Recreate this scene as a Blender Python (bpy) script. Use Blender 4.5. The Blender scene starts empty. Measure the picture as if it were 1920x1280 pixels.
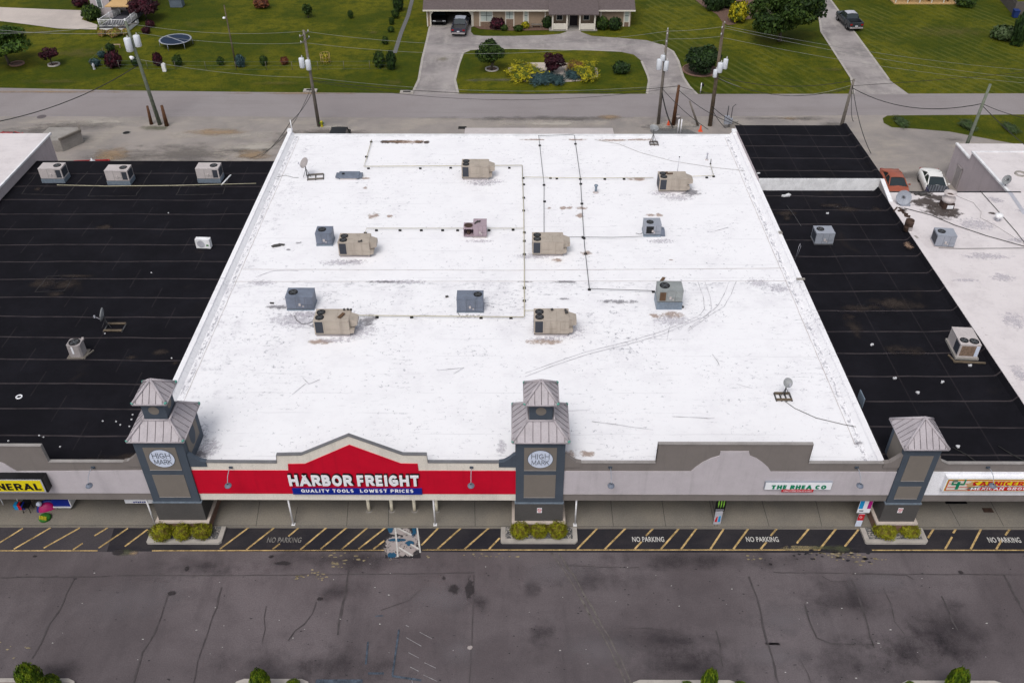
import bpy, bmesh, math, random
from math import sin, cos, tan, pi, radians, sqrt, atan2, floor
from mathutils import Vector, Matrix, noise as mn
random.seed(7)
# ------------------------------------------------------------------ camera, sky, sun, exposure
CH, CF, CP, CY = 42.0, 1680.0, radians(37.9), 0.0028     # height m, focal length (px of 1920), pitch down, yaw
sc = bpy.context.scene
cam = bpy.data.cameras.new('camera'); camo = bpy.data.objects.new('camera', cam); sc.collection.objects.link(camo)
cam.sensor_width = 36; cam.lens = 36*CF/1920; cam.clip_end = 3000; cam.clip_start = .5
camo.location = (0, 0, CH); camo.rotation_euler = (pi/2-CP, 0, CY)
sc.camera = camo
W = bpy.data.worlds.new('World'); sc.world = W; W.use_nodes = True
wn = W.node_tree.nodes; wl = W.node_tree.links
sky = wn.new('ShaderNodeTexSky'); sky.sky_type = 'NISHITA'; sky.sun_disc = False
SUN_EL, SUN_ROT = radians(58), radians(200)
sky.sun_elevation = SUN_EL; sky.sun_rotation = SUN_ROT; sky.air_density = 1.0; sky.dust_density = 4.0; sky.ozone_density = .6
hs = wn.new('ShaderNodeHueSaturation'); hs.inputs['Saturation'].default_value = .38
wl.new(sky.outputs[0], hs.inputs['Color']); wl.new(hs.outputs[0], wn['Background'].inputs[0])
wn['Background'].inputs[1].default_value = .15
sl = bpy.data.lights.new('sun', 'SUN'); sl.energy = 1.2; sl.angle = radians(24); sl.color = (1, .97, .93)
so = bpy.data.objects.new('sun', sl); sc.collection.objects.link(so)
so.rotation_euler = (pi/2-SUN_EL, 0, pi-SUN_ROT); so.location = (0, 0, 100)
sc.view_settings.view_transform = 'Standard'; sc.view_settings.look = 'None'; sc.view_settings.gamma = 1
sc.view_settings.exposure = -.12
# ------------------------------------------------------------------ measuring helpers (survey of the photograph -> metres)
def ray(px, py):
    u = (px-960)/CF; v = (py-640)/CF
    dx, dy, dz = u, cos(CP)-v*sin(CP), -sin(CP)-v*cos(CP)
    return (dx*cos(CY)-dy*sin(CY), dx*sin(CY)+dy*cos(CY), dz)
def G(px, py, z=0.0):
    d = ray(px, py); t = (z-CH)/d[2]; return Vector((d[0]*t, d[1]*t, z))
def Q(px, py, Y):
    d = ray(px, py); t = Y/d[1]; return Vector((d[0]*t, Y, CH+d[2]*t))
def ppm(y, z=0.0):        # pixels per metre there
    return CF/(y*cos(CP)+(CH-z)*sin(CP))
# ------------------------------------------------------------------ materials
def nodes(name):
    m = bpy.data.materials.new(name); m.use_nodes = True
    nt = m.node_tree; return m, nt, nt.nodes, nt.links, nt.nodes['Principled BSDF']
def N(nt, kind, **kw):
    n = nt.nodes.new(kind)
    for k, v in kw.items():
        if k in n.inputs: n.inputs[k].default_value = v
        else: setattr(n, k, v)
    return n
def math_n(nt, op, a, b=None, c=None, clamp=False):
    n = nt.nodes.new('ShaderNodeMath'); n.operation = op; n.use_clamp = clamp
    for i, v in enumerate((a, b, c)):
        if v is None: continue
        if hasattr(v, 'is_output'): nt.links.new(v, n.inputs[i])
        else: n.inputs[i].default_value = v
    return n.outputs[0]
def pos(nt, sx=1, sy=1, sz=1):
    g = nt.nodes.new('ShaderNodeNewGeometry')
    m = nt.nodes.new('ShaderNodeMapping'); m.inputs['Scale'].default_value = (sx, sy, sz)
    nt.links.new(g.outputs['Position'], m.inputs['Vector']); return m.outputs[0]
def noise(nt, vec, scale, detail=5, rough=.6, dist=0):
    n = N(nt, 'ShaderNodeTexNoise'); n.inputs['Scale'].default_value = scale; n.inputs['Detail'].default_value = detail
    n.inputs['Roughness'].default_value = rough; n.inputs['Distortion'].default_value = dist
    nt.links.new(vec, n.inputs['Vector']); return n.outputs['Fac']
def rng(nt, v, a, b, c=0., d=1.):
    n = nt.nodes.new('ShaderNodeMapRange'); n.interpolation_type = 'SMOOTHSTEP'
    nt.links.new(v, n.inputs[0])
    for i, x in enumerate((a, b, c, d)): n.inputs[i+1].default_value = x
    return n.outputs[0]
def mix(nt, fac, a, b, mode='MIX'):
    n = nt.nodes.new('ShaderNodeMix'); n.data_type = 'RGBA'; n.blend_type = mode
    for i, v in ((0, fac), (6, a), (7, b)):
        if hasattr(v, 'is_output'): nt.links.new(v, n.inputs[i])
        else: n.inputs[i].default_value = v if i == 0 else (*v, 1)
    return n.outputs[2]
def bump(nt, h, bsdf, strength=.3, dist=.02):
    b = nt.nodes.new('ShaderNodeBump'); b.inputs['Strength'].default_value = strength; b.inputs['Distance'].default_value = dist
    nt.links.new(h, b.inputs['Height']); nt.links.new(b.outputs[0], bsdf.inputs['Normal'])
def mat(name, col, rough=.8, var=.15, scale=1.2, fine=.08, metal=0, bmp=0, spec=.3, streak=0):
    m, nt, ns, lk, b = nodes(name)
    p = pos(nt)
    f = noise(nt, p, scale, 6, .65); g = noise(nt, p, scale*14, 3, .6)
    k = math_n(nt, 'ADD', rng(nt, f, .3, .7, 1-var, 1+var*.6), rng(nt, g, .3, .7, -fine, fine))
    if streak: k = math_n(nt, 'SUBTRACT', k, rng(nt, noise(nt, pos(nt, 2.2, 2.2, .22), 1.0, 5, .7), .48, .75, 0, streak))
    v = nt.nodes.new('ShaderNodeVectorMath'); v.operation = 'SCALE'; v.inputs[0].default_value = col; lk.new(k, v.inputs[3])
    lk.new(v.outputs[0], b.inputs['Base Color'])
    b.inputs['Roughness'].default_value = rough; b.inputs['Metallic'].default_value = metal
    b.inputs['Specular IOR Level'].default_value = spec
    if bmp: bump(nt, g, b, bmp, .03)
    return m
M = {}
def A(name, *a, **k): M[name] = mat(name, *a, **k)
A('cream', (.74, .69, .62), var=.06, streak=.13); A('taupe', (.20, .178, .168), var=.05, fine=.03, streak=.13); A('taupe_panel', (.19, .168, .148), var=.05, fine=.03)
A('lightgrey', (.51, .47, .50), var=.05, fine=.03, streak=.13); A('red_panel', (.56, .0, .022), rough=.6, var=.06, fine=.02, streak=.13)
A('whitepanel', (.82, .82, .86), var=.03, streak=.13); A('slate', (.065, .082, .108), var=.08, fine=.03, streak=.13); A('siding', (.07, .066, .064), var=.08)
A('brick', (.22, .13, .10), var=.2, scale=6, fine=.2); A('capstone', (.5, .43, .38), var=.12)
A('metalroof', (.41, .375, .40), rough=.5, var=.08, streak=.1); A('metalrib', (.13, .115, .125), rough=.5); A('patina', (.10, .33, .27), var=.15)
A('coping', (.30, .28, .27), rough=.5); A('copingdark', (.16, .16, .17), rough=.5); A('white_metal', (.8, .8, .82), rough=.4)
A('letterwhite', (.85, .86, .9), rough=.4, var=.02, fine=0); A('signblack', (.008, .008, .01), rough=.4); A('signblue', (.004, .02, .25), rough=.4, var=.03)
A('signyellow', (.75, .62, .01), rough=.35, var=.03); A('signgreen', (.0, .22, .11), rough=.4); A('signred', (.55, .01, .02), rough=.4)
A('roundel', (.62, .68, .82), rough=.35, var=.02); A('letterslate', (.05, .06, .09))
A('beige', (.42, .365, .31), rough=.55, var=.09, fine=.04, streak=.25); A('beigedark', (.24, .20, .17)); A('grille', (.045, .05, .065), rough=.6)
A('fanblack', (.01, .01, .012), rough=.6); A('fanblade', (.10, .11, .12), rough=.4); A('bluegrey', (.165, .19, .245), rough=.5, var=.15, streak=.3)
A('steelgrey', (.30, .32, .37), rough=.45, var=.08); A('greengrey', (.27, .29, .29), rough=.5); A('galv', (.22, .27, .33), rough=.4, metal=.3, var=.2, scale=6)
A('pinkgrey', (.36, .28, .32), rough=.5, var=.12); A('unitwhite', (.50, .455, .45), rough=.5, var=.08); A('unitgrey', (.35, .32, .32), rough=.5)
A('rust', (.060, .036, .027), var=.3, scale=4); A('browntrash', (.12, .07, .04), var=.2); A('concrete', (.30, .28, .26), var=.18, scale=.6)
A('curb', (.40, .37, .34), var=.15, scale=1.5); A('gaspipe', (.50, .46, .33), rough=.5); A('conduit', (.07, .07, .075)); A('rubber', (.012, .012, .013))
A('woodgrey', (.17, .15, .13), var=.2, scale=3); A('wood', (.13, .10, .07), var=.25, scale=3); A('woodbrown', (.10, .045, .022), var=.25, scale=3)
A('woodolive', (.15, .17, .13), var=.2, scale=3); A('dish', (.30, .31, .32), rough=.5); A('wire', (.03, .03, .03)); A('wirelight', (.26, .27, .26))
A('transformer', (.62, .65, .70), rough=.4, var=.05); A('porcelain', (.5, .5, .5), rough=.3)
A('yellowpaint', (.50, .35, .155), var=.5, scale=2, fine=.4); A('bollardpaint', (.85, .78, .62), var=.06); A('fadedblue', (.065, .085, .115), var=.5, scale=3, fine=.4); A('fadedwhite', (.30, .29, .30), var=.4, scale=4, fine=.3); A('whitepaint', (.55, .54, .52), var=.25, scale=4, fine=.2); A('fadedpaint', (.20, .19, .18), var=.5, scale=5, fine=.3)
A('glass', (.02, .03, .035), rough=.08, var=.05, spec=.6); A('tyre', (.012, .012, .012)); A('rim', (.25, .25, .26), rough=.3, metal=.6)
A('carorange', (.34, .095, .055), rough=.3, var=.12); A('carwhite', (.82, .82, .80), rough=.25, var=.02); A('cardark', (.035, .042, .05), rough=.25)
A('carblue', (.02, .02, .11), rough=.25); A('carslate', (.05, .05, .075), rough=.25); A('carblack', (.008, .008, .009), rough=.4); A('lampclear', (.6, .62, .65), rough=.15)
A('lampred', (.3, .01, .01), rough=.2); A('carred', (.35, .01, .015), rough=.3); A('plate', (.6, .6, .65))
A('shingle', (.115, .092, .092), rough=.9, var=.15, scale=3, fine=.22); A('tanwall', (.30, .225, .16), var=.06); A('creamtrim', (.66, .62, .55), var=.05)
A('pinkwall', (.50, .44, .46), var=.05, streak=.13); A('stone', (.22, .15, .11), var=.35, scale=6, fine=.25); A('mulch', (.14, .085, .065), var=.25, scale=3, fine=.3)
A('awning', (.55, .36, .17), var=.05); A('vinylwhite', (.78, .78, .80)); A('deckdark', (.06, .06, .075)); A('door', (.02, .015, .018)); A('windowpane', (.14, .17, .17), rough=.15, spec=.5)
A('blinds', (.45, .50, .47), rough=.5); A('bluebin', (.01, .03, .14)); A('greybluebox', (.12, .15, .19)); A('trampmat', (.012, .025, .055)); A('fencewood', (.12, .105, .10))
A('pinktoy', (.45, .005, .13), rough=.4); A('bluetoy', (.01, .03, .25), rough=.4); A('yellowtoy', (.45, .40, .02)); A('greentoy', (.03, .16, .02)); A('cyan', (.01, .28, .60)); A('magenta', (.45, .01, .22))
A('limegreen', (.22, .50, .05)); A('safetyorange', (.7, .09, .03)); A('dumpblue', (.25, .27, .30)); A('gravelgrey', (.14, .14, .14), var=.35, scale=8, fine=.3)
A('bark', (.09, .075, .06), var=.2); A('tealsign', (.05, .2, .2)); A('silver', (.45, .45, .5), rough=.35); A('storebrick', (.25, .2, .17)); A('ceiling', (.45, .43, .42))
A('trash', (.6, .6, .62)); A('blacktrash', (.03, .03, .035))
def leafmat(name, c, v=.3):
    m, nt, ns, lk, b = nodes(name)
    p = pos(nt); f = noise(nt, p, 2.5, 3)
    k = rng(nt, f, .3, .7, 1-v, 1+v)
    s = nt.nodes.new('ShaderNodeVectorMath'); s.operation = 'SCALE'; s.inputs[0].default_value = c; lk.new(k, s.inputs[3])
    lk.new(s.outputs[0], b.inputs['Base Color']); b.inputs['Roughness'].default_value = .65; b.inputs['Specular IOR Level'].default_value = .2
    M[name] = m
LEAF = {'green': ((.028, .054, .009), (.050, .082, .012), (.015, .032, .007)), 'bright': ((.040, .080, .010), (.075, .125, .014), (.022, .048, .009)), 'dark': ((.018, .038, .010), (.03, .06, .012), (.012, .026, .008)),
        'globe': ((.19, .20, .010), (.27, .265, .012), (.13, .105, .015)), 'arbor': ((.095, .155, .008), (.15, .20, .010), (.045, .085, .006)), 'yellow': ((.30, .27, .01), (.44, .38, .015), (.075, .095, .008)),
        'maroon': ((.035, .008, .014), (.065, .010, .02), (.018, .006, .010)), 'bluejun': ((.035, .07, .075), (.055, .10, .10), (.02, .045, .05)),
        'redyellow': ((.20, .09, .03), (.30, .25, .02), (.12, .07, .02)), 'grassy': ((.06, .09, .035), (.08, .11, .05), (.04, .07, .02)), 'rusty': ((.13, .04, .02), (.18, .07, .03), (.08, .03, .02)),
        'flower': ((.30, .16, .08), (.25, .22, .03), (.14, .16, .02))}
for k, cs in LEAF.items():
    for i, c in enumerate(cs): leafmat('leaf_%s_%d' % (k, i), c)
# --- white roof coating
def roofwhite(name, base, ysp, dens, tint=(.30, .30, .34), soft_amt=.36, softc=(.55, .53, .58)):
    m, nt, ns, lk, b = nodes(name)
    p = pos(nt); g = nt.nodes.new('ShaderNodeNewGeometry'); sep = nt.nodes.new('ShaderNodeSeparateXYZ'); lk.new(g.outputs['Position'], sep.inputs[0])
    y = sep.outputs['Y']; x = sep.outputs['X']
    front = rng(nt, y, ysp-.15, ysp+.15, 1, .55)
    near = rng(nt, y, 40.5, ysp-3, .55, 1.0)
    reg = math_n(nt, 'MULTIPLY', front, near)
    big = noise(nt, p, .22, 6, .66)
    fine = noise(nt, p, 3.2, 7, .82)
    fine2 = noise(nt, pos(nt, .35, 1.8, 1), 3.0, 6, .82)
    dm = math_n(nt, 'MULTIPLY', rng(nt, big, .34, .66, .15, 1.0), reg)
    th = math_n(nt, 'ADD', math_n(nt, 'MULTIPLY', dm, .10*dens), fine)
    sp = rng(nt, th, .625, .70)
    th2 = math_n(nt, 'ADD', math_n(nt, 'MULTIPLY', dm, .08*dens), fine2)
    sp2 = rng(nt, th2, .62, .70)
    s = math_n(nt, 'MAXIMUM', math_n(nt, 'MULTIPLY', sp, .85), math_n(nt, 'MULTIPLY', sp2, .6))
    if ysp < 100 and ysp > 0:
        ex = math_n(nt, 'MAXIMUM', rng(nt, math_n(nt, 'ABSOLUTE', math_n(nt, 'ADD', x, 20.55)), .05, .38, 1, 0), rng(nt, math_n(nt, 'ABSOLUTE', math_n(nt, 'SUBTRACT', x, 20.1)), .05, .38, 1, 0))
        ed = rng(nt, math_n(nt, 'ADD', noise(nt, pos(nt, 3, 1.2, 1), 2.2, 6, .8), math_n(nt, 'MULTIPLY', ex, .12)), .60, .70, 0, .8)
        s = math_n(nt, 'MAXIMUM', s, math_n(nt, 'MULTIPLY', ed, ex))
        wide = math_n(nt, 'MULTIPLY', rng(nt, math_n(nt, 'ABSOLUTE', math_n(nt, 'ADD', x, 19.6)), .2, 1.8, 1, 0), rng(nt, noise(nt, p, 1.8, 7, .8), .52, .68, 0, .5))
        s = math_n(nt, 'MAXIMUM', s, wide)
        bd1 = math_n(nt, 'MULTIPLY', rng(nt, y, ysp-1.6, ysp-.1, 0, 1), math_n(nt, 'MULTIPLY', rng(nt, y, ysp-.02, ysp+.02, 1, 0), rng(nt, noise(nt, pos(nt, .5, 1, 1), 2.6, 7, .82), .50, .64, 0, .55)))
        s = math_n(nt, 'MAXIMUM', s, bd1)
    c1 = mix(nt, s, base, tint)
    soft = rng(nt, noise(nt, p, .45, 7, .75), .42, .72, 0, soft_amt)
    c2 = mix(nt, math_n(nt, 'MULTIPLY', soft, reg), c1, softc)
    fr = math_n(nt, 'FRACT', math_n(nt, 'DIVIDE', math_n(nt, 'ADD', y, math_n(nt, 'MULTIPLY', noise(nt, p, .4, 2), .25)), 1.83))
    ln = math_n(nt, 'MULTIPLY', math_n(nt, 'LESS_THAN', fr, .035), rng(nt, noise(nt, pos(nt, .3, 1, 1), .8, 3), .45, .65, 0, .28))
    c3 = mix(nt, ln, c2, (.40, .39, .42))
    lk.new(c3, b.inputs['Base Color']); b.inputs['Roughness'].default_value = .75; b.inputs['Specular IOR Level'].default_value = .25
    bump(nt, fine, b, .15, .02)
    M[name] = m
YSP = G(960, 529, 5.25).y
roofwhite('roof_white', (.845, .84, .865), YSP, 1.0, (.24, .24, .28))
roofwhite('roof_pinkish', (.68, .635, .64), 900, .8, (.36, .32, .32), .85, (.46, .42, .43))
A('fleckyellow', (.26, .215, .13), var=.4, scale=3); A('patchgrey', (.030, .027, .028), var=.5, scale=2); A('scuff', (.52, .51, .54), var=.4, scale=2, fine=.3); A('crack', (.070, .061, .064), var=.3, scale=2); A('crackpale', (.125, .112, .105), var=.4, scale=3, fine=.3)
# --- black membrane roof with lap seams
def roofblack(name, y0, vx, col=(.0078, .0075, .0100), sea=(.052, .044, .047)):
    m, nt, ns, lk, b = nodes(name)
    p = pos(nt); g = nt.nodes.new('ShaderNodeNewGeometry'); sep = nt.nodes.new('ShaderNodeSeparateXYZ'); lk.new(g.outputs['Position'], sep.inputs[0])
    wob = math_n(nt, 'MULTIPLY', math_n(nt, 'SUBTRACT', noise(nt, p, .07, 3), .5), .9)
    fy = math_n(nt, 'FRACT', math_n(nt, 'DIVIDE', math_n(nt, 'ADD', math_n(nt, 'SUBTRACT', sep.outputs['Y'], y0), wob), 2.375))
    l1 = math_n(nt, 'LESS_THAN', math_n(nt, 'ABSOLUTE', math_n(nt, 'SUBTRACT', fy, .5)), .024)
    row = math_n(nt, 'FLOOR', math_n(nt, 'DIVIDE', math_n(nt, 'ADD', math_n(nt, 'SUBTRACT', sep.outputs['Y'], y0), wob), 2.375))
    off = math_n(nt, 'MULTIPLY', math_n(nt, 'SINE', math_n(nt, 'MULTIPLY', row, vx[1])), vx[2])
    fx = math_n(nt, 'FRACT', math_n(nt, 'DIVIDE', math_n(nt, 'ADD', sep.outputs['X'], off), vx[0]))
    l2 = math_n(nt, 'MULTIPLY', math_n(nt, 'LESS_THAN', math_n(nt, 'ABSOLUTE', math_n(nt, 'SUBTRACT', fx, .5)), .04/vx[0]), .28)
    l = math_n(nt, 'MULTIPLY', math_n(nt, 'MAXIMUM', l1, l2), rng(nt, noise(nt, p, .8, 4), .3, .6, .45, 1))
    f = noise(nt, p, .35, 6, .7)
    base = mix(nt, rng(nt, f, .35, .75), col, [c*1.55 for c in col])
    c = mix(nt, l, base, sea)
    dust = rng(nt, noise(nt, p, .22, 5, .6, .6), .60, .78, 0, .35)
    c = mix(nt, dust, c, (.032, .025, .022))
    lk.new(c, b.inputs['Base Color']); b.inputs['Roughness'].default_value = .75; b.inputs['Specular IOR Level'].default_value = .05
    bump(nt, l1, b, .3, .01)
    M[name] = m
roofblack('roof_black_left', 38.36+1.19, (6.2, 2.1, 2.6)); roofblack('roof_black_right', 37.18+1.19, (3.3, .01, .2)); roofblack('roof_black_rear', 37.3+1.19, (2.9, .01, .2))
# --- asphalts, concrete, lawn
def ground_mat(name, ca, cb, cc, s1=.06, s2=.9, streak=None, cmix=.5, rough=.88, stripes=False):
    m, nt, ns, lk, b = nodes(name)
    p = pos(nt)
    f1 = noise(nt, p, s1, 6, .62, .3); f2 = noise(nt, p, s2, 5, .7); f3 = noise(nt, p, 14, 3, .7)
    c = mix(nt, rng(nt, f1, .36, .66), ca, cb)
    c = mix(nt, rng(nt, f2, .45, .8, 0, cmix), c, cc)
    if streak:
        f4 = noise(nt, pos(nt, *streak), 1.0, 6, .65)
        c = mix(nt, rng(nt, f4, .48, .72, 0, .55), c, cc)
    k = rng(nt, f3, .3, .7, .86, 1.14)
    s = nt.nodes.new('ShaderNodeVectorMath'); s.operation = 'SCALE'; lk.new(c, s.inputs[0]); lk.new(k, s.inputs[3])
    lk.new(s.outputs[0], b.inputs['Base Color']); b.inputs['Roughness'].default_value = rough; b.inputs['Specular IOR Level'].default_value = .2
    bump(nt, f3, b, .2, .02)
    M[name] = m
ground_mat('asphalt_lot', (.090, .076, .081), (.140, .121, .128), (.070, .060, .065), .085, .8, (.5, .12, 1))
ground_mat('asphalt_new', (.019, .018, .024), (.030, .028, .032), (.050, .044, .046), .15, .6, (.3, .5, 1), .45)
ground_mat('asphalt_mid', (.062, .055, .060), (.046, .042, .050), (.09, .08, .085), .15, .6)
ground_mat('road_asphalt', (.255, .228, .230), (.285, .260, .262), (.205, .182, .182), .07, .35, (.04, .6, 1), .3)
ground_mat('yard_concrete', (.31, .278, .258), (.225, .205, .198), (.40, .355, .30), .12, .35, (.12, .4, 1), .55)
ground_mat('drive_concrete', (.33, .30, .295), (.215, .195, .195), (.42, .39, .365), .22, .7, (.5, .2, 1), .55)
ground_mat('drive_pale', (.52, .46, .42), (.44, .39, .36), (.36, .31, .30), .16, .5, None, .4)
ground_mat('walk_concrete', (.235, .212, .178), (.195, .18, .158), (.165, .152, .138), .25, .5, (.5, .3, 1), .4)
def lawn(name, mow):
    m, nt, ns, lk, b = nodes(name)
    p = pos(nt)
    f1 = noise(nt, p, .07, 5, .6, .4); f2 = noise(nt, p, .6, 5, .75); f3 = noise(nt, p, 5, 4, .8)
    c = mix(nt, rng(nt, f1, .40, .60), (.052, .064, .0030), (.108, .106, .0060))
    c = mix(nt, rng(nt, f2, .40, .66, 0, .75), c, (.030, .050, .004))
    dry = rng(nt, noise(nt, p, .23, 4, .6, .5), .60, .75, 0, .35)
    c = mix(nt, dry, c, (.105, .095, .02))
    if mow:
        w = N(nt, 'ShaderNodeTexWave', wave_type='BANDS', bands_direction='X'); mp = nt.nodes.new('ShaderNodeMapping'); g = nt.nodes.new('ShaderNodeNewGeometry')
        mp.inputs['Rotation'].default_value = (0, 0, radians(-24)); lk.new(g.outputs['Position'], mp.inputs[0]); lk.new(mp.outputs[0], w.inputs['Vector'])
        w.inputs['Scale'].default_value = .27; w.inputs['Distortion'].default_value = .8; w.inputs['Detail'].default_value = 3
        c = mix(nt, math_n(nt, 'MULTIPLY', rng(nt, w.outputs['Fac'], .5, .95), math_n(nt, 'MULTIPLY', rng(nt, noise(nt, p, .12, 3), .35, .6), .38)), c, (.125, .132, .03))
    k = rng(nt, f3, .25, .75, .68, 1.32)
    s = nt.nodes.new('ShaderNodeVectorMath'); s.operation = 'SCALE'; lk.new(c, s.inputs[0]); lk.new(k, s.inputs[3])
    lk.new(s.outputs[0], b.inputs['Base Color']); b.inputs['Roughness'].default_value = .9; b.inputs['Specular IOR Level'].default_value = .1
    bump(nt, f3, b, .6, .06)
    M[name] = m
lawn('lawn', False); lawn('lawn_mown', True)
def decal(name, col, strength, nsc, amt=1.0, edge=.5, stretch=(1, 1, 1)):      # noise-edged patch on a surface: dirt, and painted shadow on the lot
    m, nt, ns, lk, b = nodes(name)
    uv = nt.nodes.new('ShaderNodeUVMap'); ln = nt.nodes.new('ShaderNodeVectorMath'); ln.operation = 'LENGTH'
    mp = nt.nodes.new('ShaderNodeMapping'); mp.inputs['Location'].default_value = (-1, -1, 0); mp.inputs['Scale'].default_value = (2, 2, 0)
    lk.new(uv.outputs[0], mp.inputs[0]); lk.new(mp.outputs[0], ln.inputs[0])
    n = noise(nt, pos(nt, *stretch), nsc, 6, .72)
    v = math_n(nt, 'ADD', math_n(nt, 'SUBTRACT', 1.0, ln.outputs['Value']), math_n(nt, 'MULTIPLY', math_n(nt, 'SUBTRACT', n, .5), amt*2.2))
    a0 = math_n(nt, 'MULTIPLY', rng(nt, v, .12, .12+edge), strength)
    a1 = math_n(nt, 'MULTIPLY', a0, rng(nt, ln.outputs['Value'], .72, 1.0, 1, 0))
    b.inputs['Base Color'].default_value = (*col, 1); b.inputs['Roughness'].default_value = .9; b.inputs['Specular IOR Level'].default_value = .1
    lk.new(a1, b.inputs['Alpha']); M[name] = m
decal('d_rust', (.36, .24, .17), .55, 2.6, 1.3, .6); decal('d_dark', (.20, .19, .21), .6, 2.6, 1.5, .6); decal('d_soot', (.09, .075, .07), .85, 1.6, 1.2, .5)
decal('d_grey', (.50, .48, .53), .40, 3.4, 1.5, .6); decal('d_lotdark_shadow', (.032, .028, .033), .50, .40, 1.0, 1.3); decal('d_lotlight', (.19, .17, .182), .55, .4, .8, 1.0)
decal('d_oil', (.045, .040, .043), .75, 1.4, 1.0, .5); decal('d_tan', (.36, .26, .17), .7, .5, 1.2, 1.0, (.5, 1, 1)); decal('d_pale', (.50, .46, .41), .7, .4, 1.2, 1.0, (.5, 1, 1))
decal('d_yard', (.17, .155, .145), .6, .5, 1.3, 1.0, (.5, 1, 1)); decal('d_dust', (.050, .039, .034), .7, .9, 1.1, 1.0); decal('d_dryg', (.16, .135, .045), .35, .8, 1.1, 1.0)
decal('d_worn', (.36, .32, .31), .95, 3.2, 2.2, .10); decal('d_blue', (.02, .09, .17), .85, 3.2, 2.0, .12); decal('d_yel', (.34, .28, .16), .5, 3.0, 2.4, .15); decal('d_moss', (.10, .11, .06), .5, .8, .9, .8)
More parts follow.
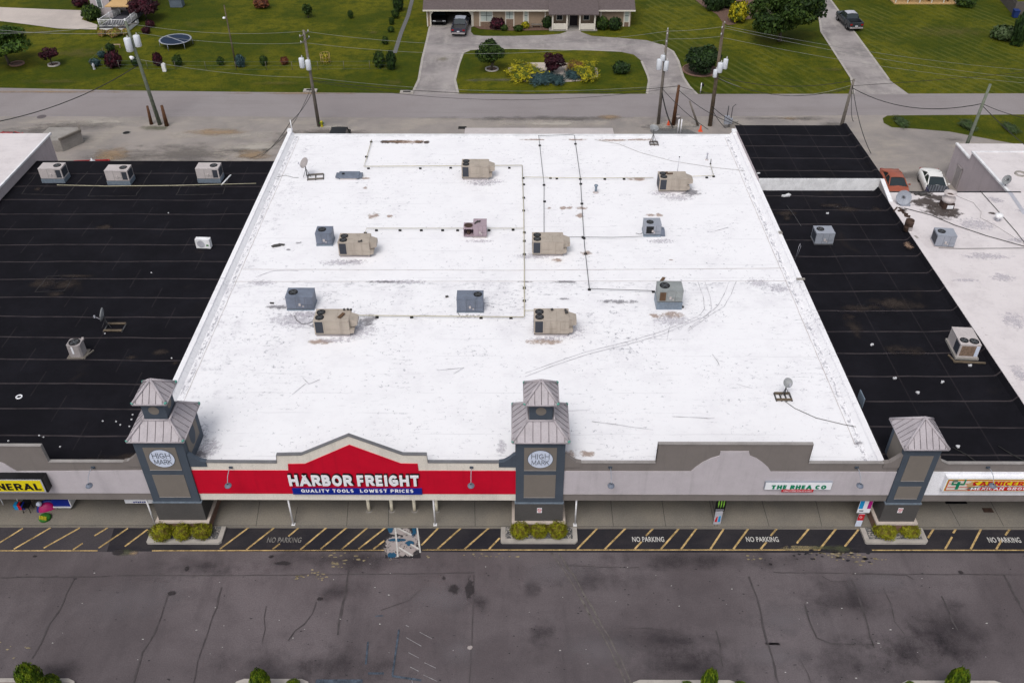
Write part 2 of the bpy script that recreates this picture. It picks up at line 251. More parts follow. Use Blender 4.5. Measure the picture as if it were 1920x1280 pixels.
# ------------------------------------------------------------------ mesh builder and object helpers
def wloc(o):
    v = Vector((0, 0, 0))
    while o is not None: v += o.location; o = o.parent
    return v
class MB:
    def __init__(s): s.v = []; s.f = []; s.m = []; s.uv = {}; s.sm = set()
    def add(s, vs, fs, mi=0, smooth=False):
        o = len(s.v); s.v += [tuple(v) for v in vs]
        for f in fs:
            if smooth: s.sm.add(len(s.f))
            s.f.append([i+o for i in f]); s.m.append(mi)
        return s
    def bx(s, x0, x1, y0, y1, z0, z1, mi=0):
        return s.add([(x0, y0, z0), (x1, y0, z0), (x1, y1, z0), (x0, y1, z0), (x0, y0, z1), (x1, y0, z1), (x1, y1, z1), (x0, y1, z1)],
                     [(0, 3, 2, 1), (4, 5, 6, 7), (0, 1, 5, 4), (1, 2, 6, 5), (2, 3, 7, 6), (3, 0, 4, 7)], mi)
    def box(s, cx, cy, cz, sx, sy, sz, rz=0, mi=0, rx=0):
        vs = []
        R = Matrix.Rotation(rz, 3, 'Z') @ Matrix.Rotation(rx, 3, 'X')
        for a in (-.5, .5):
            for (b, c) in ((-.5, -.5), (.5, -.5), (.5, .5), (-.5, .5)):
                vs.append(Vector((cx, cy, cz)) + R @ Vector((b*sx, c*sy, a*sz)))
        return s.add(vs, [(0, 3, 2, 1), (4, 5, 6, 7), (0, 1, 5, 4), (1, 2, 6, 5), (2, 3, 7, 6), (3, 0, 4, 7)], mi)
    def poly(s, pts, z=None, mi=0):
        vs = [(p[0], p[1], p[2] if z is None else z) for p in pts]; return s.add(vs, [list(range(len(vs)))], mi)
    def prism(s, pts, a0, a1, axis='y', mi=0):       # outline extruded along an axis
        n = len(pts)
        def P(p, a): return (p[0], a, p[1]) if axis == 'y' else ((a, p[0], p[1]) if axis == 'x' else (p[0], p[1], a))
        vs = [P(p, a0) for p in pts]+[P(p, a1) for p in pts]
        return s.add(vs, [list(range(n)), list(range(2*n-1, n-1, -1))]+[(i, (i+1) % n, n+(i+1) % n, n+i) for i in range(n)], mi)
    def tube(s, pts, r, n=6, mi=0, r2=None, cap=True):
        pts = [Vector(p) for p in pts]; k = len(pts); rings = []
        o = len(s.v)
        for i, p in enumerate(pts):
            t = (pts[min(i+1, k-1)]-pts[max(i-1, 0)]).normalized()
            a = t.cross(Vector((0, 0, 1)));
            if a.length < .05: a = t.cross(Vector((0, 1, 0)))
            a.normalize(); b = t.cross(a).normalized()
            rr = r if r2 is None else r+(r2-r)*i/(k-1)
            for j in range(n):
                th = 2*pi*j/n; s.v.append(tuple(p+a*cos(th)*rr+b*sin(th)*rr))
        for i in range(k-1):
            for j in range(n):
                s.sm.add(len(s.f)); s.f.append([o+i*n+j, o+i*n+(j+1) % n, o+(i+1)*n+(j+1) % n, o+(i+1)*n+j]); s.m.append(mi)
        if cap:
            s.f.append([o+j for j in range(n)][::-1]); s.m.append(mi); s.f.append([o+(k-1)*n+j for j in range(n)]); s.m.append(mi)
        return s
    def lathe(s, prof, c=(0, 0, 0), n=20, mi=0, R=None):   # prof (r,z)
        o = len(s.v); R = R or Matrix.Identity(3)
        for (r, z) in prof:
            for j in range(n):
                th = 2*pi*j/n; s.v.append(tuple(Vector(c)+R @ Vector((r*cos(th), r*sin(th), z))))
        for i in range(len(prof)-1):
            for j in range(n):
                s.sm.add(len(s.f)); s.f.append([o+i*n+j, o+i*n+(j+1) % n, o+(i+1)*n+(j+1) % n, o+(i+1)*n+j]); s.m.append(mi)
        return s
    def disc(s, c, r, n=20, mi=0, R=None, ry=None):
        R = R or Matrix.Identity(3); ry = ry or r
        vs = [Vector(c)+R @ Vector((r*cos(2*pi*j/n), ry*sin(2*pi*j/n), 0)) for j in range(n)]
        return s.add(vs, [list(range(n))], mi)
    def patch(s, cx, cy, rx, ry, z, rot=0, mi=0):
        i = len(s.f); c, d = cos(rot), sin(rot)
        s.add([(cx+c*a*rx-d*b*ry, cy+d*a*rx+c*b*ry, z) for a, b in ((-1, -1), (1, -1), (1, 1), (-1, 1))], [(0, 1, 2, 3)], mi)
        s.uv[i] = [(0, 0), (1, 0), (1, 1), (0, 1)]; return s
    def ribbon(s, pts, w, z, mi=0, jit=0):
        P = []
        for i in range(len(pts)-1):
            a, b = Vector(pts[i][:2]), Vector(pts[i+1][:2]); k = max(1, int((b-a).length/.5)) if jit else 1
            for q in range(k): P.append(a+(b-a)*q/k)
        P.append(Vector(pts[-1][:2]))
        if jit: P = [p+Vector((random.uniform(-jit, jit), random.uniform(-jit, jit))) for p in P]
        vs = []
        for i, p in enumerate(P):
            t = (P[min(i+1, len(P)-1)]-P[max(i-1, 0)]).normalized(); nrm = Vector((-t.y, t.x))*w/2*(random.uniform(.6, 1.3) if jit else 1)
            vs += [(p.x+nrm.x, p.y+nrm.y, z), (p.x-nrm.x, p.y-nrm.y, z)]
        return s.add(vs, [(2*i, 2*i+1, 2*i+3, 2*i+2) for i in range(len(P)-1)], mi)
    def build(s, name, mats, parent=None, world=False):
        if isinstance(mats, str): mats = [mats]
        off = wloc(parent) if (world and parent) else Vector((0, 0, 0))
        me = bpy.data.meshes.new(name)
        me.from_pydata([(v[0]-off.x, v[1]-off.y, v[2]-off.z) for v in s.v], [], s.f)
        for k in mats: me.materials.append(M[k])
        me.polygons.foreach_set('material_index', s.m)
        if s.sm: me.polygons.foreach_set('use_smooth', [i in s.sm for i in range(len(s.f))])
        if s.uv:
            l = me.uv_layers.new(name='UVMap')
            for fi, uvs in s.uv.items():
                for li, u in zip(me.polygons[fi].loop_indices, uvs): l.data[li].uv = u
        me.update()
        o = bpy.data.objects.new(name, me); sc.collection.objects.link(o)
        if parent: o.parent = parent
        return o
def tag(o, label=None, cat=None, group=None, kind=None):
    if label: o['label'] = label
    if cat: o['category'] = cat
    if group: o['group'] = group
    if kind: o['kind'] = kind
    return o
def thing(name, loc, label, cat, group=None, rz=0):
    o = bpy.data.objects.new(name, None); sc.collection.objects.link(o); o.location = loc; o.rotation_euler = (0, 0, rz); o.empty_display_size = .3
    return tag(o, label, cat, group)
def copy_tree(o, parent=None):
    c = o.copy(); sc.collection.objects.link(c); c.parent = parent
    for ch in list(KIDS.get(o.name, o.children)): copy_tree(ch, c)
    return c
KIDS = {}
def dup(o, loc, rz, label, group=None):
    c = copy_tree(o); c.location = loc; c.rotation_euler = (0, 0, rz); c['label'] = label
    if group: c['group'] = group
    return c
def struct(name, mb, m): return tag(mb.build(name, m), kind='structure')
def text(name, body, m, parent, u0, u1, w0, w1, plane, d, depth=.0, bold=0., shear=0.):
    """letters fitted to the box u0..u1 x w0..w1; plane 'xz' at y=d facing -y, or 'xy' lying at z=d"""
    cu = bpy.data.curves.new(name, 'FONT'); cu.body = body; cu.offset = bold; cu.resolution_u = 3; cu.shear = shear; cu.space_character = 1.0+bold*3
    ob = bpy.data.objects.new(name+'_t', cu); sc.collection.objects.link(ob)
    dg = bpy.context.evaluated_depsgraph_get(); dg.update()
    me = bpy.data.meshes.new_from_object(ob.evaluated_get(dg)); bpy.data.objects.remove(ob)
    xs = [v.co.x for v in me.vertices]; ys = [v.co.y for v in me.vertices]
    ax, bx_, ay, by = min(xs), max(xs), min(ys), max(ys)
    bm = bmesh.new(); bm.from_mesh(me)
    for v in bm.verts:
        u = u0+(v.co.x-ax)/(bx_-ax)*(u1-u0); w = w0+(v.co.y-ay)/(by-ay)*(w1-w0)
        v.co = Vector((u, d, w)) if plane == 'xz' else Vector((u, w, d))
    if depth:
        r = bmesh.ops.extrude_face_region(bm, geom=bm.faces[:])
        for v in [g for g in r['geom'] if isinstance(g, bmesh.types.BMVert)]: v.co += Vector((0, depth, 0)) if plane == 'xz' else Vector((0, 0, -depth))
    off = wloc(parent) if parent else Vector((0, 0, 0))
    for v in bm.verts: v.co -= off
    bmesh.ops.recalc_face_normals(bm, faces=bm.faces[:])
    for f in bm.faces: f.smooth = False
    for e_ in bm.edges: e_.smooth = False
    bm.to_mesh(me); bm.free(); me.materials.clear(); me.materials.append(M[m])
    if me.has_custom_normals or True:
        me.polygons.foreach_set('use_smooth', [False]*len(me.polygons))
    o = bpy.data.objects.new(name, me); sc.collection.objects.link(o)
    if parent: o.parent = parent
    return o

def arc_(cx, cy, rx, ry, a0, a1, n=10): return [(cx+rx*cos(radians(a0+(a1-a0)*i/n)), cy+ry*sin(radians(a0+(a1-a0)*i/n))) for i in range(n+1)]
GLY = {'H': ([[(0, 0), (0, 1)], [(1, 0), (1, 1)], [(0, .5), (1, .5)]], 1.0), 'A': ([[(0, 0), (.5, 1)], [(1, 0), (.5, 1)], [(.2, .27), (.8, .27)]], 1.12), 'I': ([[(0, 0), (0, 1)]], 0), 'T': ([[(0, 1), (1, 1)], [(.5, 0), (.5, 1)]], .95), 'L': ([[(0, 1), (0, 0)], [(0, 0), (1, 0)]], .8),
 'E': ([[(0, 0), (0, 1)], [(0, 1), (1, 1)], [(0, .5), (.9, .5)], [(0, 0), (1, 0)]], .78), 'F': ([[(0, 0), (0, 1)], [(0, 1), (1, 1)], [(0, .47), (.9, .47)]], .75), 'N': ([[(0, 0), (0, 1)], [(0, 1), (1, 0)], [(1, 0), (1, 1)]], 1.0), 'M': ([[(0, 0), (0, 1)], [(0, 1), (.5, .1)], [(.5, .1), (1, 1)], [(1, 0), (1, 1)]], 1.25),
 'R': ([[(0, 0), (0, 1)], [(0, 1), (.55, 1)]+arc_(.6, .74, .4, .26, 90, -90)[1:]+[(0, .48)], [(.5, .48), (1, 0)]], .92), 'P': ([[(0, 0), (0, 1)], [(0, 1), (.55, 1)]+arc_(.6, .72, .4, .28, 90, -90)[1:]+[(0, .44)]], .88),
 'B': ([[(0, 0), (0, 1)], [(0, 1), (.5, 1)]+arc_(.5, .76, .4, .24, 90, -90)[1:]+[(0, .52)], [(0, .52), (.55, .52)]+arc_(.55, .26, .45, .26, 90, -90)[1:]+[(0, 0)]], .9),
 'O': ([arc_(.5, .5, .5, .5, 90, 450, 28)], 1.05), 'Q': ([arc_(.5, .5, .5, .5, 90, 450, 28), [(.6, .25), (1, -.05)]], 1.05), 'C': ([arc_(.52, .5, .52, .5, 42, 318, 20)], .95), 'G': ([arc_(.52, .5, .52, .5, 42, 300, 20)+[(1, .12), (1, .45)], [(.55, .45), (1, .45)]], 1.0),
 'U': ([[(0, 1), (0, .35)]+arc_(.5, .38, .5, .38, 180, 360)[0:]+[(1, 1)]], .95), 'S': ([arc_(.5, .75, .46, .25, 35, 270, 12)+arc_(.5, .25, .48, .25, 90, -145, 12)[1:]], .85), 'Y': ([[(0, 1), (.5, .45)], [(1, 1), (.5, .45)], [(.5, 0), (.5, .47)]], 1.0), 'W': ([[(0, 1), (.25, 0)], [(.5, .95), (.25, 0)], [(.5, .95), (.75, 0)], [(1, 1), (.75, 0)]], 1.4),
 'K': ([[(0, 0), (0, 1)], [(0, .4), (1, 1)], [(.35, .6), (1, 0)]], .95), 'X': ([[(0, 0), (1, 1)], [(1, 0), (0, 1)]], .95), 'D': ([[(0, 0), (0, 1)], [(0, 1), (.45, 1)]+arc_(.45, .5, .55, .5, 90, -90, 14)[1:]+[(0, 0)]], .95)}
def letters(name, body, m, parent, u0, u1, w0, w1, y, depth, th=.24, gap=.26, grow=0.0, asp=.70, serif=False):
    """bold capitals built from strokes, facing -y; th = stroke thickness as part of the height"""
    Hh = 1.0; adv = []; x = 0
    for ch in body:
        if ch == ' ': x += .42; continue
        w = GLY[ch][1]*asp+th*(.0 if ch == 'I' else 0)
        w = th if ch == 'I' else max(w, th*2)
        adv.append((ch, x, w)); x += w+gap*.5
    tot = x-gap*.5; sx = (u1-u0)/tot; sz = (w1-w0); t_ = th
    mb = MB(); k = 0
    for ch, x0, w in adv:
        for st_ in GLY[ch][0]:
            P = [(x0+t_/2+p[0]*(w-t_), t_/2+p[1]*(1-t_)) for p in st_]; k += 1
            e = grow; hw = t_/2+e
            if len(P) == 2:
                (ax, ay), (bx_, by_) = P; dx, dy = bx_-ax, by_-ay; L_ = sqrt(dx*dx+dy*dy)
                if abs(dy) > abs(dx)*.5:
                    q = min(hw*L_/abs(dy), hw*1.5); f = (hw)/abs(dy); s_ = 1 if dy > 0 else -1
                    full = (abs(ay-by_) > .5); ex = f if full else f*.5
                    a = (ax-dx*ex, ay-dy*ex); b = (bx_+dx*ex, by_+dy*ex)
                    if dy < 0: a, b = b, a
                    pts = [(a[0]-q, a[1]), (a[0]+q, a[1]), (b[0]+q, b[1]), (b[0]-q, b[1])]
                else:
                    if ax > bx_: (ax, ay), (bx_, by_) = (bx_, by_), (ax, ay)
                    pts = [(ax-hw, ay-hw*.92), (bx_+hw*.6, by_-hw*.92), (bx_+hw*.6, by_+hw*.92), (ax-hw, ay+hw*.92)]
                rings = [pts]
            else:
                L1, L2 = [], []
                for i, p in enumerate(P):
                    a = Vector(P[max(i-1, 0)]); b = Vector(P[min(i+1, len(P)-1)])
                    if i in (0, len(P)-1) and (Vector(P[0])-Vector(P[-1])).length < 1e-4: a, b = Vector(P[-2]), Vector(P[1])
                    d = (b-a).normalized(); n = Vector((-d.y, d.x))*hw; L1.append((p[0]+n.x, p[1]+n.y)); L2.append((p[0]-n.x, p[1]-n.y))
                rings = [[L1[i], L2[i], L2[i+1], L1[i+1]] for i in range(len(P)-1)]
            for r_ in rings:
                pp_ = [(u0+px_*sx, w0+min(max(pz_, -grow), 1+grow)*sz) for px_, pz_ in r_]
                ar = sum(pp_[i][0]*pp_[(i+1) % len(pp_)][1]-pp_[(i+1) % len(pp_)][0]*pp_[i][1] for i in range(len(pp_)))
                if ar < 0: pp_ = pp_[::-1]
                mb.prism(pp_, y-.0007*(k % 7), y+depth, 'y')
            if serif:
                for q_ in (P[0], P[-1]):
                    if ch in 'ANMIRH' and len(P) == 2 and abs(P[0][0]-P[1][0]) < .4 and (q_[1] < .3 or q_[1] > .7):
                        mb.prism([(u0+(q_[0]-t_*.95)*sx, w0+(q_[1]-t_*.5)*sz), (u0+(q_[0]+t_*.95)*sx, w0+(q_[1]-t_*.5)*sz), (u0+(q_[0]+t_*.95)*sx, w0+(q_[1]-t_*.1)*sz), (u0+(q_[0]-t_*.95)*sx, w0+(q_[1]-t_*.1)*sz)] if q_[1] < .5 else [(u0+(q_[0]-t_*.95)*sx, w0+(q_[1]+t_*.1)*sz), (u0+(q_[0]+t_*.95)*sx, w0+(q_[1]+t_*.1)*sz), (u0+(q_[0]+t_*.95)*sx, w0+(q_[1]+t_*.5)*sz), (u0+(q_[0]-t_*.95)*sx, w0+(q_[1]+t_*.5)*sz)], y-.0055, y+depth, 'y')
    return mb.build(name, m, parent, True)
def V2(p): return (p.x, p.y)
# ------------------------------------------------------------------ SETTING: ground sheets
gl = MB(); gl.poly([(-900, -900), (900, -900), (900, 900), (-900, 900)], -.03); struct('ground', gl, 'lawn')
yd = MB(); yd.poly([(-200, 60), (200, 60), (200, 96.5), (-200, 96.5)], 0.0); struct('yard_pavement', yd, 'yard_concrete')
far = [G(-300, 163), G(0, 165), G(240, 170), G(480, 173), G(960, 177), G(1440, 176.5), G(1920, 175.5), G(2300, 175)]
rd = MB(); rd.poly([(-300, far[0].y-1)]+[(p.x, p.y) for p in far[1:]]+[(300, far[-1].y), (300, 95.7), (60, 95.7), (44, 95.7), (20, 95.2), (0, 94.6), (-30, 95.0), (-300, 95)], .006); struct('road', rd, 'road_asphalt')
verge = MB(); verge.poly([V2(G(*p)) for p in ((1655, 222), (1664, 217), (1700, 216.5), (1920, 215), (2300, 214), (2300, 330), (1920, 273), (1860, 262), (1780, 247), (1720, 242), (1672, 239), (1657, 231))], .012); struct('grass_verge', verge, 'lawn')
lot = MB(); lot.poly([(-200, -120), (200, -120), (200, 60), (-200, 60)], -.004); struct('parking_lot', lot, 'asphalt_lot')
fl = MB(); fl.poly([V2(G(200, 1034)), V2(G(250, 1033)), (80, G(960, 1034).y), (80, 35.62), (G(215, 987).x, 35.62)], .0); struct('fire_lane', fl, 'asphalt_new')
fl = MB(); fl.poly([(-80, G(0, 1032).y), V2(G(200, 1034)), (G(215, 987).x, 35.62), (-80, 35.62)], .0); struct('fire_lane_worn', fl, 'asphalt_mid')
sw = MB(); sw.bx(-80, 80, 35.65, 40, -.2, .15); struct('sidewalk', sw, 'walk_concrete')
jt = MB()
for (a, b) in (((1145, 937), (1150, 986)), ((1241, 937), (1248, 986)), ((1428, 937), (1442, 986)), ((1529, 937), (1541, 986)), ((1774, 937), (1800, 986)), ((1856, 937), (1882, 986)), ((653, 940), (650, 986)), ((729, 940), (728, 986)), ((890, 940), (891, 986)), ((487, 940), (480, 986)), ((558, 950), (551, 986)), ((1335, 937), (1345, 986)), ((960+370, 937), (1340, 986))):
    jt.ribbon([V2(G(*a, .15)), V2(G(*b, .15))], .035, .154)
jt.ribbon([(-80, 35.70), (80, 35.70)], .03, .155); struct('sidewalk_joint', jt, 'siding')
# driveways
dv = MB(); dv.poly([V2(G(*p)) for p in ((772, 177.5), (785, 150), (792, 110), (800, 78), (806, 47), (884, 47), (883, 60), (888, 66), (905, 68), (960, 68), (1020, 66.5), (1050, 64), (1062, 60), (1064, 55), (1086, 55), (1090, 61), (1110, 68), (1160, 71.5), (1212, 76), (1240, 84), (1262, 97), (1272, 115), (1281, 145), (1292, 162), (1307, 177.5))], .012); struct('driveway', dv, 'drive_concrete')
il = MB(); il.poly([V2(G(*p)) for p in ((859, 176.5), (853, 150), (860, 122), (868, 100), (880, 95), (905, 93), (960, 92.5), (1100, 95), (1165, 98), (1188, 103), (1203, 115), (1215, 143), (1217, 152), (1213, 176.5))], .022); struct('lawn_island', il, 'lawn')
d2 = MB(); d2.poly([V2(G(*p)) for p in ((1527, -60), (1532, 0), (1540, 60), (1596, 147), (1601, 177), (1704, 177), (1667, 150), (1605, 65), (1557, 0), (1520, -60))], .012); struct('driveway', d2, 'drive_concrete')
d3 = MB(); d3.poly([V2(G(*p)) for p in ((-300, 10), (0, 14), (70, 17), (155, 20), (158, 30), (153, 37), (183, 47), (181, 56), (110, 54), (50, 46), (0, 40), (-300, 36))], .012); struct('driveway', d3, 'drive_pale')
eg = MB()
for pts in (((772, 177), (785, 150), (792, 110), (800, 78), (806, 50)), ((859, 176), (853, 150), (860, 122), (868, 100), (880, 95)), ((1601, 176), (1596, 147), (1540, 60), (1532, 0)), ((1667, 150), (1605, 65), (1557, 0)), ((1307, 177), (1292, 162), (1281, 145), (1272, 115), (1262, 97), (1240, 84)), ((1203, 115), (1215, 143), (1217, 152), (1213, 176)), ((868, 94), (905, 92), (960, 91.8), (1100, 94.5), (1165, 97))):
    eg.ribbon([V2(G(*p)) for p in pts], .28, .03)
struct('driveway_edge', eg, 'curb')
gs = MB(); gs.ribbon([V2(G(*p)) for p in ((778, -20), (765, 30), (752, 62), (740, 100))], .55, .012); struct('gravel_strip', gs, 'gravelgrey')
mo = MB(); mo.poly([V2(G(*p)) for p in ((1303, 0), (1318, 12), (1345, 28), (1353, 40), (1365, 48), (1378, 46), (1388, 38), (1420, 35), (1420, -40), (1303, -40))], .012); struct('lawn_mown_patch', MB().poly([V2(G(*p)) for p in ((1230, -40), (1310, -40), (1318, 0), (1600, 176), (1315, 176), (1290, 150), (1270, 100), (1230, 76), (1200, 40))], -.012), 'lawn_mown')
struct('mulch_bed', mo, 'mulch')
struct('lawn_mown_field', MB().poly([V2(G(*p)) for p in ((1560, -60), (1560, 0), (1705, 176), (2400, 175), (2400, -60))], -.012), 'lawn_mown')
mb = MB(); mb.poly([V2(G(*p)) for p in ((952, 128), (960, 146), (985, 154), (1050, 155), (1100, 152), (1122, 144), (1120, 128), (1060, 118), (990, 118))], .034); struct('flower_bed', mb, 'capstone')
mb = MB(); mb.poly([V2(G(*p)) for p in ((888, 50), (900, 55), (935, 57), (965, 58), (1034, 57), (1034, 44), (890, 44))], .014); struct('flower_bed', mb, 'mulch')
# stains and painted shadow on the pavement
st = MB()
def px_patch(mb, px, py, wx, wy, z=0.0, rot=0, mi=0):
    c = G(px, py, z); s = ppm(c.y, z); d = sqrt(c.y**2+(CH-z)**2); mb.patch(c.x, c.y, wx/2/s, wy/2/s*d/(CH-z), c.z, rot, mi)
MI = {'d_lotdark_shadow': 0, 'd_lotlight': 1, 'd_oil': 2, 'd_yard': 3, 'd_tan': 4, 'd_pale': 5, 'd_worn': 6, 'd_blue': 7, 'd_yel': 8, 'd_dryg': 9, 'd_moss': 10}
zz = [.009]
def stn(k, *a, rot=0):
    px_patch(st, a[0], a[1], a[2], a[3], zz[0], rot, MI[k]); zz[0] += .0006
for a in ((590, 1250, 560, 110), (1290, 1250, 380, 90), (1610, 1245, 330, 130), (1720, 1215, 260, 90), (85, 1255, 200, 60), (640, 1050, 520, 60), (1330, 1050, 560, 55), (640, 1110, 120, 60), (1790, 1180, 260, 160), (1000, 1110, 60, 60), (1010, 1190, 90, 90), (900, 1130, 60, 60), (380, 1060, 260, 60), (1250, 1200, 420, 70), (1120, 1085, 260, 60), (1590, 1130, 200, 110)): stn('d_lotdark_shadow', *a)  # dark lot patches, with shadow painted in along the bottom
for a in ((1120, 1220, 220, 90), (820, 1120, 200, 80), (860, 1220, 120, 70), (1040, 1075, 220, 60), (1470, 1160, 200, 90), (250, 1120, 300, 120), (1660, 1090, 200, 60), (1450, 1230, 180, 60)): stn('d_lotlight', *a)
for a in ((850, 1105, 34, 24), (881, 1098, 24, 60), (322, 1112, 20, 12), (351, 1065, 11, 14), (1802, 1073, 14, 10), (508, 1043, 16, 7), (833, 1083, 14, 12), (1445, 1057, 8, 5), (600, 1122, 14, 9), (65, 1042, 12, 5), (530, 1055, 40, 10)): stn('d_oil', *a)
for a in ((1505, 1027, 90, 12),): stn('d_yel', *a)
for a in ((881, 1213, 12, 9),): stn('d_worn', *a)
for a in ((1575, 1028, 60, 20), (1540, 1026, 70, 12)): stn('d_moss', *a)
for a in ((150, 235, 200, 24), (330, 290, 420, 60), (620, 250, 260, 20), (1240, 237, 120, 22), (60, 245, 160, 30), (440, 283, 120, 30), (1000, 222, 500, 12), (1490, 222, 300, 10), (1790, 262, 100, 14), (1560, 236, 60, 20), (560, 262, 120, 40), (1700, 330, 160, 30), (940, 150, 160, 10)): stn('d_yard', *a)
for a in ((210, 228, 260, 22), (420, 252, 240, 26), (130, 262, 120, 24), (620, 238, 120, 14), (1030, 232, 260, 16), (1270, 232, 190, 26), (480, 275, 160, 20)): stn('d_pale', *a)
for a in ((215, 285, 90, 40), (200, 300, 60, 30), (410, 248, 160, 18), (470, 290, 110, 24), (1145, 220, 60, 12), (1480, 222, 60, 8), (80, 172, 500, 6), (560, 175, 420, 5)): stn('d_tan', *a)
for a in ((290, 240, 80, 14),): stn('d_moss', *a)
for a in ((100, 153, 160, 14), (520, 156, 130, 10), (250, 160, 90, 8), (740, 155, 60, 16), (700, 61, 30, 8), (60, 60, 200, 20), (150, 100, 220, 26), (1330, 90, 120, 20), (830, 110, 40, 14), (1560, 130, 90, 10), (1780, 60, 220, 30)): stn('d_dryg', *a)
struct('pavement_stain_shadow', st, list(MI))
fk = MB(); rnd = random.Random(5)
def fleck(px, py, r, mi, z=.03):
    c = G(px, py, z); n = 7; a0 = rnd.uniform(0, 6); k = rnd.uniform(1.3, 3)
    fk.add([(c.x+cos(a0+i*2*pi/n)*r*k*rnd.uniform(.5, 1.2), c.y+sin(a0+i*2*pi/n)*r*rnd.uniform(.5, 1.2), z) for i in range(n)], [list(range(n))], mi)
for (px, py, sx, sy, n) in ((655, 1045, 60, 6, 16), (900, 1042, 90, 5, 18), (560, 1083, 12, 4, 6), (606, 1080, 10, 4, 6), (590, 1074, 16, 4, 8), (632, 1060, 12, 6, 8), (1570, 1040, 50, 10, 34), (1640, 1050, 40, 5, 16), (1410, 1047, 14, 5, 6), (20, 1225, 30, 12, 8)):
    for i in range(n): fleck(rnd.gauss(px, sx*.5), max(1036, rnd.gauss(py, sy*.7)), rnd.uniform(.02, .07), 0)
for i in range(260): fleck(rnd.uniform(0, 1920), rnd.uniform(1040, 1275), rnd.uniform(.012, .035), 1)
for i in range(60): fleck(rnd.uniform(0, 1920), rnd.uniform(1040, 1275), rnd.uniform(.012, .03), 2)
for i in range(40): fleck(rnd.gauss(1560, 40), max(1018, rnd.gauss(1036, 8)), rnd.uniform(.03, .1), 1)
tag(fk.build('asphalt_fleck', ['fleckyellow', 'asphalt_new', 'whitepaint']), kind='structure')
# cracks and tar joints in the lot
ck = MB()
for pts, w in ((((0, 1082), (70, 1081), (140, 1082), (205, 1079)), .10), (((140, 1083), (124, 1115), (110, 1148), (92, 1170), (76, 1205), (60, 1235)), .09), (((315, 1115), (307, 1140), (290, 1185), (268, 1222), (256, 1260), (250, 1290)), .10), (((415, 1100), (405, 1140), (385, 1200), (370, 1240), (362, 1290)), .09),
               (((655, 1068), (648, 1110), (640, 1150), (632, 1190)), .17), (((592, 1128), (587, 1150), (572, 1170), (552, 1183), (540, 1200)), .08), (((500, 1135), (494, 1160), (496, 1180), (490, 1205)), .06), (((1405, 1080), (1418, 1120), (1430, 1170), (1442, 1215), (1452, 1250), (1460, 1285)), .12), (((1343, 1180), (1349, 1210), (1354, 1250)), .12),
               (((1508, 1133), (1518, 1165), (1530, 1195), (1560, 1206), (1600, 1208), (1640, 1208)), .11), (((1597, 1085), (1610, 1120), (1622, 1155), (1630, 1190), (1640, 1215)), .10), (((1655, 1100), (1668, 1130), (1678, 1165), (1695, 1190)), .10), (((1765, 1118), (1780, 1150), (1794, 1180)), .09), (((1882, 1076), (1900, 1110), (1915, 1140), (1940, 1180)), .10),
               (((1597, 1075), (1650, 1076), (1700, 1078), (1712, 1085)), .08), (((789, 1105), (765, 1125), (740, 1135), (715, 1143)), .06), (((1500, 1235), (1515, 1262), (1525, 1290)), .07), (((1540, 1080), (1560, 1090), (1595, 1088)), .05), (((1062, 1061), (1120, 1062), (1200, 1064)), .06), (((1180, 1178), (1252, 1180)), .04)):
    ck.ribbon([V2(G(*p)) for p in pts], w*.85, .024, 0, .045)
for a in (0, 1):
    ck.ribbon([V2(G(x+a*11, y)) for x, y in ((1035, 1035), (1062, 1075), (1090, 1125), (1120, 1175), (1145, 1220), (1168, 1270), (1175, 1290))], .10, .024, 1, .05)
struct('asphalt_crack', ck, ['crack', 'crackpale'])
seam = MB()
for pts, w in ((((889, 1078), (887, 1150), (883, 1230), (880, 1290)), .05), (((220, 1079), (500, 1078), (820, 1075), (890, 1073)), .05), (((1450, 1073), (1590, 1074)), .05), (((1600, 1076), (1920, 1077)), .05)):
    seam.ribbon([V2(G(*p)) for p in pts], w, .022, 0, .02)
struct('asphalt_seam', seam, 'crack')
# painted markings
ym = MB()
def stripe(x0, y0, x1, y1, w=.11, mi=0, z=.012): ym.ribbon([V2(G(x0, y0)), V2(G(x1, y1))], w, z, mi)
for s_ in ((43, 990, -12, 1024), (95, 989, 26, 1029), (150, 989, 82, 1027), (202, 989, 177, 1004), (155, 1018, 137, 1030), (240, 990, 185, 1027), (277, 992, 234, 1024), (467, 988, 412, 1029), (514, 989, 462, 1030), (560, 989, 541, 1005), (525, 1019, 511, 1029), (613, 988, 563, 1030), (651, 988, 601, 1029), (690, 988, 641, 1029), (724, 988, 672, 1029), (721, 1013, 700, 1029),
           (823, 988, 790, 1022), (866, 988, 820, 1029), (918, 988, 871, 1029), (937, 1008, 917, 1029), (1122, 988, 1082, 1029), (1175, 988, 1134, 1029), (1227, 988, 1211, 1004), (1203, 1015, 1190, 1029), (1275, 988, 1239, 1029), (1307, 989, 1277, 1029), (1357, 991, 1332, 1029), (1404, 989, 1375, 1029), (1459, 988, 1445, 1004), (1437, 1016, 1426, 1029), (1518, 989, 1494, 1018), (1569, 989, 1537, 1029), (1610, 992, 1584, 1024),
           (1751, 990, 1740, 1008), (1794, 989, 1787, 999), (1785, 1006, 1772, 1029), (1840, 990, 1820, 1029), (1896, 988, 1885, 1003), (1878, 1012, 1868, 1029), (1950, 988, 1925, 1029), (-20, 990, -80, 1024)): stripe(*s_)
for s_ in ((-300, 1032, 183, 1032), (285, 1032, 726, 1031), (792, 1030.5, 1545, 1030.5), (1635, 1031, 2300, 1031)): stripe(*s_, w=.075)
struct('yellow_marking', ym, 'yellowpaint')
bm_ = MB(); ym = bm_
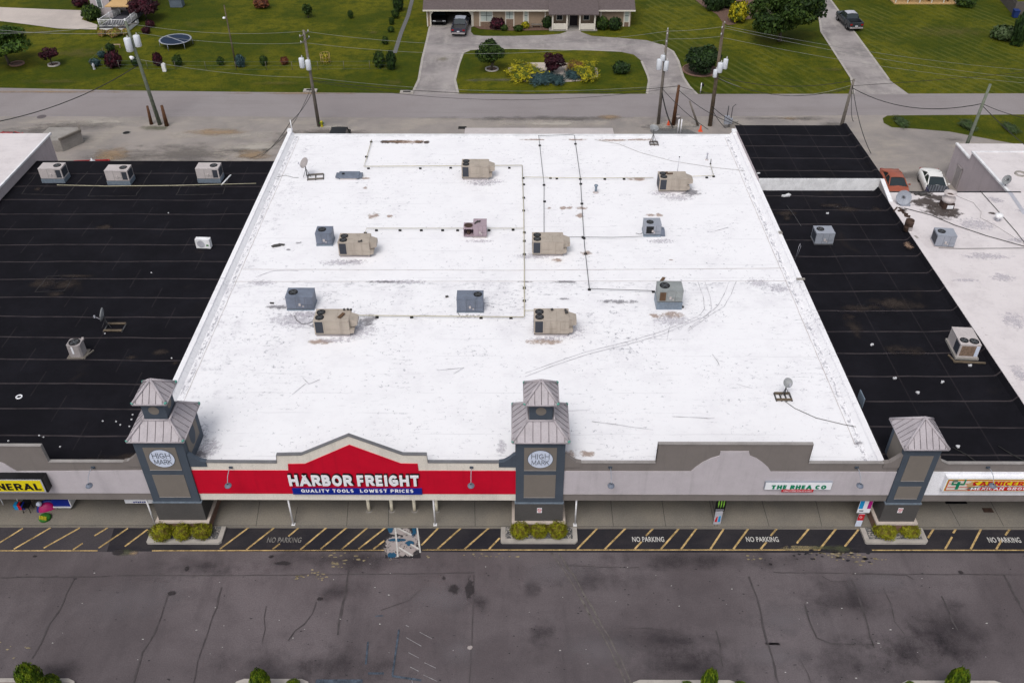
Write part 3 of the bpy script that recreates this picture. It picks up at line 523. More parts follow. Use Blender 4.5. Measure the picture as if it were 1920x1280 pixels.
for s_ in ((592, 1277, 680, 1277, .22), (690, 1203, 686, 1245, .10), (748, 1180, 736, 1265, .10), (690, 1262, 720, 1262, .12), (735, 1267, 790, 1275, .12), (704, 1155, 718, 1154, .07)): stripe(*s_[:4], w=s_[4], z=.028)
for s_ in ((761, 1172, 767, 1175), (787, 1185, 810, 1197), (762, 1195, 790, 1211), (766, 1223, 785, 1233), (796, 1242, 817, 1252), (769, 1250, 785, 1258), (794, 1265, 820, 1277), (771, 1270, 775, 1285)): stripe(*s_, w=.03, mi=1, z=.028)
struct('worn_marking', bm_, ['fadedblue', 'fadedwhite'])
for (x0, x1, m_, y0, y1) in ((500, 564, 'fadedpaint', 1017, 1007), (1186, 1246, 'whitepaint', 1015.5, 1006), (1400, 1461, 'whitepaint', 1015.5, 1006), (1855, 1916, 'whitepaint', 1017, 1007)):
    a, b = G(x0, y0), G(x1, y1); o = text('pavement_lettering', 'NO PARKING', m_, None, a.x, G(x1, y0).x, a.y, b.y, 'xy', .016, 0, .02)
    tag(o, kind='structure')
cw = MB()
a, b, c, d = G(727, 987), G(784, 987), G(789, 1046), G(722, 1046)
cw.poly([V2(a), V2(b), V2(c), V2(d)], .013, 0)
for i, (px, py, wx, wy, k) in enumerate(((745, 1022, 60, 46, 2), (768, 1015, 44, 50, 2), (764, 1030, 50, 30, 2), (748, 995, 50, 18, 2), (738, 1030, 30, 40, 2), (732, 992, 14, 16, 3), (776, 995, 12, 26, 3), (745, 1012, 40, 8, 3), (768, 1018, 20, 12, 3), (735, 1040, 20, 14, 3))):
    px_patch(cw, px, py, wx, wy, .016+.0006*i, 0, k)
for s_ in ((741, 988, 746, 1044), (782, 988, 788, 1036), (742, 988, 772, 1003), (748, 1026, 774, 1042), (770, 1020, 787, 1030)):
    cw.ribbon([V2(G(*s_[:2])), V2(G(*s_[2:]))], .09, .024, 1)
struct('worn_crosswalk', cw, ['asphalt_new', 'whitepaint', 'd_worn', 'd_blue'])
ht = MB()
for (px, py, r) in ((78, 219, 17),): ht.disc(G(px, py, .014), r/2/ppm(97), 18)
struct('road_patch', ht, 'asphalt_lot')
def manhole(px, py, r, label):
    t = thing('manhole_cover', G(px, py), label, 'manhole cover'); m_ = MB(); m_.lathe([(r*1.25, .0), (r*1.25, .03), (r, .035)], n=20); m_.build('frame', 'concrete', t)
    m_ = MB(); m_.disc((0, 0, .028), r, 20); [m_.box(0, k*r*.35, .032, r*1.3, .03, .01) for k in (-1, 0, 1)]; m_.build('cover', 'rubber', t)
manhole(237, 249.5, .38, 'round dark manhole cover in the pale pavement behind the left stores')
dp = MB(); px_patch(dp, 237, 1036, 62, 18, .020, 0, 0); px_patch(dp, 222, 1035, 30, 14, .022, 0, 1); px_patch(dp, 250, 1037, 26, 12, .023, 0, 2)
struct('broken_asphalt', dp, ['d_moss', 'd_oil', 'd_tan'])
# storm drain inlets at the road edge
for (px, py, lb) in ((763, 174, 'white concrete storm drain inlet beside the central driveway mouth'), (582, 171, 'small white storm drain inlet behind the left wooden utility pole')):
    c = G(px, py); t = thing('storm_drain', c, lb, 'storm drain', 'storm drains on the far road edge')
    MB().bx(-.8, .8, -.35, .35, 0, .16).build('concrete_frame', 'curb', t); MB().bx(-.45, .45, -.22, .15, .161, .175).build('grate', 'rubber', t)
t = MB(); c = G(867, 240); t.box(c.x, c.y, .03, .9, .6, .04); tag(t.build('floor_grate', 'rubber'), 'small dark drain grate at the left end of the white dock slab', 'grate')
t = MB()
t.poly([V2(G(*p)) for p in ((1318, 237), (1232, 236), (1218, 246), (1225, 252), (1310, 252), (1285, 240))], .015); struct('gravel_patch', t, 'gravelgrey')
# ------------------------------------------------------------------ BUILDINGS
YF = 35.55; YB = 35.69
def top_strip(mb, pts, y0, y1, th, mi=0):
    for a, b in zip(pts[:-1], pts[1:]):
        mb.prism([a, b, (b[0], b[1]+th), (a[0], a[1]+th)], y0, y1, 'y', mi)
def F(px, py): p = Q(px, py, YF); return (p.x, p.z)
zb, zl, zh, zt = F(960, 937.5)[1], F(960, 925)[1], F(960, 882)[1], F(960, 867)[1]
def light(px, label):        # gooseneck lamp on the fascia
    p = Q(px, 875, YF); q = Q(px, 910, YF-1.0)
    t = thing('fascia_lamp', (p.x, YF, p.z), label, 'wall lamp', 'gooseneck lamps along the fascia')
    L = p.x*0
    MB().box(0, -.04, 0, .2, .07, .12).build('bracket', 'slate', t)
    dz = q.z-p.z
    MB().tube([(0, -.06, 0), (0, -.35, .12), (0, -.75, .02), (0, -.95, dz*.55), (0, -1.0, dz+.18)], .022).build('arm', 'steelgrey', t)
    R = Matrix.Rotation(radians(12), 3, 'X')
    MB().lathe([(.04, .10), (.07, .08), (.10, .03), (.19, -.01), (.20, -.04), (.0, -.03)], (0, -1.0, dz+.02), 16, R=R).build('shade', 'bluegrey', t)
# left discount store (black roof)
WL = thing('store_building', (-32, 56, 0), 'dark-roofed store at left with taupe parapet and seamed black membrane roof', 'store')
MB().poly([(-43.3, 35.68), (-21.4, 35.68), (-21.4, 73.9), (-43.3, 73.9)], 5.0).build('roof', 'roof_black_left', WL, True)
m_ = MB(); m_.bx(-43.25, -21.4, 73.6, 73.75, 0, 4.98); m_.build('rear_wall', 'pinkwall', WL, True)
m_ = MB(); m_.prism([(73.6, 5.0), (73.85, 5.05), (73.95, 5.05), (73.95, 4.7), (73.8, 4.7)], -43.25, -21.4, 'x'); m_.build('rear_parapet', 'roof_black_left', WL, True)
m_ = MB(); m_.prism([(-75, zb), (-20.5, zb), (-20.5, F(0, 850)[1]), (-21.15, F(0, 852)[1]), (-21.35, F(0, 860)[1]), (-21.9, zt-.02), (F(93, 868)[0], zt-.02), (F(77, 836)[0], F(77, 836)[1]), (-75, F(77, 836)[1])], YF, YB, 'y'); fa = m_.build('fascia', 'taupe', WL, True)
m_ = MB()
arc = [F(0, 865), F(8, 868), F(18, 874), F(26, 879), F(32, 882.5)]
m_.prism([(-75, zl), (-20.5, zl), (-20.5, zh)]+arc[::-1]+[(arc[0][0]-1.5, arc[0][1]+.5), (-30-1.7*5, arc[0][1]+1.0), (-75, arc[0][1]+1.0)], YF-.035, YF-.001, 'y'); m_.build('fascia_panel', 'lightgrey', WL, True)
m_ = MB(); zs = F(77, 836)[1]
top_strip(m_, [(-75, zs), (F(77, 836)[0], zs), (F(93, 868)[0], zt-.02), (-21.9, zt-.02), (-21.35, F(0, 860)[1]), (-21.15, F(0, 852)[1])], YF-.05, YB+.02, .05); m_.build('coping', 'coping', WL, True)
MB().bx(-43.25, -21.4, 39.8, 40.0, .15, 2.7).build('front_wall', 'storebrick', WL, True); MB().bx(-75, -20.9, YB, 39.8, 2.72, 2.8).build('canopy_ceiling', 'ceiling', WL, True)
for x0 in (-41.5, -33.5, -28.2):
    w = MB().bx(x0, x0+4.2, 39.7, 39.78, .5, 2.5).build('window', 'white_metal', WL, True); MB().bx(x0+.1, x0+4.1, 39.66, 39.69, .6, 2.4).build('pane', 'glass', w, True)
p = G(290, 984, .15); MB().tube([(p.x, 35.8, .15), (p.x, 35.8, 2.72)], .055, 8).build('canopy_post', 'white_metal', WL, True)
# central building (white roof)
WC = thing('store_building', (0, 57, 0), 'wide central store building with speckled bright white roof', 'store')
m_ = MB(); m_.poly([(-20.75, 35.68), (20.3, 35.68), (20.3, 78.9), (-20.75, 78.9)], 5.25); m_.build('roof', 'roof_white', WC, True)
m_ = MB(); m_.prism([(-21.38, 4.2), (-21.38, 5.62), (-21.05, 5.62), (-21.0, 5.5), (-20.75, 5.25), (-20.9, 4.2)], 35.7, 79.1, 'y'); 
m_.build('parapet', 'roof_white', WC, True)
m_ = MB(); m_.prism([(20.93, 4.2), (20.93, 5.62), (20.6, 5.62), (20.55, 5.5), (20.3, 5.25), (20.45, 4.2)], 35.7, 79.1, 'y'); m_.build('parapet', 'roof_white', WC, True)
MB().bx(-21.3, 20.85, 78.9, 79.1, 0, 5.27).build('rear_wall', 'pinkwall', WC, True)
m_ = MB(); m_.bx(-21.0, 20.6, 78.7, 79.16, 5.255, 5.31); m_.build('gutter', 'white_metal', WC, True)
for x in (-21.2, 20.75): MB().bx(x-.22, x+.22, 78.7, 79.2, 5.63, 5.85).build('corner_cap', 'white_metal', WC, True)
# roof dirt, seams and wheel marks as parts of the roof
rd_ = MB(); RM = ['d_rust', 'd_dark', 'd_grey', 'd_soot']; z_ = [5.256]
def rs(k, px, py, wx, wy, rot=0): px_patch(rd_, px, py, wx, wy, z_[0], rot, RM.index(k)); z_[0] += .0007
for a in ((725, 266, 22, 8), (745, 266, 18, 9), (785, 266, 22, 8), (800, 267, 14, 6), (735, 266, 80, 8)): rs('d_soot', *a)
for a in ((762, 266, 110, 10), (1000, 262, 60, 4), (1080, 262, 60, 4), (1150, 263, 80, 5), (1200, 262, 70, 5), (700, 405, 30, 14), (731, 405, 14, 8), (1056, 390, 20, 8), (1068, 390, 18, 9), (1090, 390, 30, 7), (1030, 390, 12, 6), (1087, 404, 20, 12), (1220, 403, 22, 7), (1236, 403, 18, 9), (1045, 488, 30, 10), (1196, 336, 46, 8), (685, 352, 14, 6), (685, 334, 22, 6), (1098, 474, 30, 10), (1228, 592, 30, 12), (1260, 590, 60, 16), (1020, 640, 90, 16), (1258, 487, 10, 4), (1100, 850, 40, 16), (1070, 850, 30, 20), (600, 640, 60, 14)): rs('d_rust', *a)
for a in ((640, 492, 110, 16), (665, 490, 60, 10), (625, 638, 90, 14), (1030, 635, 90, 10), (1240, 452, 70, 12), (1270, 370, 80, 18), (1240, 362, 60, 12), (910, 340, 100, 14), (900, 452, 70, 8), (880, 593, 70, 10), (575, 590, 100, 16), (560, 600, 140, 40), (390, 840, 60, 50), (372, 815, 40, 60), (350, 845, 60, 40), (1260, 600, 90, 26), (905, 345, 70, 8), (1000, 480, 100, 14), (660, 620, 130, 40), (1050, 620, 130, 40), (1420, 530, 60, 20), (750, 528, 160, 10), (490, 530, 70, 14), (1460, 540, 60, 20), (940, 838, 24, 40)): rs('d_grey', *a)
for a in ((1063, 528, 60, 6), (720, 528, 90, 5), (985, 528, 40, 4), (600, 610, 50, 12), (690, 600, 40, 30), (560, 455, 20, 5), (540, 468, 14, 4), (380, 850, 40, 24), (1295, 360, 50, 20), (1055, 560, 30, 5), (1160, 565, 100, 10), (520, 575, 60, 10), (1610, 830, 30, 10)): rs('d_dark', *a)
tag(rd_.build('roof_stain', RM, WC, True), kind='stuff')
tk = MB()
def trk(pts, w=.035, jit=.02): tk.ribbon([V2(G(*p, 5.25)) for p in pts], w, 5.29, 0, jit)
for off in (0, 13):
    trk(((1308+off, 528), (1318+off, 555), (1321+off, 580), (1312+off, 592), (1290, 602+off*.4), (1240, 622+off*.5), (1180, 640+off*.4), (1100, 660+off*.4), (1040, 680+off*.4), (985, 700+off*.5)))
    trk(((1367+off, 528), (1358+off, 552), (1345+off, 575), (1320+off*.5, 595), (1290, 617+off*.3)))
for pts in (((1250, 640), (1256, 612), (1262, 604)), ((1110, 790), (1180, 800), (1225, 806)), ((1260, 781), (1330, 785), (1340, 783)), ((1065, 771), (1105, 769)), ((1335, 665), (1345, 678), (1348, 686)), ((568, 708), (580, 720), (600, 712)), ((480, 520), (513, 508), (560, 508)), ((1340, 434), (1365, 427)), ((573, 720), (548, 740)), ((1380, 720), (1410, 728)), ((820, 695), (870, 690), (850, 702))): trk(pts, .045, .03)
tag(tk.build('wheel_mark', 'scuff', WC, True), kind='stuff')
sm_ = MB(); zs_ = 5.262
for pts in (((440, 528), (1475, 527)), ((455, 505), (960, 507), (1470, 503))): sm_.ribbon([V2(G(*p, 5.25)) for p in pts], .05, zs_, 0, .01)
for s_ in (-1, 1):
    xx = (-20.3 if s_ < 0 else 19.85); sm_.ribbon([(xx, 37.5), (xx, 78.5)], .04, zs_, 0, .015)
sm_.build('membrane_seam', 'unitwhite', WC, True)
# red store fascia
RF = [F(352, 868), F(519, 867), F(518, 853), F(565, 852), F(653, 816.5), F(755, 852), F(800, 852.5), F(802, 866.5), F(985, 867)]
RF[0] = (-18.5, zt); RF[-1] = (.3, zt)
m_ = MB(); m_.prism([(-18.5, zb), (.3, zb)]+[RF[i] for i in range(8, -1, -1)], YF, YB, 'y'); m_.build('fascia', 'cream', WC, True)
rp = [(-18.5, zh), F(541, 882), F(540, 869), F(572, 868.5), F(655, 833), F(752, 868), F(783, 868.5), F(785, 881.5), (.3, zh)]
rp[1] = (rp[1][0], zh); rp[7] = (rp[7][0], zh)
m_ = MB(); m_.prism([(-18.5, zl), (.3, zl)]+rp[::-1], YF-.04, YF-.001, 'y'); m_.build('fascia_panel', 'red_panel', WC, True)
m_ = MB(); top_strip(m_, RF, YF-.05, YB+.02, .05); m_.build('coping', 'copingdark', WC, True)
# grey fascia of the middle store
rf = [(2.6, zt), (F(1229.5, 866)[0], zt), F(1234.5, 832.5), F(1522, 833), (F(1515.5, 867)[0], zt), (20.9, zt)]
rf[3] = (rf[4][0], rf[2][1]); rf[2] = (rf[1][0], rf[2][1])
m_ = MB(); m_.prism([(2.6, zb), (21.9, zb), (21.9, zt)]+rf[::-1], YF, YB, 'y'); m_.build('fascia', 'taupe', WC, True)
ar = [F(1295, 882.5), F(1305, 874), F(1318, 865), F(1333, 858), F(1349, 853), F(1351, 845), F(1404, 845), F(1406, 853), F(1418, 858), F(1430, 866), F(1440, 875), F(1445, 882.5)]
ar[0] = (ar[0][0], zh); ar[-1] = (ar[-1][0], zh)
m_ = MB(); m_.prism([(2.6, zl), (21.9, zl), (21.9, zh)]+ar[::-1]+[(2.6, zh)], YF-.04, YF-.001, 'y'); m_.build('fascia_panel', 'lightgrey', WC, True)
m_ = MB(); top_strip(m_, rf, YF-.05, YB+.02, .05); m_.bx(2.6, 21.9, YF-.06, YF-.041, zl-.02, zl+.02); m_.build('coping', 'coping', WC, True)
MB().bx(-20.9, 21.9, 39.8, 40.0, .15, 2.7).build('front_wall', 'storebrick', WC, True); MB().bx(-18.6, 21.9, YB, 39.8, 2.72, 2.8).build('canopy_ceiling', 'ceiling', WC, True)
for x0, wd in ((-17.5, 4.5), (-11, 3), (-7.4, 4.2), (-1.5, 3.5), (4, 4.5), (9.5, 2.2), (12.5, 4.5), (17.6, 3)):
    w = MB().bx(x0, x0+wd, 39.7, 39.78, .3, 2.5).build('window', 'white_metal', WC, True); MB().bx(x0+.08, x0+wd-.08, 39.66, 39.69, .38, 2.42).build('pane', 'glass', w, True)
for px in (550, 816, 1078):
    p = G(px, 984, .15); m_ = MB(); m_.tube([(p.x, 35.8, .15), (p.x, 35.8, 2.72)], .055, 8); m_.box(p.x, 35.8, .17, .22, .22, .03); m_.build('canopy_post', 'white_metal', WC, True)
# right black-roofed building
WR = thing('store_building', (27, 57, 0), 'narrow black-roofed store at right with raised black rear roof', 'store')
MB().poly([(20.93, 35.68), (30.9, 35.68), (30.9, 69.1), (20.93, 69.1)], 4.8).build('roof', 'roof_black_right', WR, True)
m_ = MB(); m_.prism([(30.9, 4.8), (31.05, 4.86), (31.27, 5.2), (31.3, 4.5), (30.95, 4.5)], 35.7, 69.0, 'y'); m_.build('cant_strip', 'roof_black_right', WR, True)
m_ = MB(); m_.bx(20.95, 31.38, 69.1, 79.8, 0, 5.86); m_.build('rear_block_wall', 'pinkwall', WR, True)
MB().poly([(20.95, 69.1), (31.3, 69.1), (31.3, 79.85), (20.95, 79.85)], 5.9).build('rear_roof', 'roof_black_rear', WR, True)
m_ = MB(); m_.prism([(31.0, 5.905), (31.2, 6.08), (31.5, 6.08), (31.5, 5.5)], 69.1, 79.9, 'y'); m_.build('rear_parapet', 'roof_black_rear', WR, True)
m_ = MB(); m_.bx(20.95, 31.4, 69.03, 69.09, 4.8, 5.93); m_.build('step_wall', 'white_metal', WR, True)
m_ = MB(); m_.prism([(66.2, 4.9), (66.2, 5.25), (69.0, 5.9), (69.0, 4.9)], 31.3, 31.55, 'x'); m_.build('side_wall', 'unitgrey', WR, True)
m_ = MB(); m_.prism([(66.2, 5.252), (66.2, 5.30), (69.0, 5.95), (69.0, 5.902)], 31.25, 31.6, 'x'); m_.build('coping', 'white_metal', WR, True)
m_ = MB(); m_.prism([(22.9, zb), (75, zb), (75, zt-.02), (F(1778, 868)[0], zt-.02), (F(1765, 862)[0], F(0, 860)[1]), (F(1761, 850)[0], F(0, 848)[1]), (22.9, F(0, 848)[1])], YF, YB, 'y'); m_.build('fascia', 'taupe', WR, True)
MB().prism([(22.9, zl), (75, zl), (75, zh), (22.9, zh)], YF-.04, YF-.001, 'y').build('fascia_panel', 'whitepanel', WR, True)
m_ = MB(); top_strip(m_, [(F(1761, 850)[0], F(0, 848)[1]), (F(1765, 862)[0], F(0, 860)[1]), (F(1778, 868)[0], zt-.02), (75, zt-.02)], YF-.05, YB+.02, .05); m_.build('coping', 'coping', WR, True)
MB().bx(21.9, 75, 39.8, 40.0, .15, 2.7).build('front_wall', 'storebrick', WR, True); MB().bx(21.9, 75, YB, 39.8, 2.72, 2.8).build('canopy_ceiling', 'ceiling', WR, True)
for x0 in (24.5, 30, 35):
    w = MB().bx(x0, x0+4, 39.7, 39.78, .3, 2.5).build('window', 'white_metal', WR, True); MB().bx(x0+.08, x0+3.92, 39.66, 39.69, .38, 2.42).build('pane', 'glass', w, True)
bd = MB()
def bs(px, py, wx, wy, z, mi=0, rot=0): px_patch(bd, px, py, wx, wy, z, rot, mi)
for i, a in enumerate(((1590, 392, 90, 14), (1470, 400, 60, 14), (1560, 385, 60, 10), (1680, 570, 150, 34), (1620, 578, 120, 18), (1690, 655, 120, 22), (1700, 662, 90, 10), (1600, 610, 40, 60), (1645, 392, 40, 14), (1475, 410, 30, 14))): bs(*a, 4.806+i*.0007)
tag(bd.build('roof_stain', 'd_dust', WR, True), kind='stuff')
bd = MB()
for i, a in enumerate(((105, 551, 40, 16), (140, 517, 90, 8), (80, 530, 60, 30), (200, 425, 30, 10), (195, 427, 60, 10), (250, 858, 230, 24), (160, 862, 120, 12), (248, 670, 34, 10), (250, 350, 50, 16), (70, 355, 20, 10), (125, 535, 80, 26), (300, 660, 40, 14), (330, 680, 20, 10))): bs(*a, 5.006+i*.0007)
tag(bd.build('roof_stain', 'd_dust', WL, True), kind='stuff')
bd = MB()
for pts in (((40, 364), (125, 366), (165, 322)), ((40, 364), (70, 325)), ((165, 368), (254, 368), (285, 320)), ((165, 368), (190, 330)), ((330, 366), (418, 364), (430, 330)), ((330, 366), (352, 330)), ((65, 548), (90, 518), (140, 516), (120, 546), (65, 548))):
    bd.ribbon([V2(G(*p, 5.0)) for p in pts], .07, 5.016, 0, .04)
bd.build('membrane_patch', 'patchgrey', WL, True)
# far right building with pinkish roof, and its annex
WX = thing('store_building', (50, 52, 0), 'far right store building with stained pinkish white roof', 'store')
MB().poly([(31.6, 35.68), (75, 35.68), (75, 68.2), (31.6, 68.2)], 5.1).build('roof', 'roof_pinkish', WX, True)
MB().bx(31.27, 31.75, 35.7, 66.2, 4.6, 5.24).build('parapet', 'roof_pinkish', WX, True)
MB().bx(31.7, 75, 68.0, 68.15, 0, 5.08).build('rear_wall', 'pinkwall', WX, True); MB().bx(31.7, 43.2, 68.15, 68.3, 4.95, 5.13).build('gutter', 'signblack', WX, True)
bd = MB()
for i, (a, k) in enumerate((((1762, 395, 80, 40), 3), ((1740, 380, 90, 24), 3), ((1785, 398, 50, 24), 3), ((1755, 370, 70, 14), 3), ((1727, 362, 60, 10), 3), ((1865, 375, 40, 14), 2), ((1862, 400, 22, 6), 3), ((1915, 395, 30, 10), 2), ((1690, 395, 30, 16), 3), ((1703, 460, 22, 18), 0), ((1850, 480, 120, 16), 2), ((1910, 450, 60, 14), 2), ((1810, 525, 70, 8), 2), ((1880, 520, 60, 20), 2), ((1912, 700, 40, 40), 2), ((1830, 420, 90, 30), 2), ((1900, 600, 60, 40), 2))): bs(*a, 5.106+i*.0007, k)
tag(bd.build('roof_stain', RM, WX, True), kind='stuff')
m_ = MB(); m_.poly([V2(G(*p, 5.11)) for p in ((1888, 358), (1896, 358), (1925, 400), (1918, 402))], 5.112); m_.build('roof_seam_cap', 'silver', WX, True)
WA = thing('annex_building', (56, 72, 0), 'low grey annex with white stepped roof and steel side door', 'building')
m_ = MB(); m_.bx(43.1, 75, 68.3, 77.6, 0, 4.2); m_.bx(43.1, 75, 77.6, 80.9, 0, 3.5); m_.build('wall', 'pinkwall', WA, True)
m_ = MB(); m_.poly([(43.1, 68.25), (75, 68.25), (75, 77.5), (43.1, 77.5)], 4.26); m_.poly([(43.1, 77.7), (75, 77.7), (75, 80.9), (43.1, 80.9)], 3.54); m_.build('roof', 'roof_pinkish', WA, True)
m_ = MB(); m_.bx(43.0, 43.25, 68.3, 77.6, 4.2, 4.36); m_.bx(43.0, 43.25, 77.62, 80.9, 3.5, 3.64); m_.bx(43.26, 75, 77.45, 77.62, 4.27, 4.36); m_.build('coping', 'white_metal', WA, True)
dr = MB().bx(43.03, 43.09, 78.2, 79.2, .02, 2.1).build('door', 'unitgrey', WA, True); m_ = MB(); m_.bx(43.0, 43.02, 78.1, 78.2, .02, 2.2); m_.bx(43.0, 43.02, 79.2, 79.3, .02, 2.2); m_.bx(43.0, 43.02, 78.1, 79.3, 2.1, 2.2); m_.build('door_frame', 'unitwhite', dr, True)
# far left white building
WW = thing('store_building', (-57, 57, 0), 'white-roofed building at far left with plain grey side wall', 'store')
m_ = MB(); m_.bx(-75, -43.35, 40.1, 77.6, 0, 5.9); m_.build('wall', 'pinkwall', WW, True)
MB().poly([(-75, 35.68), (-43.3, 35.68), (-43.3, 77.75), (-75, 77.75)], 5.96).build('roof', 'roof_pinkish', WW, True)
m_ = MB(); m_.bx(-43.36, -43.2, 36, 77.8, 5.86, 6.02); m_.build('coping', 'white_metal', WW, True)
# loading dock pieces behind
t = thing('loading_dock', (-48, 88, 0), 'rough concrete loading dock block behind the far left building', 'loading dock')
a, b, c, d = G(92, 239, 1.25), G(149, 239, 1.25), G(151, 247, 1.25), G(112, 264, 1.25)
m_ = MB(); m_.prism([V2(a), V2(b), V2(c), V2(d), (a.x-.3, d.y)], 0, 1.25, 'z'); m_.build('block', 'concrete', t, True)
m_ = MB(); m_.prism([(b.x-.15, b.y), (b.x+.1, b.y), (c.x+.1, c.y), (d.x+.15, d.y), (d.x-.1, d.y), (c.x-.15, c.y)], 1.252, 1.5, 'z'); m_.build('kerb', 'woodgrey', t, True)
t = thing('loading_dock', (3, 88, 0), 'long white concrete dock slab behind the central store', 'loading dock')
a, b, c, d = G(873, 241, 1.2), G(1148, 241.5, 1.2), G(1149, 262, 1.2), G(873, 262, 1.2)
MB().bx(a.x, b.x, 79.3, a.y, 0, 1.18).build('base', 'concrete', t, True); m_ = MB(); m_.bx(a.x-.05, b.x+.05, 79.3, a.y+.05, 1.185, 1.24); m_.build('slab', 'unitwhite', t, True)
# ------------------------------------------------------------------ TOWERS
YT = 35.42
def tower(cx, half, ze, panels, cup, label, sides):
    cy = YT+half; t = thing('clock_tower' if False else 'corner_tower', (cx, cy, 0), label, 'tower', 'hip-roofed towers along the storefront')
    zd = Q(cx, 941, YT).z; zc = 1.02
    h = half
    MB().bx(cx-h-.14, cx+h+.14, YT-.14, cy+h+.14, 0, zc-.12).build('brick_base', 'brick', t, True)
    MB().bx(cx-h-.22, cx+h+.22, YT-.22, cy+h+.22, zc-.12, zc).build('base_cap', 'capstone', t, True)
    m_ = MB()
    n = 9
    for i in range(n):
        a = zc+(zd-zc)*i/n; b = zc+(zd-zc)*(i+1)/n
        m_.add([(cx-h-.05, YT-.05, a), (cx+h+.05, YT-.05, a), (cx+h+.05, cy+h+.05, a), (cx-h-.05, cy+h+.05, a), (cx-h-.02, YT-.02, b), (cx+h+.02, YT-.02, b), (cx+h+.02, cy+h+.02, b), (cx-h-.02, cy+h+.02, b)], [(0, 1, 5, 4), (1, 2, 6, 5), (2, 3, 7, 6), (3, 0, 4, 7)])
    m_.build('siding', 'siding', t, True)
    MB().bx(cx-h-.06, cx+h+.06, YT-.06, cy+h+.06, zd, zd+.09).build('belt_trim', 'metalrib' if False else 'galv', t, True)
    MB().bx(cx-h, cx+h, YT, cy+h, zd+.09, ze+.02).build('shaft', 'slate', t, True)
    for (pt, pb) in panels:
        a, b = Q(cx, pt, YT).z, Q(cx, pb, YT).z; w = h*.66
        p = MB().bx(cx-w, cx+w, YT-.025, YT-.002, b, a).build('front_panel', 'taupe_panel', t, True)
        MB().bx(cx-w, cx+w, YT-.045, YT-.026, b-.04, b).build('sill', 'coping', p, True)
    R = Matrix.Rotation(pi/2, 3, 'Y')
    for s_ in sides:
        m_ = MB(); x0 = cx+s_*h; m_.bx(min(x0+s_*.002, x0+s_*.025), max(x0+s_*.002, x0+s_*.025), cy-h*.66, cy+h*.66, 5.9 if cup else 4.9, ze-.12); p = m_.build('side_panel', 'taupe_panel', t, True)
        if cup: MB().disc((x0+s_*.03, cy, 6.75), .72, 28, 0, R, .42).build('oval_louver', 'slate', p, True)
    e = h+.2
    def roof(name, e, b, z0, z1, nr):
        m_ = MB(); E = [(cx-e, cy-e), (cx+e, cy-e), (cx+e, cy+e), (cx-e, cy+e)]; B = [(cx-b, cy-b), (cx+b, cy-b), (cx+b, cy+b), (cx-b, cy+b)]
        m_.add([(x, y, z0) for x, y in E]+[(x, y, z1) for x, y in B]+[(x, y, z0-.1) for x, y in E], [(0, 1, 5, 4), (1, 2, 6, 5), (2, 3, 7, 6), (3, 0, 4, 7), (4, 5, 6, 7), (8, 9, 1, 0), (9, 10, 2, 1), (10, 11, 3, 2), (11, 8, 0, 3), (11, 10, 9, 8)])
        o = m_.build(name, 'metalroof', t, True)
        r_ = MB()
        for q in range(4):
            c_, s2 = cos(q*pi/2), sin(q*pi/2)
            for i in range(-nr, nr+1):
                x = i*e/(nr+.6); tt = min(1, (e-abs(x))/(e-b)) if e > b else 1
                a0 = (x, -e, z0+.015); a1 = (x, -e+(e-b)*tt, z0+(z1-z0)*tt+.015)
                if tt < .12: continue
                P = [(cx+c_*p[0]-s2*p[1], cy+s2*p[0]+c_*p[1], p[2]) for p in (a0, a1)]; r_.tube(P, .016, 4, 0)
        r_.build('standing_seam', 'metalrib', o, True)
        r_ = MB()
        for (x, y), (u, v) in zip(E, B): r_.tube([(x, y, z0+.02), (u, v, z1+.02)], .075, 6)
        for i in range(4):
            r_.tube([(*E[i], z0-.02), (*E[(i+1) % 4], z0-.02)], .05, 4)
            if b > .1: r_.tube([(*B[i], z1+.02), (*B[(i+1) % 4], z1+.02)], .07, 4)
        r_.build('hip_cap', 'metalroof', o, True)
        if cup:
            r_ = MB()
            for (x, y), (u, v) in zip(E, B):
                P0 = Vector((x, y, z0+.03)); P1 = Vector((u, v, z1+.03)); r_.tube([P0, P0+(P1-P0)*(.07 if x > cx else .04)], .085, 6)
            r_.build('patina_flashing', 'patina', o, True)
        return o
    if cup:
        b = .74; zk = ze+.85
        roof('lower_roof', e, b, ze, zk, 3)
        k = .64; MB().bx(cx-k, cx+k, cy-k, cy+k, zk-.1, zk+1.3).build('cupola', 'slate', t, True)
        m_ = MB()
        for (dx, dy, Rm) in ((0, -1, Matrix.Rotation(pi/2, 3, 'X')), (-1, 0, R), (1, 0, R)): m_.disc((cx+dx*(k+.012), cy+dy*(k+.012), zk+.62), .29, 20, 0, Rm, .29)
        m_.build('cupola_louver', 'taupe_panel', t, True)
        roof('cupola_roof', .93, .02, zk+1.32, zk+2.25, 2)
    else: roof('roof', e+.03, .02, ze, ze+1.2, 3)
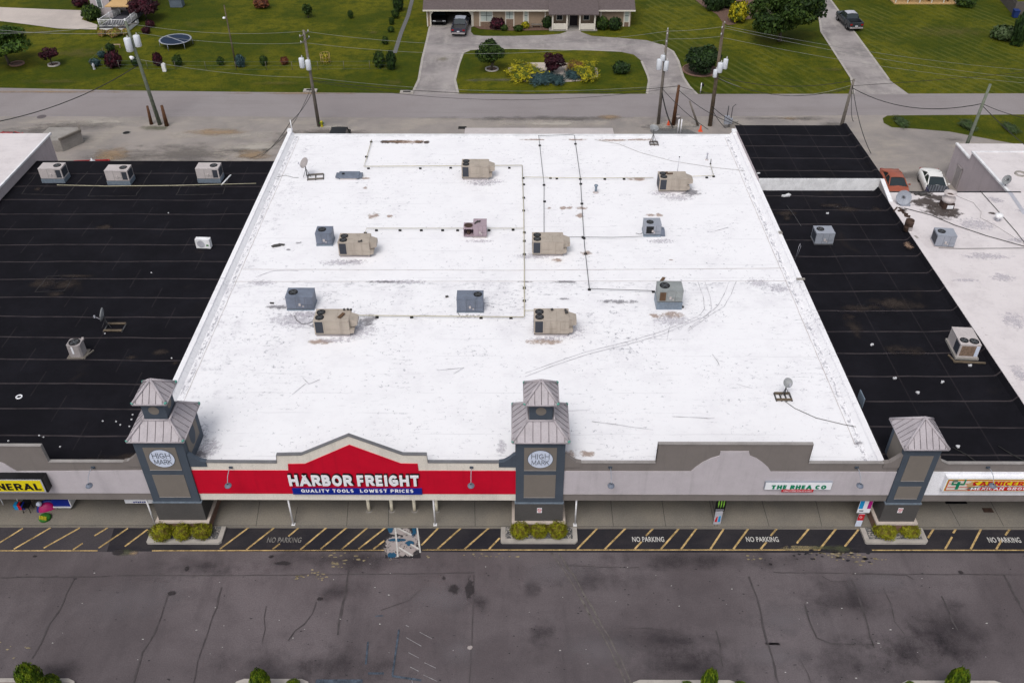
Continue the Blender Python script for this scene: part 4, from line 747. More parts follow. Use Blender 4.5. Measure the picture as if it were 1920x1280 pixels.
    # curved shoulder pieces joining the fascia
    if cup:
        for s_ in (-1, 1):
            x0 = cx+s_*h; pts = [(x0-s_*.05, zt-.3), (x0+s_*.95, zt-.3), (x0+s_*.95, zt+.05), (x0+s_*.65, zt+.12), (x0+s_*.35, zt+.36), (x0+s_*.12, zt+.62), (x0-s_*.05, zt+.68)]
            dark = (cx < -10 and s_ > 0) or (-1 < cx < 5 and s_ < 0)
            MB().prism(pts if s_ > 0 else pts[::-1], YF-.07, YB+.06, 'y').build('shoulder', 'slate' if dark else 'taupe', t, True)
    else:
        for s_ in (-1, 1):
            x0 = cx+s_*h; L_ = .9 if s_ < 0 else .5
            pts = [(x0-s_*.05, zt-.3), (x0+s_*L_, zt-.3), (x0+s_*L_, zt+.05), (x0+s_*L_*.65, zt+.12), (x0+s_*L_*.3, zt+.42), (x0+s_*.1, zt+.65), (x0-s_*.05, zt+.7)]
            MB().prism(pts if s_ > 0 else pts[::-1], YF-.07, YB+.06, 'y').build('shoulder', 'taupe', t, True)
    return t, zd
XL, XC, XR = -19.62, 1.48, 22.66
tower(XL, 1.37, 7.58, ((838, 879), (889, 929.5)), True, 'left tower with two-tier metal roof beside the red fascia', (-1, 1))
tower(XC, 1.37, 7.58, ((837, 878.5), (888, 929)), True, 'middle tower with two-tier metal roof between the red and grey fascias', (-1, 1))
tower(XR, 1.0, 7.15, ((851, 897), (908, 930)), False, 'right tower with single pyramid metal roof and no cupola', (-1, 1))
for cx, lb in ((XL, 'oval pale sign reading HIGH MARK on the left tower'), (XC, 'oval pale sign reading HIGH MARK on the middle tower')):
    z = Q(cx, 857.5, YT).z; zr = (Q(cx, 842, YT).z-Q(cx, 874, YT).z)/2
    t = thing('oval_sign', (cx, YT, z), lb, 'sign', 'oval signs on the towers')
    R = Matrix.Rotation(pi/2, 3, 'X'); m_ = MB(); m_.disc((cx, YT-.045, z), .72, 36, 0, R, zr*1.04); m_.build('rim', 'letterslate', t, True)
    m_ = MB(); m_.disc((cx, YT-.055, z), .69, 36, 0, R, zr); m_.build('face', 'roundel', t, True)
    letters('lettering', 'HIGH', 'letterslate', t, cx-.50, cx+.50, z+.05, z+.42, YT-.07, .01, .10, .5, serif=True, asp=.9)
    letters('lettering', 'MARK', 'letterslate', t, cx-.48, cx+.48, z-.42, z-.06, YT-.07, .01, .10, .4, serif=True, asp=.9)
    m_ = MB()
    for k, (w, n) in enumerate(((.94, 4), (1.0, 4))):
        pass
for px, cx, lb in ((1011.5, XC, 'small red and white no smoking sign on the middle tower siding'), (1688, XR, 'small red and white no smoking sign on the right tower siding')):
    p = Q(px, 956.5, YT-.07)
    t = thing('small_sign', (p.x, YT-.07, p.z), lb, 'sign', 'no smoking signs on tower siding')
    MB().bx(p.x-.14, p.x+.14, YT-.075, YT-.06, p.z-.2, p.z+.2).build('plate', 'letterwhite', t, True)
    m_ = MB(); R = Matrix.Rotation(pi/2, 3, 'X'); m_.lathe([(.12, 0), (.12, .004), (.085, .004), (.085, 0)], (p.x, YT-.08, p.z+.06), 18, 0, R)
    m_.prism([(p.x-.08, p.z+.12), (p.x-.06, p.z+.135), (p.x+.08, p.z), (p.x+.06, p.z-.015)], YT-.083, YT-.081, 'y'); m_.bx(p.x-.06, p.x+.06, YT-.079, YT-.077, p.z+.045, p.z+.07); m_.bx(p.x-.1, p.x+.1, YT-.079, YT-.077, p.z-.12, p.z-.1); m_.bx(p.x-.08, p.x+.08, YT-.079, YT-.077, p.z-.16, p.z-.145); m_.build('symbol', 'signred', t, True)
# ------------------------------------------------------------------ SIGNS
t = thing('store_sign', (Q(665, 905, YF).x, YF, 4), 'white HARBOR FREIGHT channel letters above a blue slogan strip on the red fascia', 'sign')
x0, x1 = Q(543, 910, YF-.2).x, Q(787, 910, YF-.2).x; z0, z1 = Q(660, 911, YF-.2).z, Q(660, 891.5, YF-.2).z
xm0, xm1 = Q(660.5, 905, YF-.2).x, Q(670, 905, YF-.2).x
for (s_, a, b) in (('HARBOR', x0, xm0), ('FREIGHT', xm1, x1)):
    letters('letter_return', s_, 'signblack', t, a+.01, b+.03, z0+.0, z1+.03, YF-.15, .10, .225, .24, .025, .74)
    letters('lettering', s_, 'letterwhite', t, a, b, z0, z1, YF-.20, .045, .225, .24, 0, .74)
a, b = Q(548, 918, YF-.12), Q(791, 918, YF-.12)
MB().bx(a.x, b.x, YF-.13, YF-.045, Q(660, 924, YF).z+.02, Q(660, 913, YF).z).build('slogan_strip', 'signblue', t, True)
zz0, zz1 = Q(660, 922.3, YF-.13).z, Q(660, 916.8, YF-.13).z
letters('lettering', 'QUALITY TOOLS', 'letterwhite', t, Q(564.5, 919, YF-.13).x, Q(663, 919, YF-.13).x, zz0-.01, zz1+.01, YF-.145, .01, .20, .36)
letters('lettering', 'LOWEST PRICES', 'letterwhite', t, Q(675, 919, YF-.13).x, Q(775, 919, YF-.13).x, zz0-.01, zz1+.01, YF-.145, .01, .20, .36)
# yellow sign
t = thing('store_sign', (Q(60, 908, YF).x, YF, 4), 'yellow box sign with black letters NERAL in a black frame', 'sign')
D = .55; pr_ = Q(81, 918, YF-D); xr = Q(86.5, 920, YF-D).x; zt_, zb_ = Q(60, 899, YF-D).z, Q(60, 922, YF-D).z
MB().bx(-40, xr+.1, YF-D+.02, YF-.045, zb_-.04, zt_+.06).build('sign_box', 'signblack', t, True)
MB().bx(-40, xr, YF-D-.01, YF-D+.018, zb_, zt_).build('frame', 'silver', t, True)
MB().bx(-40, pr_.x+.06, YF-D-.02, YF-D-.011, zb_+.07, zt_-.05).build('face', 'signyellow', t, True)
xe = Q(77, 912, YF-D).x; lw = (Q(77, 912, YF-D).x-Q(12, 912, YF-D).x)/4
letters('lettering', 'GENERAL', 'signblack', t, xe-lw*7.1, xe, Q(60, 917.8, YF-D).z, Q(60, 905.5, YF-D).z, YF-D-.035, .01, .205, .26)
# rhea sign
t = thing('store_sign', (Q(1495, 910, YF).x, YF, 4), 'narrow white box sign with green THE RHEA CO letters and red ribbon', 'sign')
a, b = Q(1434, 915, YF-.2).x, Q(1558, 915, YF-.2).x; q0, q1 = Q(1495, 917.5, YF-.2).z, Q(1495, 905, YF-.2).z
MB().bx(a-.03, b+.03, YF-.18, YF-.045, q0-.03, q1+.03).build('sign_box', 'steelgrey', t, True); MB().bx(a, b, YF-.2, YF-.181, q0, q1).build('face', 'letterwhite', t, True)
for (s_, u, v) in (('THE', 1447, 1476), ('RHEA', 1482.5, 1523), ('CO', 1529.5, 1550)):
    letters('lettering', s_, 'signgreen', t, Q(u, 910, YF-.2).x, Q(v, 910, YF-.2).x, Q(0, 913.3, YF-.2).z, Q(0, 905.8, YF-.2).z, YF-.215, .01, .27, .30)
u, v = Q(1466, 915, YF-.2).x, Q(1526, 915, YF-.2).x; k0, k1 = Q(0, 918.5, YF-.2).z, Q(0, 913.6, YF-.2).z
MB().bx(u, v, YF-.222, YF-.215, k0, k1).build('ribbon', 'signred', t, True)
text('lettering', 'TOBACCO BEER SODA ICE & LIGHT', 'letterwhite', t, u+.08, v-.08, k0+.05, k1-.05, 'xz', YF-.226, 0, 0)
# grocery sign
t = thing('store_sign', (Q(1860, 910, YF).x, YF, 4), 'long CARNICERIA Mexican grocery sign with painted cactus on white panel', 'sign')
Dc = .35; a = Q(1771, 917, YF-Dc).x; b = a+9.5; q0, q1 = Q(1800, 919.5, YF-Dc).z, Q(1800, 899, YF-Dc).z
MB().bx(a-.09, b, YF-Dc+.012, YF-.045, q0-.06, q1+.12).build('sign_box', 'whitepanel', t, True)
m_ = MB(); m_.bx(a-.02, b, YF-Dc, YF-Dc+.01, q0-.02, q1+.02); m_.build('border', 'yellowtoy', t, True)
MB().bx(a+.02, b, YF-Dc-.006, YF-Dc-.001, q0+.02, q1-.03).build('border_stripe', 'signred', t, True)
MB().bx(a+.07, b, YF-Dc-.012, YF-Dc-.007, q0+.07, q1-.08).build('face', 'creamtrim', t, True)
m_ = MB()
for k in (.3, .62): m_.bx(a+.1, a+2.3, YF-Dc-.016, YF-Dc-.013, q0+(q1-q0)*k, q0+(q1-q0)*k+.05)
m_.build('stripe', 'signred', t, True)
y_ = YF-Dc-.02; HS = q1-q0
m_ = MB(); X = a+.55; m_.bx(X, X+.18, y_, y_+.003, q0+.12, q1-.14); m_.bx(X-.28, X+.42, y_-.002, y_-.001, q0+.48, q0+.60); m_.bx(X-.3, X-.2, y_-.003, y_-.002, q0+.5, q0+.8); m_.bx(X+.36, X+.46, y_-.003, y_-.002, q0+.5, q0+.95); m_.build('cactus', 'limegreen' if False else 'signgreen', t, True)
m_ = MB(); R = Matrix.Rotation(pi/2, 3, 'X'); m_.disc((X+.85, y_-.004, q0+.55*HS), .27, 20, 0, R, .2); m_.disc((X+.85, y_-.006, q0+.68*HS), .13, 16, 0, R, .16); m_.build('hat', 'awning', t, True)
m_ = MB(); m_.prism([(X+.6, q0+.15), (X+.8, q0+.32), (X+1.2, q0+.36), (X+1.75, q0+.5), (X+1.3, q0+.24), (X+1.0, q0+.14)], y_-.008, y_-.007, 'y'); m_.disc((X-.15, y_-.004, q0+.82), .16, 14, 0, R, .12); m_.build('figure', 'woodolive', t, True)
X0 = Q(1824, 905, YF-Dc).x; lw = (Q(1919, 905, YF-Dc).x-X0)/8.25
HS = q1-q0; MB().bx(X0-.12, X0+lw*10.3, y_-.004, y_-.002, q0+.50*HS, q1-.11*HS).build('banner', 'signyellow', t, True)
letters('lettering', 'CARNICERIA', 'signred', t, X0, X0+lw*10.1, q0+.52*HS, q1-.13*HS, y_-.014, .006, .22, .30, serif=True)
MB().bx(X0-.15, X0+lw*10.3, y_-.004, y_-.002, q0+.09*HS, q0+.38*HS).build('ribbon', 'signred', t, True)
letters('lettering', 'MEXICAN GROCERY', 'letterwhite', t, X0+.02, X0+lw*11.6, q0+.12*HS, q0+.35*HS, y_-.014, .006, .17, .36, serif=True)
text('lettering', 'LA FE DE ABARROTES', 'woodolive', t, X0+.7, X0+lw*9.2, q0+.40*HS, q0+.48*HS, 'xz', y_-.01, 0, 0)
for px, lb in ((175, 'gooseneck lamp over the left grey fascia beside the yellow sign'), (433, 'gooseneck lamp on the red fascia next to the left tower'), (884, 'gooseneck lamp on the red fascia near the middle tower'), (1144, 'gooseneck lamp on the grey fascia right of the middle tower'), (1606, 'gooseneck lamp on the grey fascia left of the right tower'), (1852, 'gooseneck lamp hanging in front of the grocery sign')): light(px, lb)
# ------------------------------------------------------------------ UNDER THE CANOPY
for px, lb in ((692, 'cream bollard, leftmost of four under the red fascia'), (735, 'cream bollard, second from the left under the red fascia'), (777.5, 'cream bollard, third from the left under the red fascia'), (819, 'cream bollard, rightmost of four, beside a thin post')):
    c = G(px, 957, .15)
    if px == 692:
        BO = thing('bollard', c, lb, 'bollard', 'cream bollards before the store entrance')
        MB().tube([(0, 0, 0), (0, 0, 1.0)], .10, 12).build('pipe', 'bollardpaint', BO); MB().lathe([(.105, .97), (.10, 1.04), (.05, 1.09), (0, 1.10)], n=12).build('dome', 'bollardpaint', BO); MB().lathe([(.2, .004), (.12, .03)], n=12).build('footing', 'concrete', BO)
    else: dup(BO, c, 0, lb)
# banner column with green claws
t = thing('drink_banner', G(1344, 985, .15), 'black banner with three green claw marks above a silver, red and blue can print', 'banner')
c = t.location.copy(); yb = c.y+.1
MB().tube([(c.x, yb+.05, .15), (c.x, yb+.05, 2.7)], .05, 8).build('pole', 'white_metal', t, True)
zA = Q(1350, 957, yb).z
MB().bx(c.x-.30, c.x+.30, yb-.03, yb-.005, zA, 2.6).build('upper_banner', 'signblack', t, True)
m_ = MB()
for k in (-1, 0, 1):
    x = c.x+k*.15+.02; m_.prism([(x-.055, zA+1.25), (x+.05, zA+1.28), (x+.03, zA+.75), (x+.05, zA+.62), (x, zA+.22+.05*abs(k)), (x-.03, zA+.7)], yb-.04, yb-.035, 'y')
m_.build('claw_mark', 'limegreen', t, True); MB().bx(c.x-.25, c.x+.25, yb-.036, yb-.033, zA+.1, zA+.15).build('caption_strip', 'silver', t, True)
MB().bx(c.x-.22, c.x+.22, yb-.03, yb-.005, .2, zA-.02).build('lower_banner', 'silver', t, True)
m_ = MB(); m_.prism([(c.x-.17, .45), (c.x-.03, .4), (c.x-.03, zA-.45), (c.x-.1, zA-.5)], yb-.04, yb-.035, 'y', 0); m_.prism([(c.x+.02, .4), (c.x+.17, .45), (c.x+.13, zA-.4), (c.x+.03, zA-.45)], yb-.04, yb-.035, 'y', 1); m_.build('can_print', ['signred', 'cyan'], t, True)
# window posters near right tower
t = thing('hanging_banner', Q(1618, 950, 36.0), 'hanging banner in blue, white and magenta beside the right tower', 'banner')
p0, p1 = Q(1606, 961, 36.0), Q(1630, 961, 36.0); xa, xb = p0.x, p1.x; z0_ = p0.z
MB().bx(xa, xb, 36.0, 36.02, z0_, 2.65).build('panel', 'letterwhite', t, True)
m_ = MB(); w_ = (xb-xa)/3; m_.bx(xa+.02, xa+w_*1.05, 35.985, 35.995, z0_+.38, 2.64, 0); m_.bx(xb-w_*.95, xb-.02, 35.985, 35.995, z0_+.38, 2.64, 1); m_.build('colour_field', ['cyan', 'magenta'], t, True)
m_ = MB(); m_.bx(xa+.1, xa+.35, 35.985, 35.995, z0_+.16, z0_+.24); m_.build('caption_strip', 'letterslate', t, True)
p0, p1 = Q(1603, 985, 35.75), Q(1612, 985, 35.75); xa = p0.x
t = thing('poster_stand', (xa+.15, 35.75, .15), 'small red and pale blue poster stand at the kerb by the right planter', 'poster')
zz_ = Q(1612, 963, 35.75).z
MB().bx(xa, xa+.36, 35.74, 35.77, .16, zz_).build('panel', 'roundel', t, True); MB().bx(xa, xa+.36, 35.725, 35.735, .16+(zz_-.16)*.5, zz_).build('colour_field', 'signred', t, True)
text('lettering', 'Co', 'letterwhite', t, xa+.08, xa+.24, .15+zz_*.62, .15+zz_*.78, 'xz', 35.72, 0, 0)
# hanging white sign at left
t = thing('hanging_sign', Q(262, 942, 36.3), 'white hanging sign with blue lettering under the canopy left of the left tower', 'sign')
xa, xb = Q(234, 940, 36.3).x, Q(287, 940, 36.3).x; z0_ = Q(250, 943, 36.3).z
MB().bx(xa, xb, 36.3, 36.36, z0_, 2.68).build('panel', 'letterwhite', t, True); m_ = MB()
for k in range(7): m_.box((xa+xb)/2-.3+k*.13, 36.29, z0_+.10+.02*(k % 2), .09, .005, .1)
m_.build('blue_mark', 'signblue', t, True)
# goods before the discount store
t = thing('display_cart', G(115, 950, .15), 'blue display cart with white frame behind the pink toy', 'cart')
a, b = Q(103, 947, 37.3), Q(131, 949, 37.3); X0_, X1_ = G(96, 949, .7).x, G(128, 949, .7).x
MB().bx(X0_, X1_, 36.9, 37.9, .45, 1.05).build('tub', 'signblue', t, True); m_ = MB(); m_.bx(X0_-.03, X1_+.04, 36.84, 36.89, .40, .48); m_.bx(X1_+.01, X1_+.06, 36.9, 37.9, .4, 1.1); m_.build('frame', 'white_metal', t, True)
m_ = MB()
for x in (X0_+.1, X1_-.1): m_.tube([(x, 37.0, .15), (x, 37.0, .42)], .04)
m_.build('wheel', 'rubber', t, True)
t = thing('water_toy', G(88, 970, .15), 'pink and blue round inflatable toy propped on a yellow-green base', 'inflatable toy')
c = Q(88, 955, 36.9); R = Matrix.Rotation(radians(55), 3, 'X') @ Matrix.Rotation(radians(18), 3, 'Y')
MB().lathe([(0, .12), (.25, .11), (.42, .05), (.48, 0), (.42, -.06), (0, -.1)], c, 24, 0, R).build('pink_disc', 'pinktoy', t, True)
MB().lathe([(.44, .04), (.54, .07), (.62, 0), (.55, -.1), (.40, -.12)], c+Vector((.03, .05, -.02)), 24, 0, R).build('blue_ring', 'bluetoy', t, True)
c2 = G(83, 972, .25); MB().lathe([(0, .25), (.28, .22), (.36, .1), (.34, 0), (0, 0)], (c2.x, c2.y+.1, .16), 16).build('base', 'greentoy', t, True); m_ = MB()
for k in range(5): m_.box(c2.x-.2+k*.1, c2.y-.05-.02*k, .42, .06, .3, .03, .4)
m_.build('base_pattern', 'yellowtoy', t, True)
c3 = Q(73, 944, 36.9); MB().lathe([(0, .16), (.13, .1), (.18, 0), (.1, -.16), (0, -.2)], c3, 12).build('head', 'roundel', t, True); MB().box(c.x+.12, c.y-.35, c.z-.38, .26, .1, .08, .3).build('white_label', 'letterwhite', t, True)
t = thing('folding_chair', G(54, 956, .15), 'black plastic chair under the canopy beside the pink toy', 'chair')
c = t.location; MB().box(c.x, c.y, .58, .42, .42, .05).build('seat', 'signblack', t, True); MB().box(c.x, c.y+.22, .85, .42, .05, .5).build('backrest', 'signblack', t, True)
for a in (-1, 1):
    for b in (-1, 1): MB().tube([(c.x+a*.18, c.y+b*.17, .57), (c.x+a*.22, c.y+b*.22, .15)], .022).build('leg', 'signblack', t, True)
    MB().box(c.x+a*.22, c.y, .78, .05, .42, .04).build('armrest', 'signblack', t, True)
t = thing('display_table', G(12, 945, .15), 'white folding table at far left with blue and red packages hanging beside it', 'table')
c = t.location; MB().bx(c.x-2.2, c.x+.9, c.y-.1, c.y+.7, .88, .93).build('tabletop', 'white_metal', t, True)
for a in (-.2, .8): MB().tube([(c.x+a, c.y, .88), (c.x+a+.05, c.y-.05, .15)], .03).build('leg', 'white_metal', t, True)
for i, (px, m__, lb) in enumerate(((27, 'cyan', 'blue carton beside the white folding table'), (33, 'signred', 'red carton between the two blue cartons'), (38, 'signblue', 'dark blue carton nearest the black chair'))):
    q = G(px, 946, .6); tag(MB().box(q.x, q.y+.15, .35, .24, .3, .4).build('carton', m__), lb, 'carton', 'cartons on the left sidewalk')
for (px, py, w, h, m__, lb) in ((1790, 937, 40, 14, 'signblack', 'black floor mat on the sidewalk below the grocery sign'), (1852, 956, 18, 8, 'rust', 'small dark brown metal cover set in the right sidewalk')):
    q = G(px, py, .16); s = ppm(q.y); tag(MB().box(q.x, q.y, .165, w/s, h/s*1.3, .03).build('floor_mat' if h > 10 else 'access_cover', m__), lb, 'mat' if h > 10 else 'cover')
# ------------------------------------------------------------------ PLANTS
def leaves(mb, fn, n, leaf, seed, slots=3, up=.3):
    rnd = random.Random(seed)
    for i in range(n):
        p, d, tone = fn(rnd)
        nr = (d*1.0+Vector((rnd.gauss(0, .6), rnd.gauss(0, .6), rnd.gauss(0, .6)+up))).normalized()
        a = nr.cross(Vector((rnd.gauss(0, 1), rnd.gauss(0, 1), rnd.gauss(0, 1)))).normalized(); b = nr.cross(a)
        l = leaf*rnd.uniform(.6, 1.4); w = l*rnd.uniform(.5, .8)
        mb.add([p-a*l, p-b*w, p+a*l, p+b*w], [(0, 1, 2, 3)], tone)
def lump(d, seed, f=2.2, amp=.22):
    return 1+amp*(mn.noise(d*f+Vector((seed*7.1, seed*3.3, seed)))*1.6)+amp*.5*mn.noise(d*f*2.7+Vector((seed, 5, 9)))
def unit_blob(seed, n=1100, leaf=.10, amp=.22, flat=.0, shell=(.80, 1.04)):
    mb = MB()
    def fn(r):
        d = Vector((r.gauss(0, 1), r.gauss(0, 1), r.gauss(0, 1))).normalized()
        R_ = lump(d, seed, 2.2, amp)*r.uniform(*shell)
        tn = mn.noise(d*3.1+Vector((seed, 2, 4)))+r.uniform(-.25, .25)
        tone = 1 if tn > .18 else (2 if tn < -.2 else 0)
        return Vector((d.x*R_, d.y*R_, (d.z*R_+1)*.5)), d, tone
    leaves(mb, fn, n, leaf, seed)
    bm = bmesh.new(); bmesh.ops.create_icosphere(bm, subdivisions=2, radius=1)
    vs = []
    for v in bm.verts:
        d = v.co.normalized(); R_ = lump(d, seed, 2.2, amp)*.80; vs.append((d.x*R_, d.y*R_, (d.z*R_+1)*.5))
    mb.add(vs, [[w.index for w in f.verts] for f in bm.faces], 2); bm.free()
    return mb
BLOB = {}
def shrub_mesh(kind, var, **k):
    key = (kind, var, tuple(sorted(k.items())))
    if key not in BLOB:
        mb = unit_blob(var+1, **k); o = mb.build('shrub', ['leaf_%s_%d' % (kind, i) for i in range(3)]); BLOB[key] = o.data; bpy.data.objects.remove(o)
    return BLOB[key]
SC = [0]
def shrub(px, pyb, w, hpx, kind, label, z=0.0, group=None, name='shrub', k=None, flat=0):
    SC[0] += 1
    g = G(px, pyb, z); s = ppm(g.y, z); r = w/2/s; a = atan2(CH-z, g.y)
    hc = sqrt(max((hpx/2/s)**2-(r*sin(a))**2, (.55*r*cos(a))**2))/cos(a)
    c = G(px, pyb-hpx/2, z+hc); c.z = z; h = 2*hc
    ry = r
    if flat: hc = flat/2; ry = sqrt(max((hpx/2/s)**2-(hc*cos(a))**2, .3))/sin(a); c = G(px, pyb-hpx/2, z+hc); c.z = z; h = flat
    kw = k or {}
    me = shrub_mesh(kind, SC[0] % 3, **kw)
    o = bpy.data.objects.new(name, me); sc.collection.objects.link(o); o.location = c; o.scale = (r, ry, h); o.rotation_euler.z = 0 if flat else SC[0]*1.7
    return tag(o, label, 'shrub', group)
GK = dict(n=3200, leaf=.05, amp=.13, shell=(.80, 1.07))
for (px, py, w, h, lb) in ((303, 1014, 43, 38, 'left of the three round yellow-green bushes below the left tower'), (341, 1012, 35, 33, 'middle of the three round yellow-green bushes below the left tower'), (378, 1011, 37, 34, 'right one of the three round yellow-green bushes below the left tower'),
                           (975, 1010, 36, 35, 'left of the three round yellow-green bushes below the middle tower'), (1011, 1008, 34, 32, 'middle of the three round yellow-green bushes below the middle tower'), (1046, 1009, 36, 35, 'right one of the three round yellow-green bushes below the middle tower'),
                           (1660, 1011, 43, 37, 'larger left one of two round bushes below the right tower'), (1705, 1008, 39, 33, 'right one of two round bushes below the right tower')):
    shrub(px, py, w, h, 'globe', lb, .15, 'round bushes in the tower planters', k=GK)
AK = dict(n=3600, leaf=.055, amp=.08, shell=(.86, 1.05))
for (px, ytop, w, hh, lb) in ((40, 1241, 62, 2.0, 'big conical evergreen at the bottom left corner'), (85, 1268, 60, 1.3, 'low evergreen beside the bottom left conical one'), (481, 1251, 52, 1.8, 'conical evergreen in the lot island left of centre'), (547, 1271, 40, 1.3, 'low evergreen right of the left centre conical one'), (1336, 1248, 42, 1.9, 'slim conical evergreen at the bottom edge right of centre'), (1290, 1277, 40, 1.1, 'barely visible low evergreen left of the slim conical one'), (1390, 1277, 40, 1.1, 'barely visible low evergreen right of the slim conical one'), (1808, 1248, 52, 1.9, 'conical evergreen at the bottom right corner'), (1710, 1273, 30, 1.1, 'small evergreen in the bottom right island')):
    yc = 24.9 if hh < 1.5 else 24.6
    tp = Q(px, ytop+7, yc); hh = max(tp.z-.15, .7); r = w/2/ppm(yc, 1)
    SC[0] += 1
    me = shrub_mesh('arbor', SC[0] % 3, **AK); o = bpy.data.objects.new('evergreen', me); sc.collection.objects.link(o); o.location = (tp.x, yc, .15); o.scale = (r*.72, r*.72, hh); tag(o, lb, 'shrub', 'evergreens in the parking lot islands')
for (xa, xb, lb) in ((-80, 148, 'curbed lot island at bottom left'), (440, 585, 'curbed lot island left of centre'), (1180, 1385, 'curbed lot island right of centre'), (1680, 1880, 'curbed lot island at bottom right')):
    a, b = G(xa, 1274).x, G(xb, 1274).x; yt = G(960, 1275.5).y
    t = thing('lot_island', ((a+b)/2, yt-1.5, 0), lb, 'island', 'curbed islands in the parking lot')
    r = .5; pts = [(a+r, yt), (b-r, yt), (b-.15, yt-.15), (b, yt-r), (b, yt-3), (a, yt-3), (a, yt-r), (a+.15, yt-.15)]
    MB().prism(pts[::-1], -.02, .13, 'z').build('curb', 'curb', t, True); pi_ = [(a+.3, yt-.25), (b-.3, yt-.25), (b-.3, yt-2.8), (a+.3, yt-2.8)]
    MB().poly(pi_[::-1], .14).build('bed', 'mulch', t, True)
for pts, lb in ((((286, 987.5), (273, 1017), (414, 1016), (424, 987.5)), 'concrete planter with gravel under the left tower'), (((939, 987.5), (939, 1016), (1083.5, 1016), (1081, 987.5)), 'concrete planter with gravel under the middle tower'), (((1612, 987.5), (1624, 1017), (1741, 1017), (1729, 987.5)), 'concrete planter with gravel under the right tower')):
    P = [G(*p, .15) for p in pts]; cx = sum(p.x for p in P)/4
    t = thing('planter', (cx, 35.1, 0), lb, 'planter', 'planters at the tower feet')
    xs0, xs1 = min(P[0].x, P[1].x), max(P[2].x, P[3].x); x0, x1 = (P[0].x+P[1].x)/2, (P[2].x+P[3].x)/2; y0 = P[1].y
    MB().prism([(x0, 35.64), (x0, y0+.08), (x0+.08, y0), (x1-.15, y0), (x1, y0+.15), (x1, 35.64)], -.02, .15, 'z').build('curb', 'curb', t, True)
    bd_ = MB(); bd_.bx(x0+.28, x1-.28, y0+.28, 35.62, .151, .165); o = bd_.build('gravel', 'gravelgrey', t, True)
    rnd = random.Random(int(cx*10)); g_ = MB()
    for i in range(330):
        x = rnd.uniform(x0+.3, x1-.3); y = rnd.uniform(y0+.3, 35.6); s = rnd.uniform(.03, .06); g_.box(x, y, .18, s*1.5, s, s, rnd.uniform(0, 3), rnd.choice((0, 0, 1, 2)))
    o = g_.build('gravel_stones', ['curb', 'concrete', 'conduit'], t, True); tag(o, kind='stuff')
# residential side: shrubs
lawnsh = [
 (178, 124, 18, 14, 'bluejun', 'small blue-green shrub at the left end of the wire fence'), (190, 108, 14, 12, 'bluejun', 'little bluish shrub left of the dark maroon bush'), (211, 126, 30, 30, 'maroon', 'dark maroon bush behind the left pole with two transformers'), (206, 96, 16, 14, 'dark', 'small dark shrub beyond the dark maroon bush'), (254, 123, 15, 16, 'dark', 'dark shrub partly behind the leftmost utility pole'),
 (295, 123, 17, 24, 'maroon', 'narrow maroon shrub below the trampoline'), (332, 123, 17, 19, 'green', 'rounded green shrub right of the trampoline shadow'), (413, 122, 13, 15, 'green', 'small green shrub left of the thin dark lamp pole'), (450, 125, 18, 22, 'bluejun', 'grey-blue shrub right beside the thin lamp pole'), (494, 122, 14, 17, 'green', 'small green shrub midway along the wire fence'), (533, 121, 14, 14, 'rusty', 'small brownish shrub left of the second utility pole'),
 (711, 126, 22, 28, 'green', 'dense upright green shrub near the fence corner'), (733, 130, 18, 34, 'dark', 'loose tall dark shrub at the fence corner'), (722, 83, 12, 14, 'green', 'small shrub beside the gravel strip above the fence corner'), (733, 60, 12, 10, 'green', 'tiny green shrub third up the gravel strip'), (734, 46, 10, 13, 'green', 'tiny round shrub fourth up the gravel strip'), (741, 34, 14, 17, 'green', 'green shrub near the top of the gravel strip'), (746, 20, 20, 30, 'dark', 'taller dark shrub at the top of the gravel strip'),
 (657, 34, 10, 14, 'green', 'lone small green shrub in the open lawn'), (490, 15, 28, 18, 'rusty', 'rust-red bush at the top edge of the left lawn'), (281, 51, 16, 13, 'maroon', 'small maroon shrub right of the white deck'), (273, 63, 15, 12, 'maroon', 'round dark maroon shrub on lawn below the deck corner'),
 (150, 12, 28, 18, 'maroon', 'low maroon bush left of the pale house'), (170, 37, 34, 28, 'green', 'bright green shrub at the left wall of the pale house'), (191, 68, 16, 12, 'flower', 'orange flowering clump left below the deck'), (214, 68, 24, 14, 'flower', 'orange flowering clump middle below the deck'), (236, 66, 14, 12, 'flower', 'small pink flowering clump right below the deck'),
 (1045, 139, 2, 2, 'dark', None), (1165, 138, 32, 22, 'dark', 'spiky dark green shrub on the oval lawn right of the flower bed'), (932, 54, 26, 20, 'maroon', 'maroon maple shrub by the brick house front'), (945, 57, 14, 10, 'green', 'little green shrub next to the maroon one at the brick house'), (972, 58, 18, 10, 'green', 'low green shrub below the narrow window'), (985, 53, 15, 12, 'yellow', 'small yellow-green shrub below the narrow window'), (1026, 52, 18, 20, 'dark', 'dark green shrub left of the house porch'), (1129, 55, 24, 23, 'green', 'light green bush right of the house porch'), (1153, 56, 23, 23, 'dark', 'dark bushy shrub second right of the porch'),
 (1385, 40, 36, 36, 'yellow', 'ball-shaped golden shrub on the mulch bed'), (1340, 18, 40, 36, 'dark', 'dark evergreen shrub behind the golden ball shrub'), (1366, 14, 30, 30, 'dark', 'second dark evergreen shrub just above the golden ball shrub'),
 (1884, 72, 44, 22, 'grassy', 'clump of tall ornamental grass on the right lawn'), (1916, 84, 26, 60, 'dark', 'dark upright shrub at the right picture edge'), (1812, 8, 34, 12, 'green', 'low green bed shrub right of the far right porch'), (962+34, 20, 2, 2, 'dark', None)]
for a in lawnsh:
    if a[5]: shrub(*a[:6], group=None, k=dict(n=900, leaf=.12))
BK = dict(n=4200, leaf=.05, amp=.45, shell=(.75, 1.1))
shrub(982, 150, 62, 34, 'yellow', 'bright yellow spreading juniper at the left of the flower bed', .02, k=BK, flat=.9)
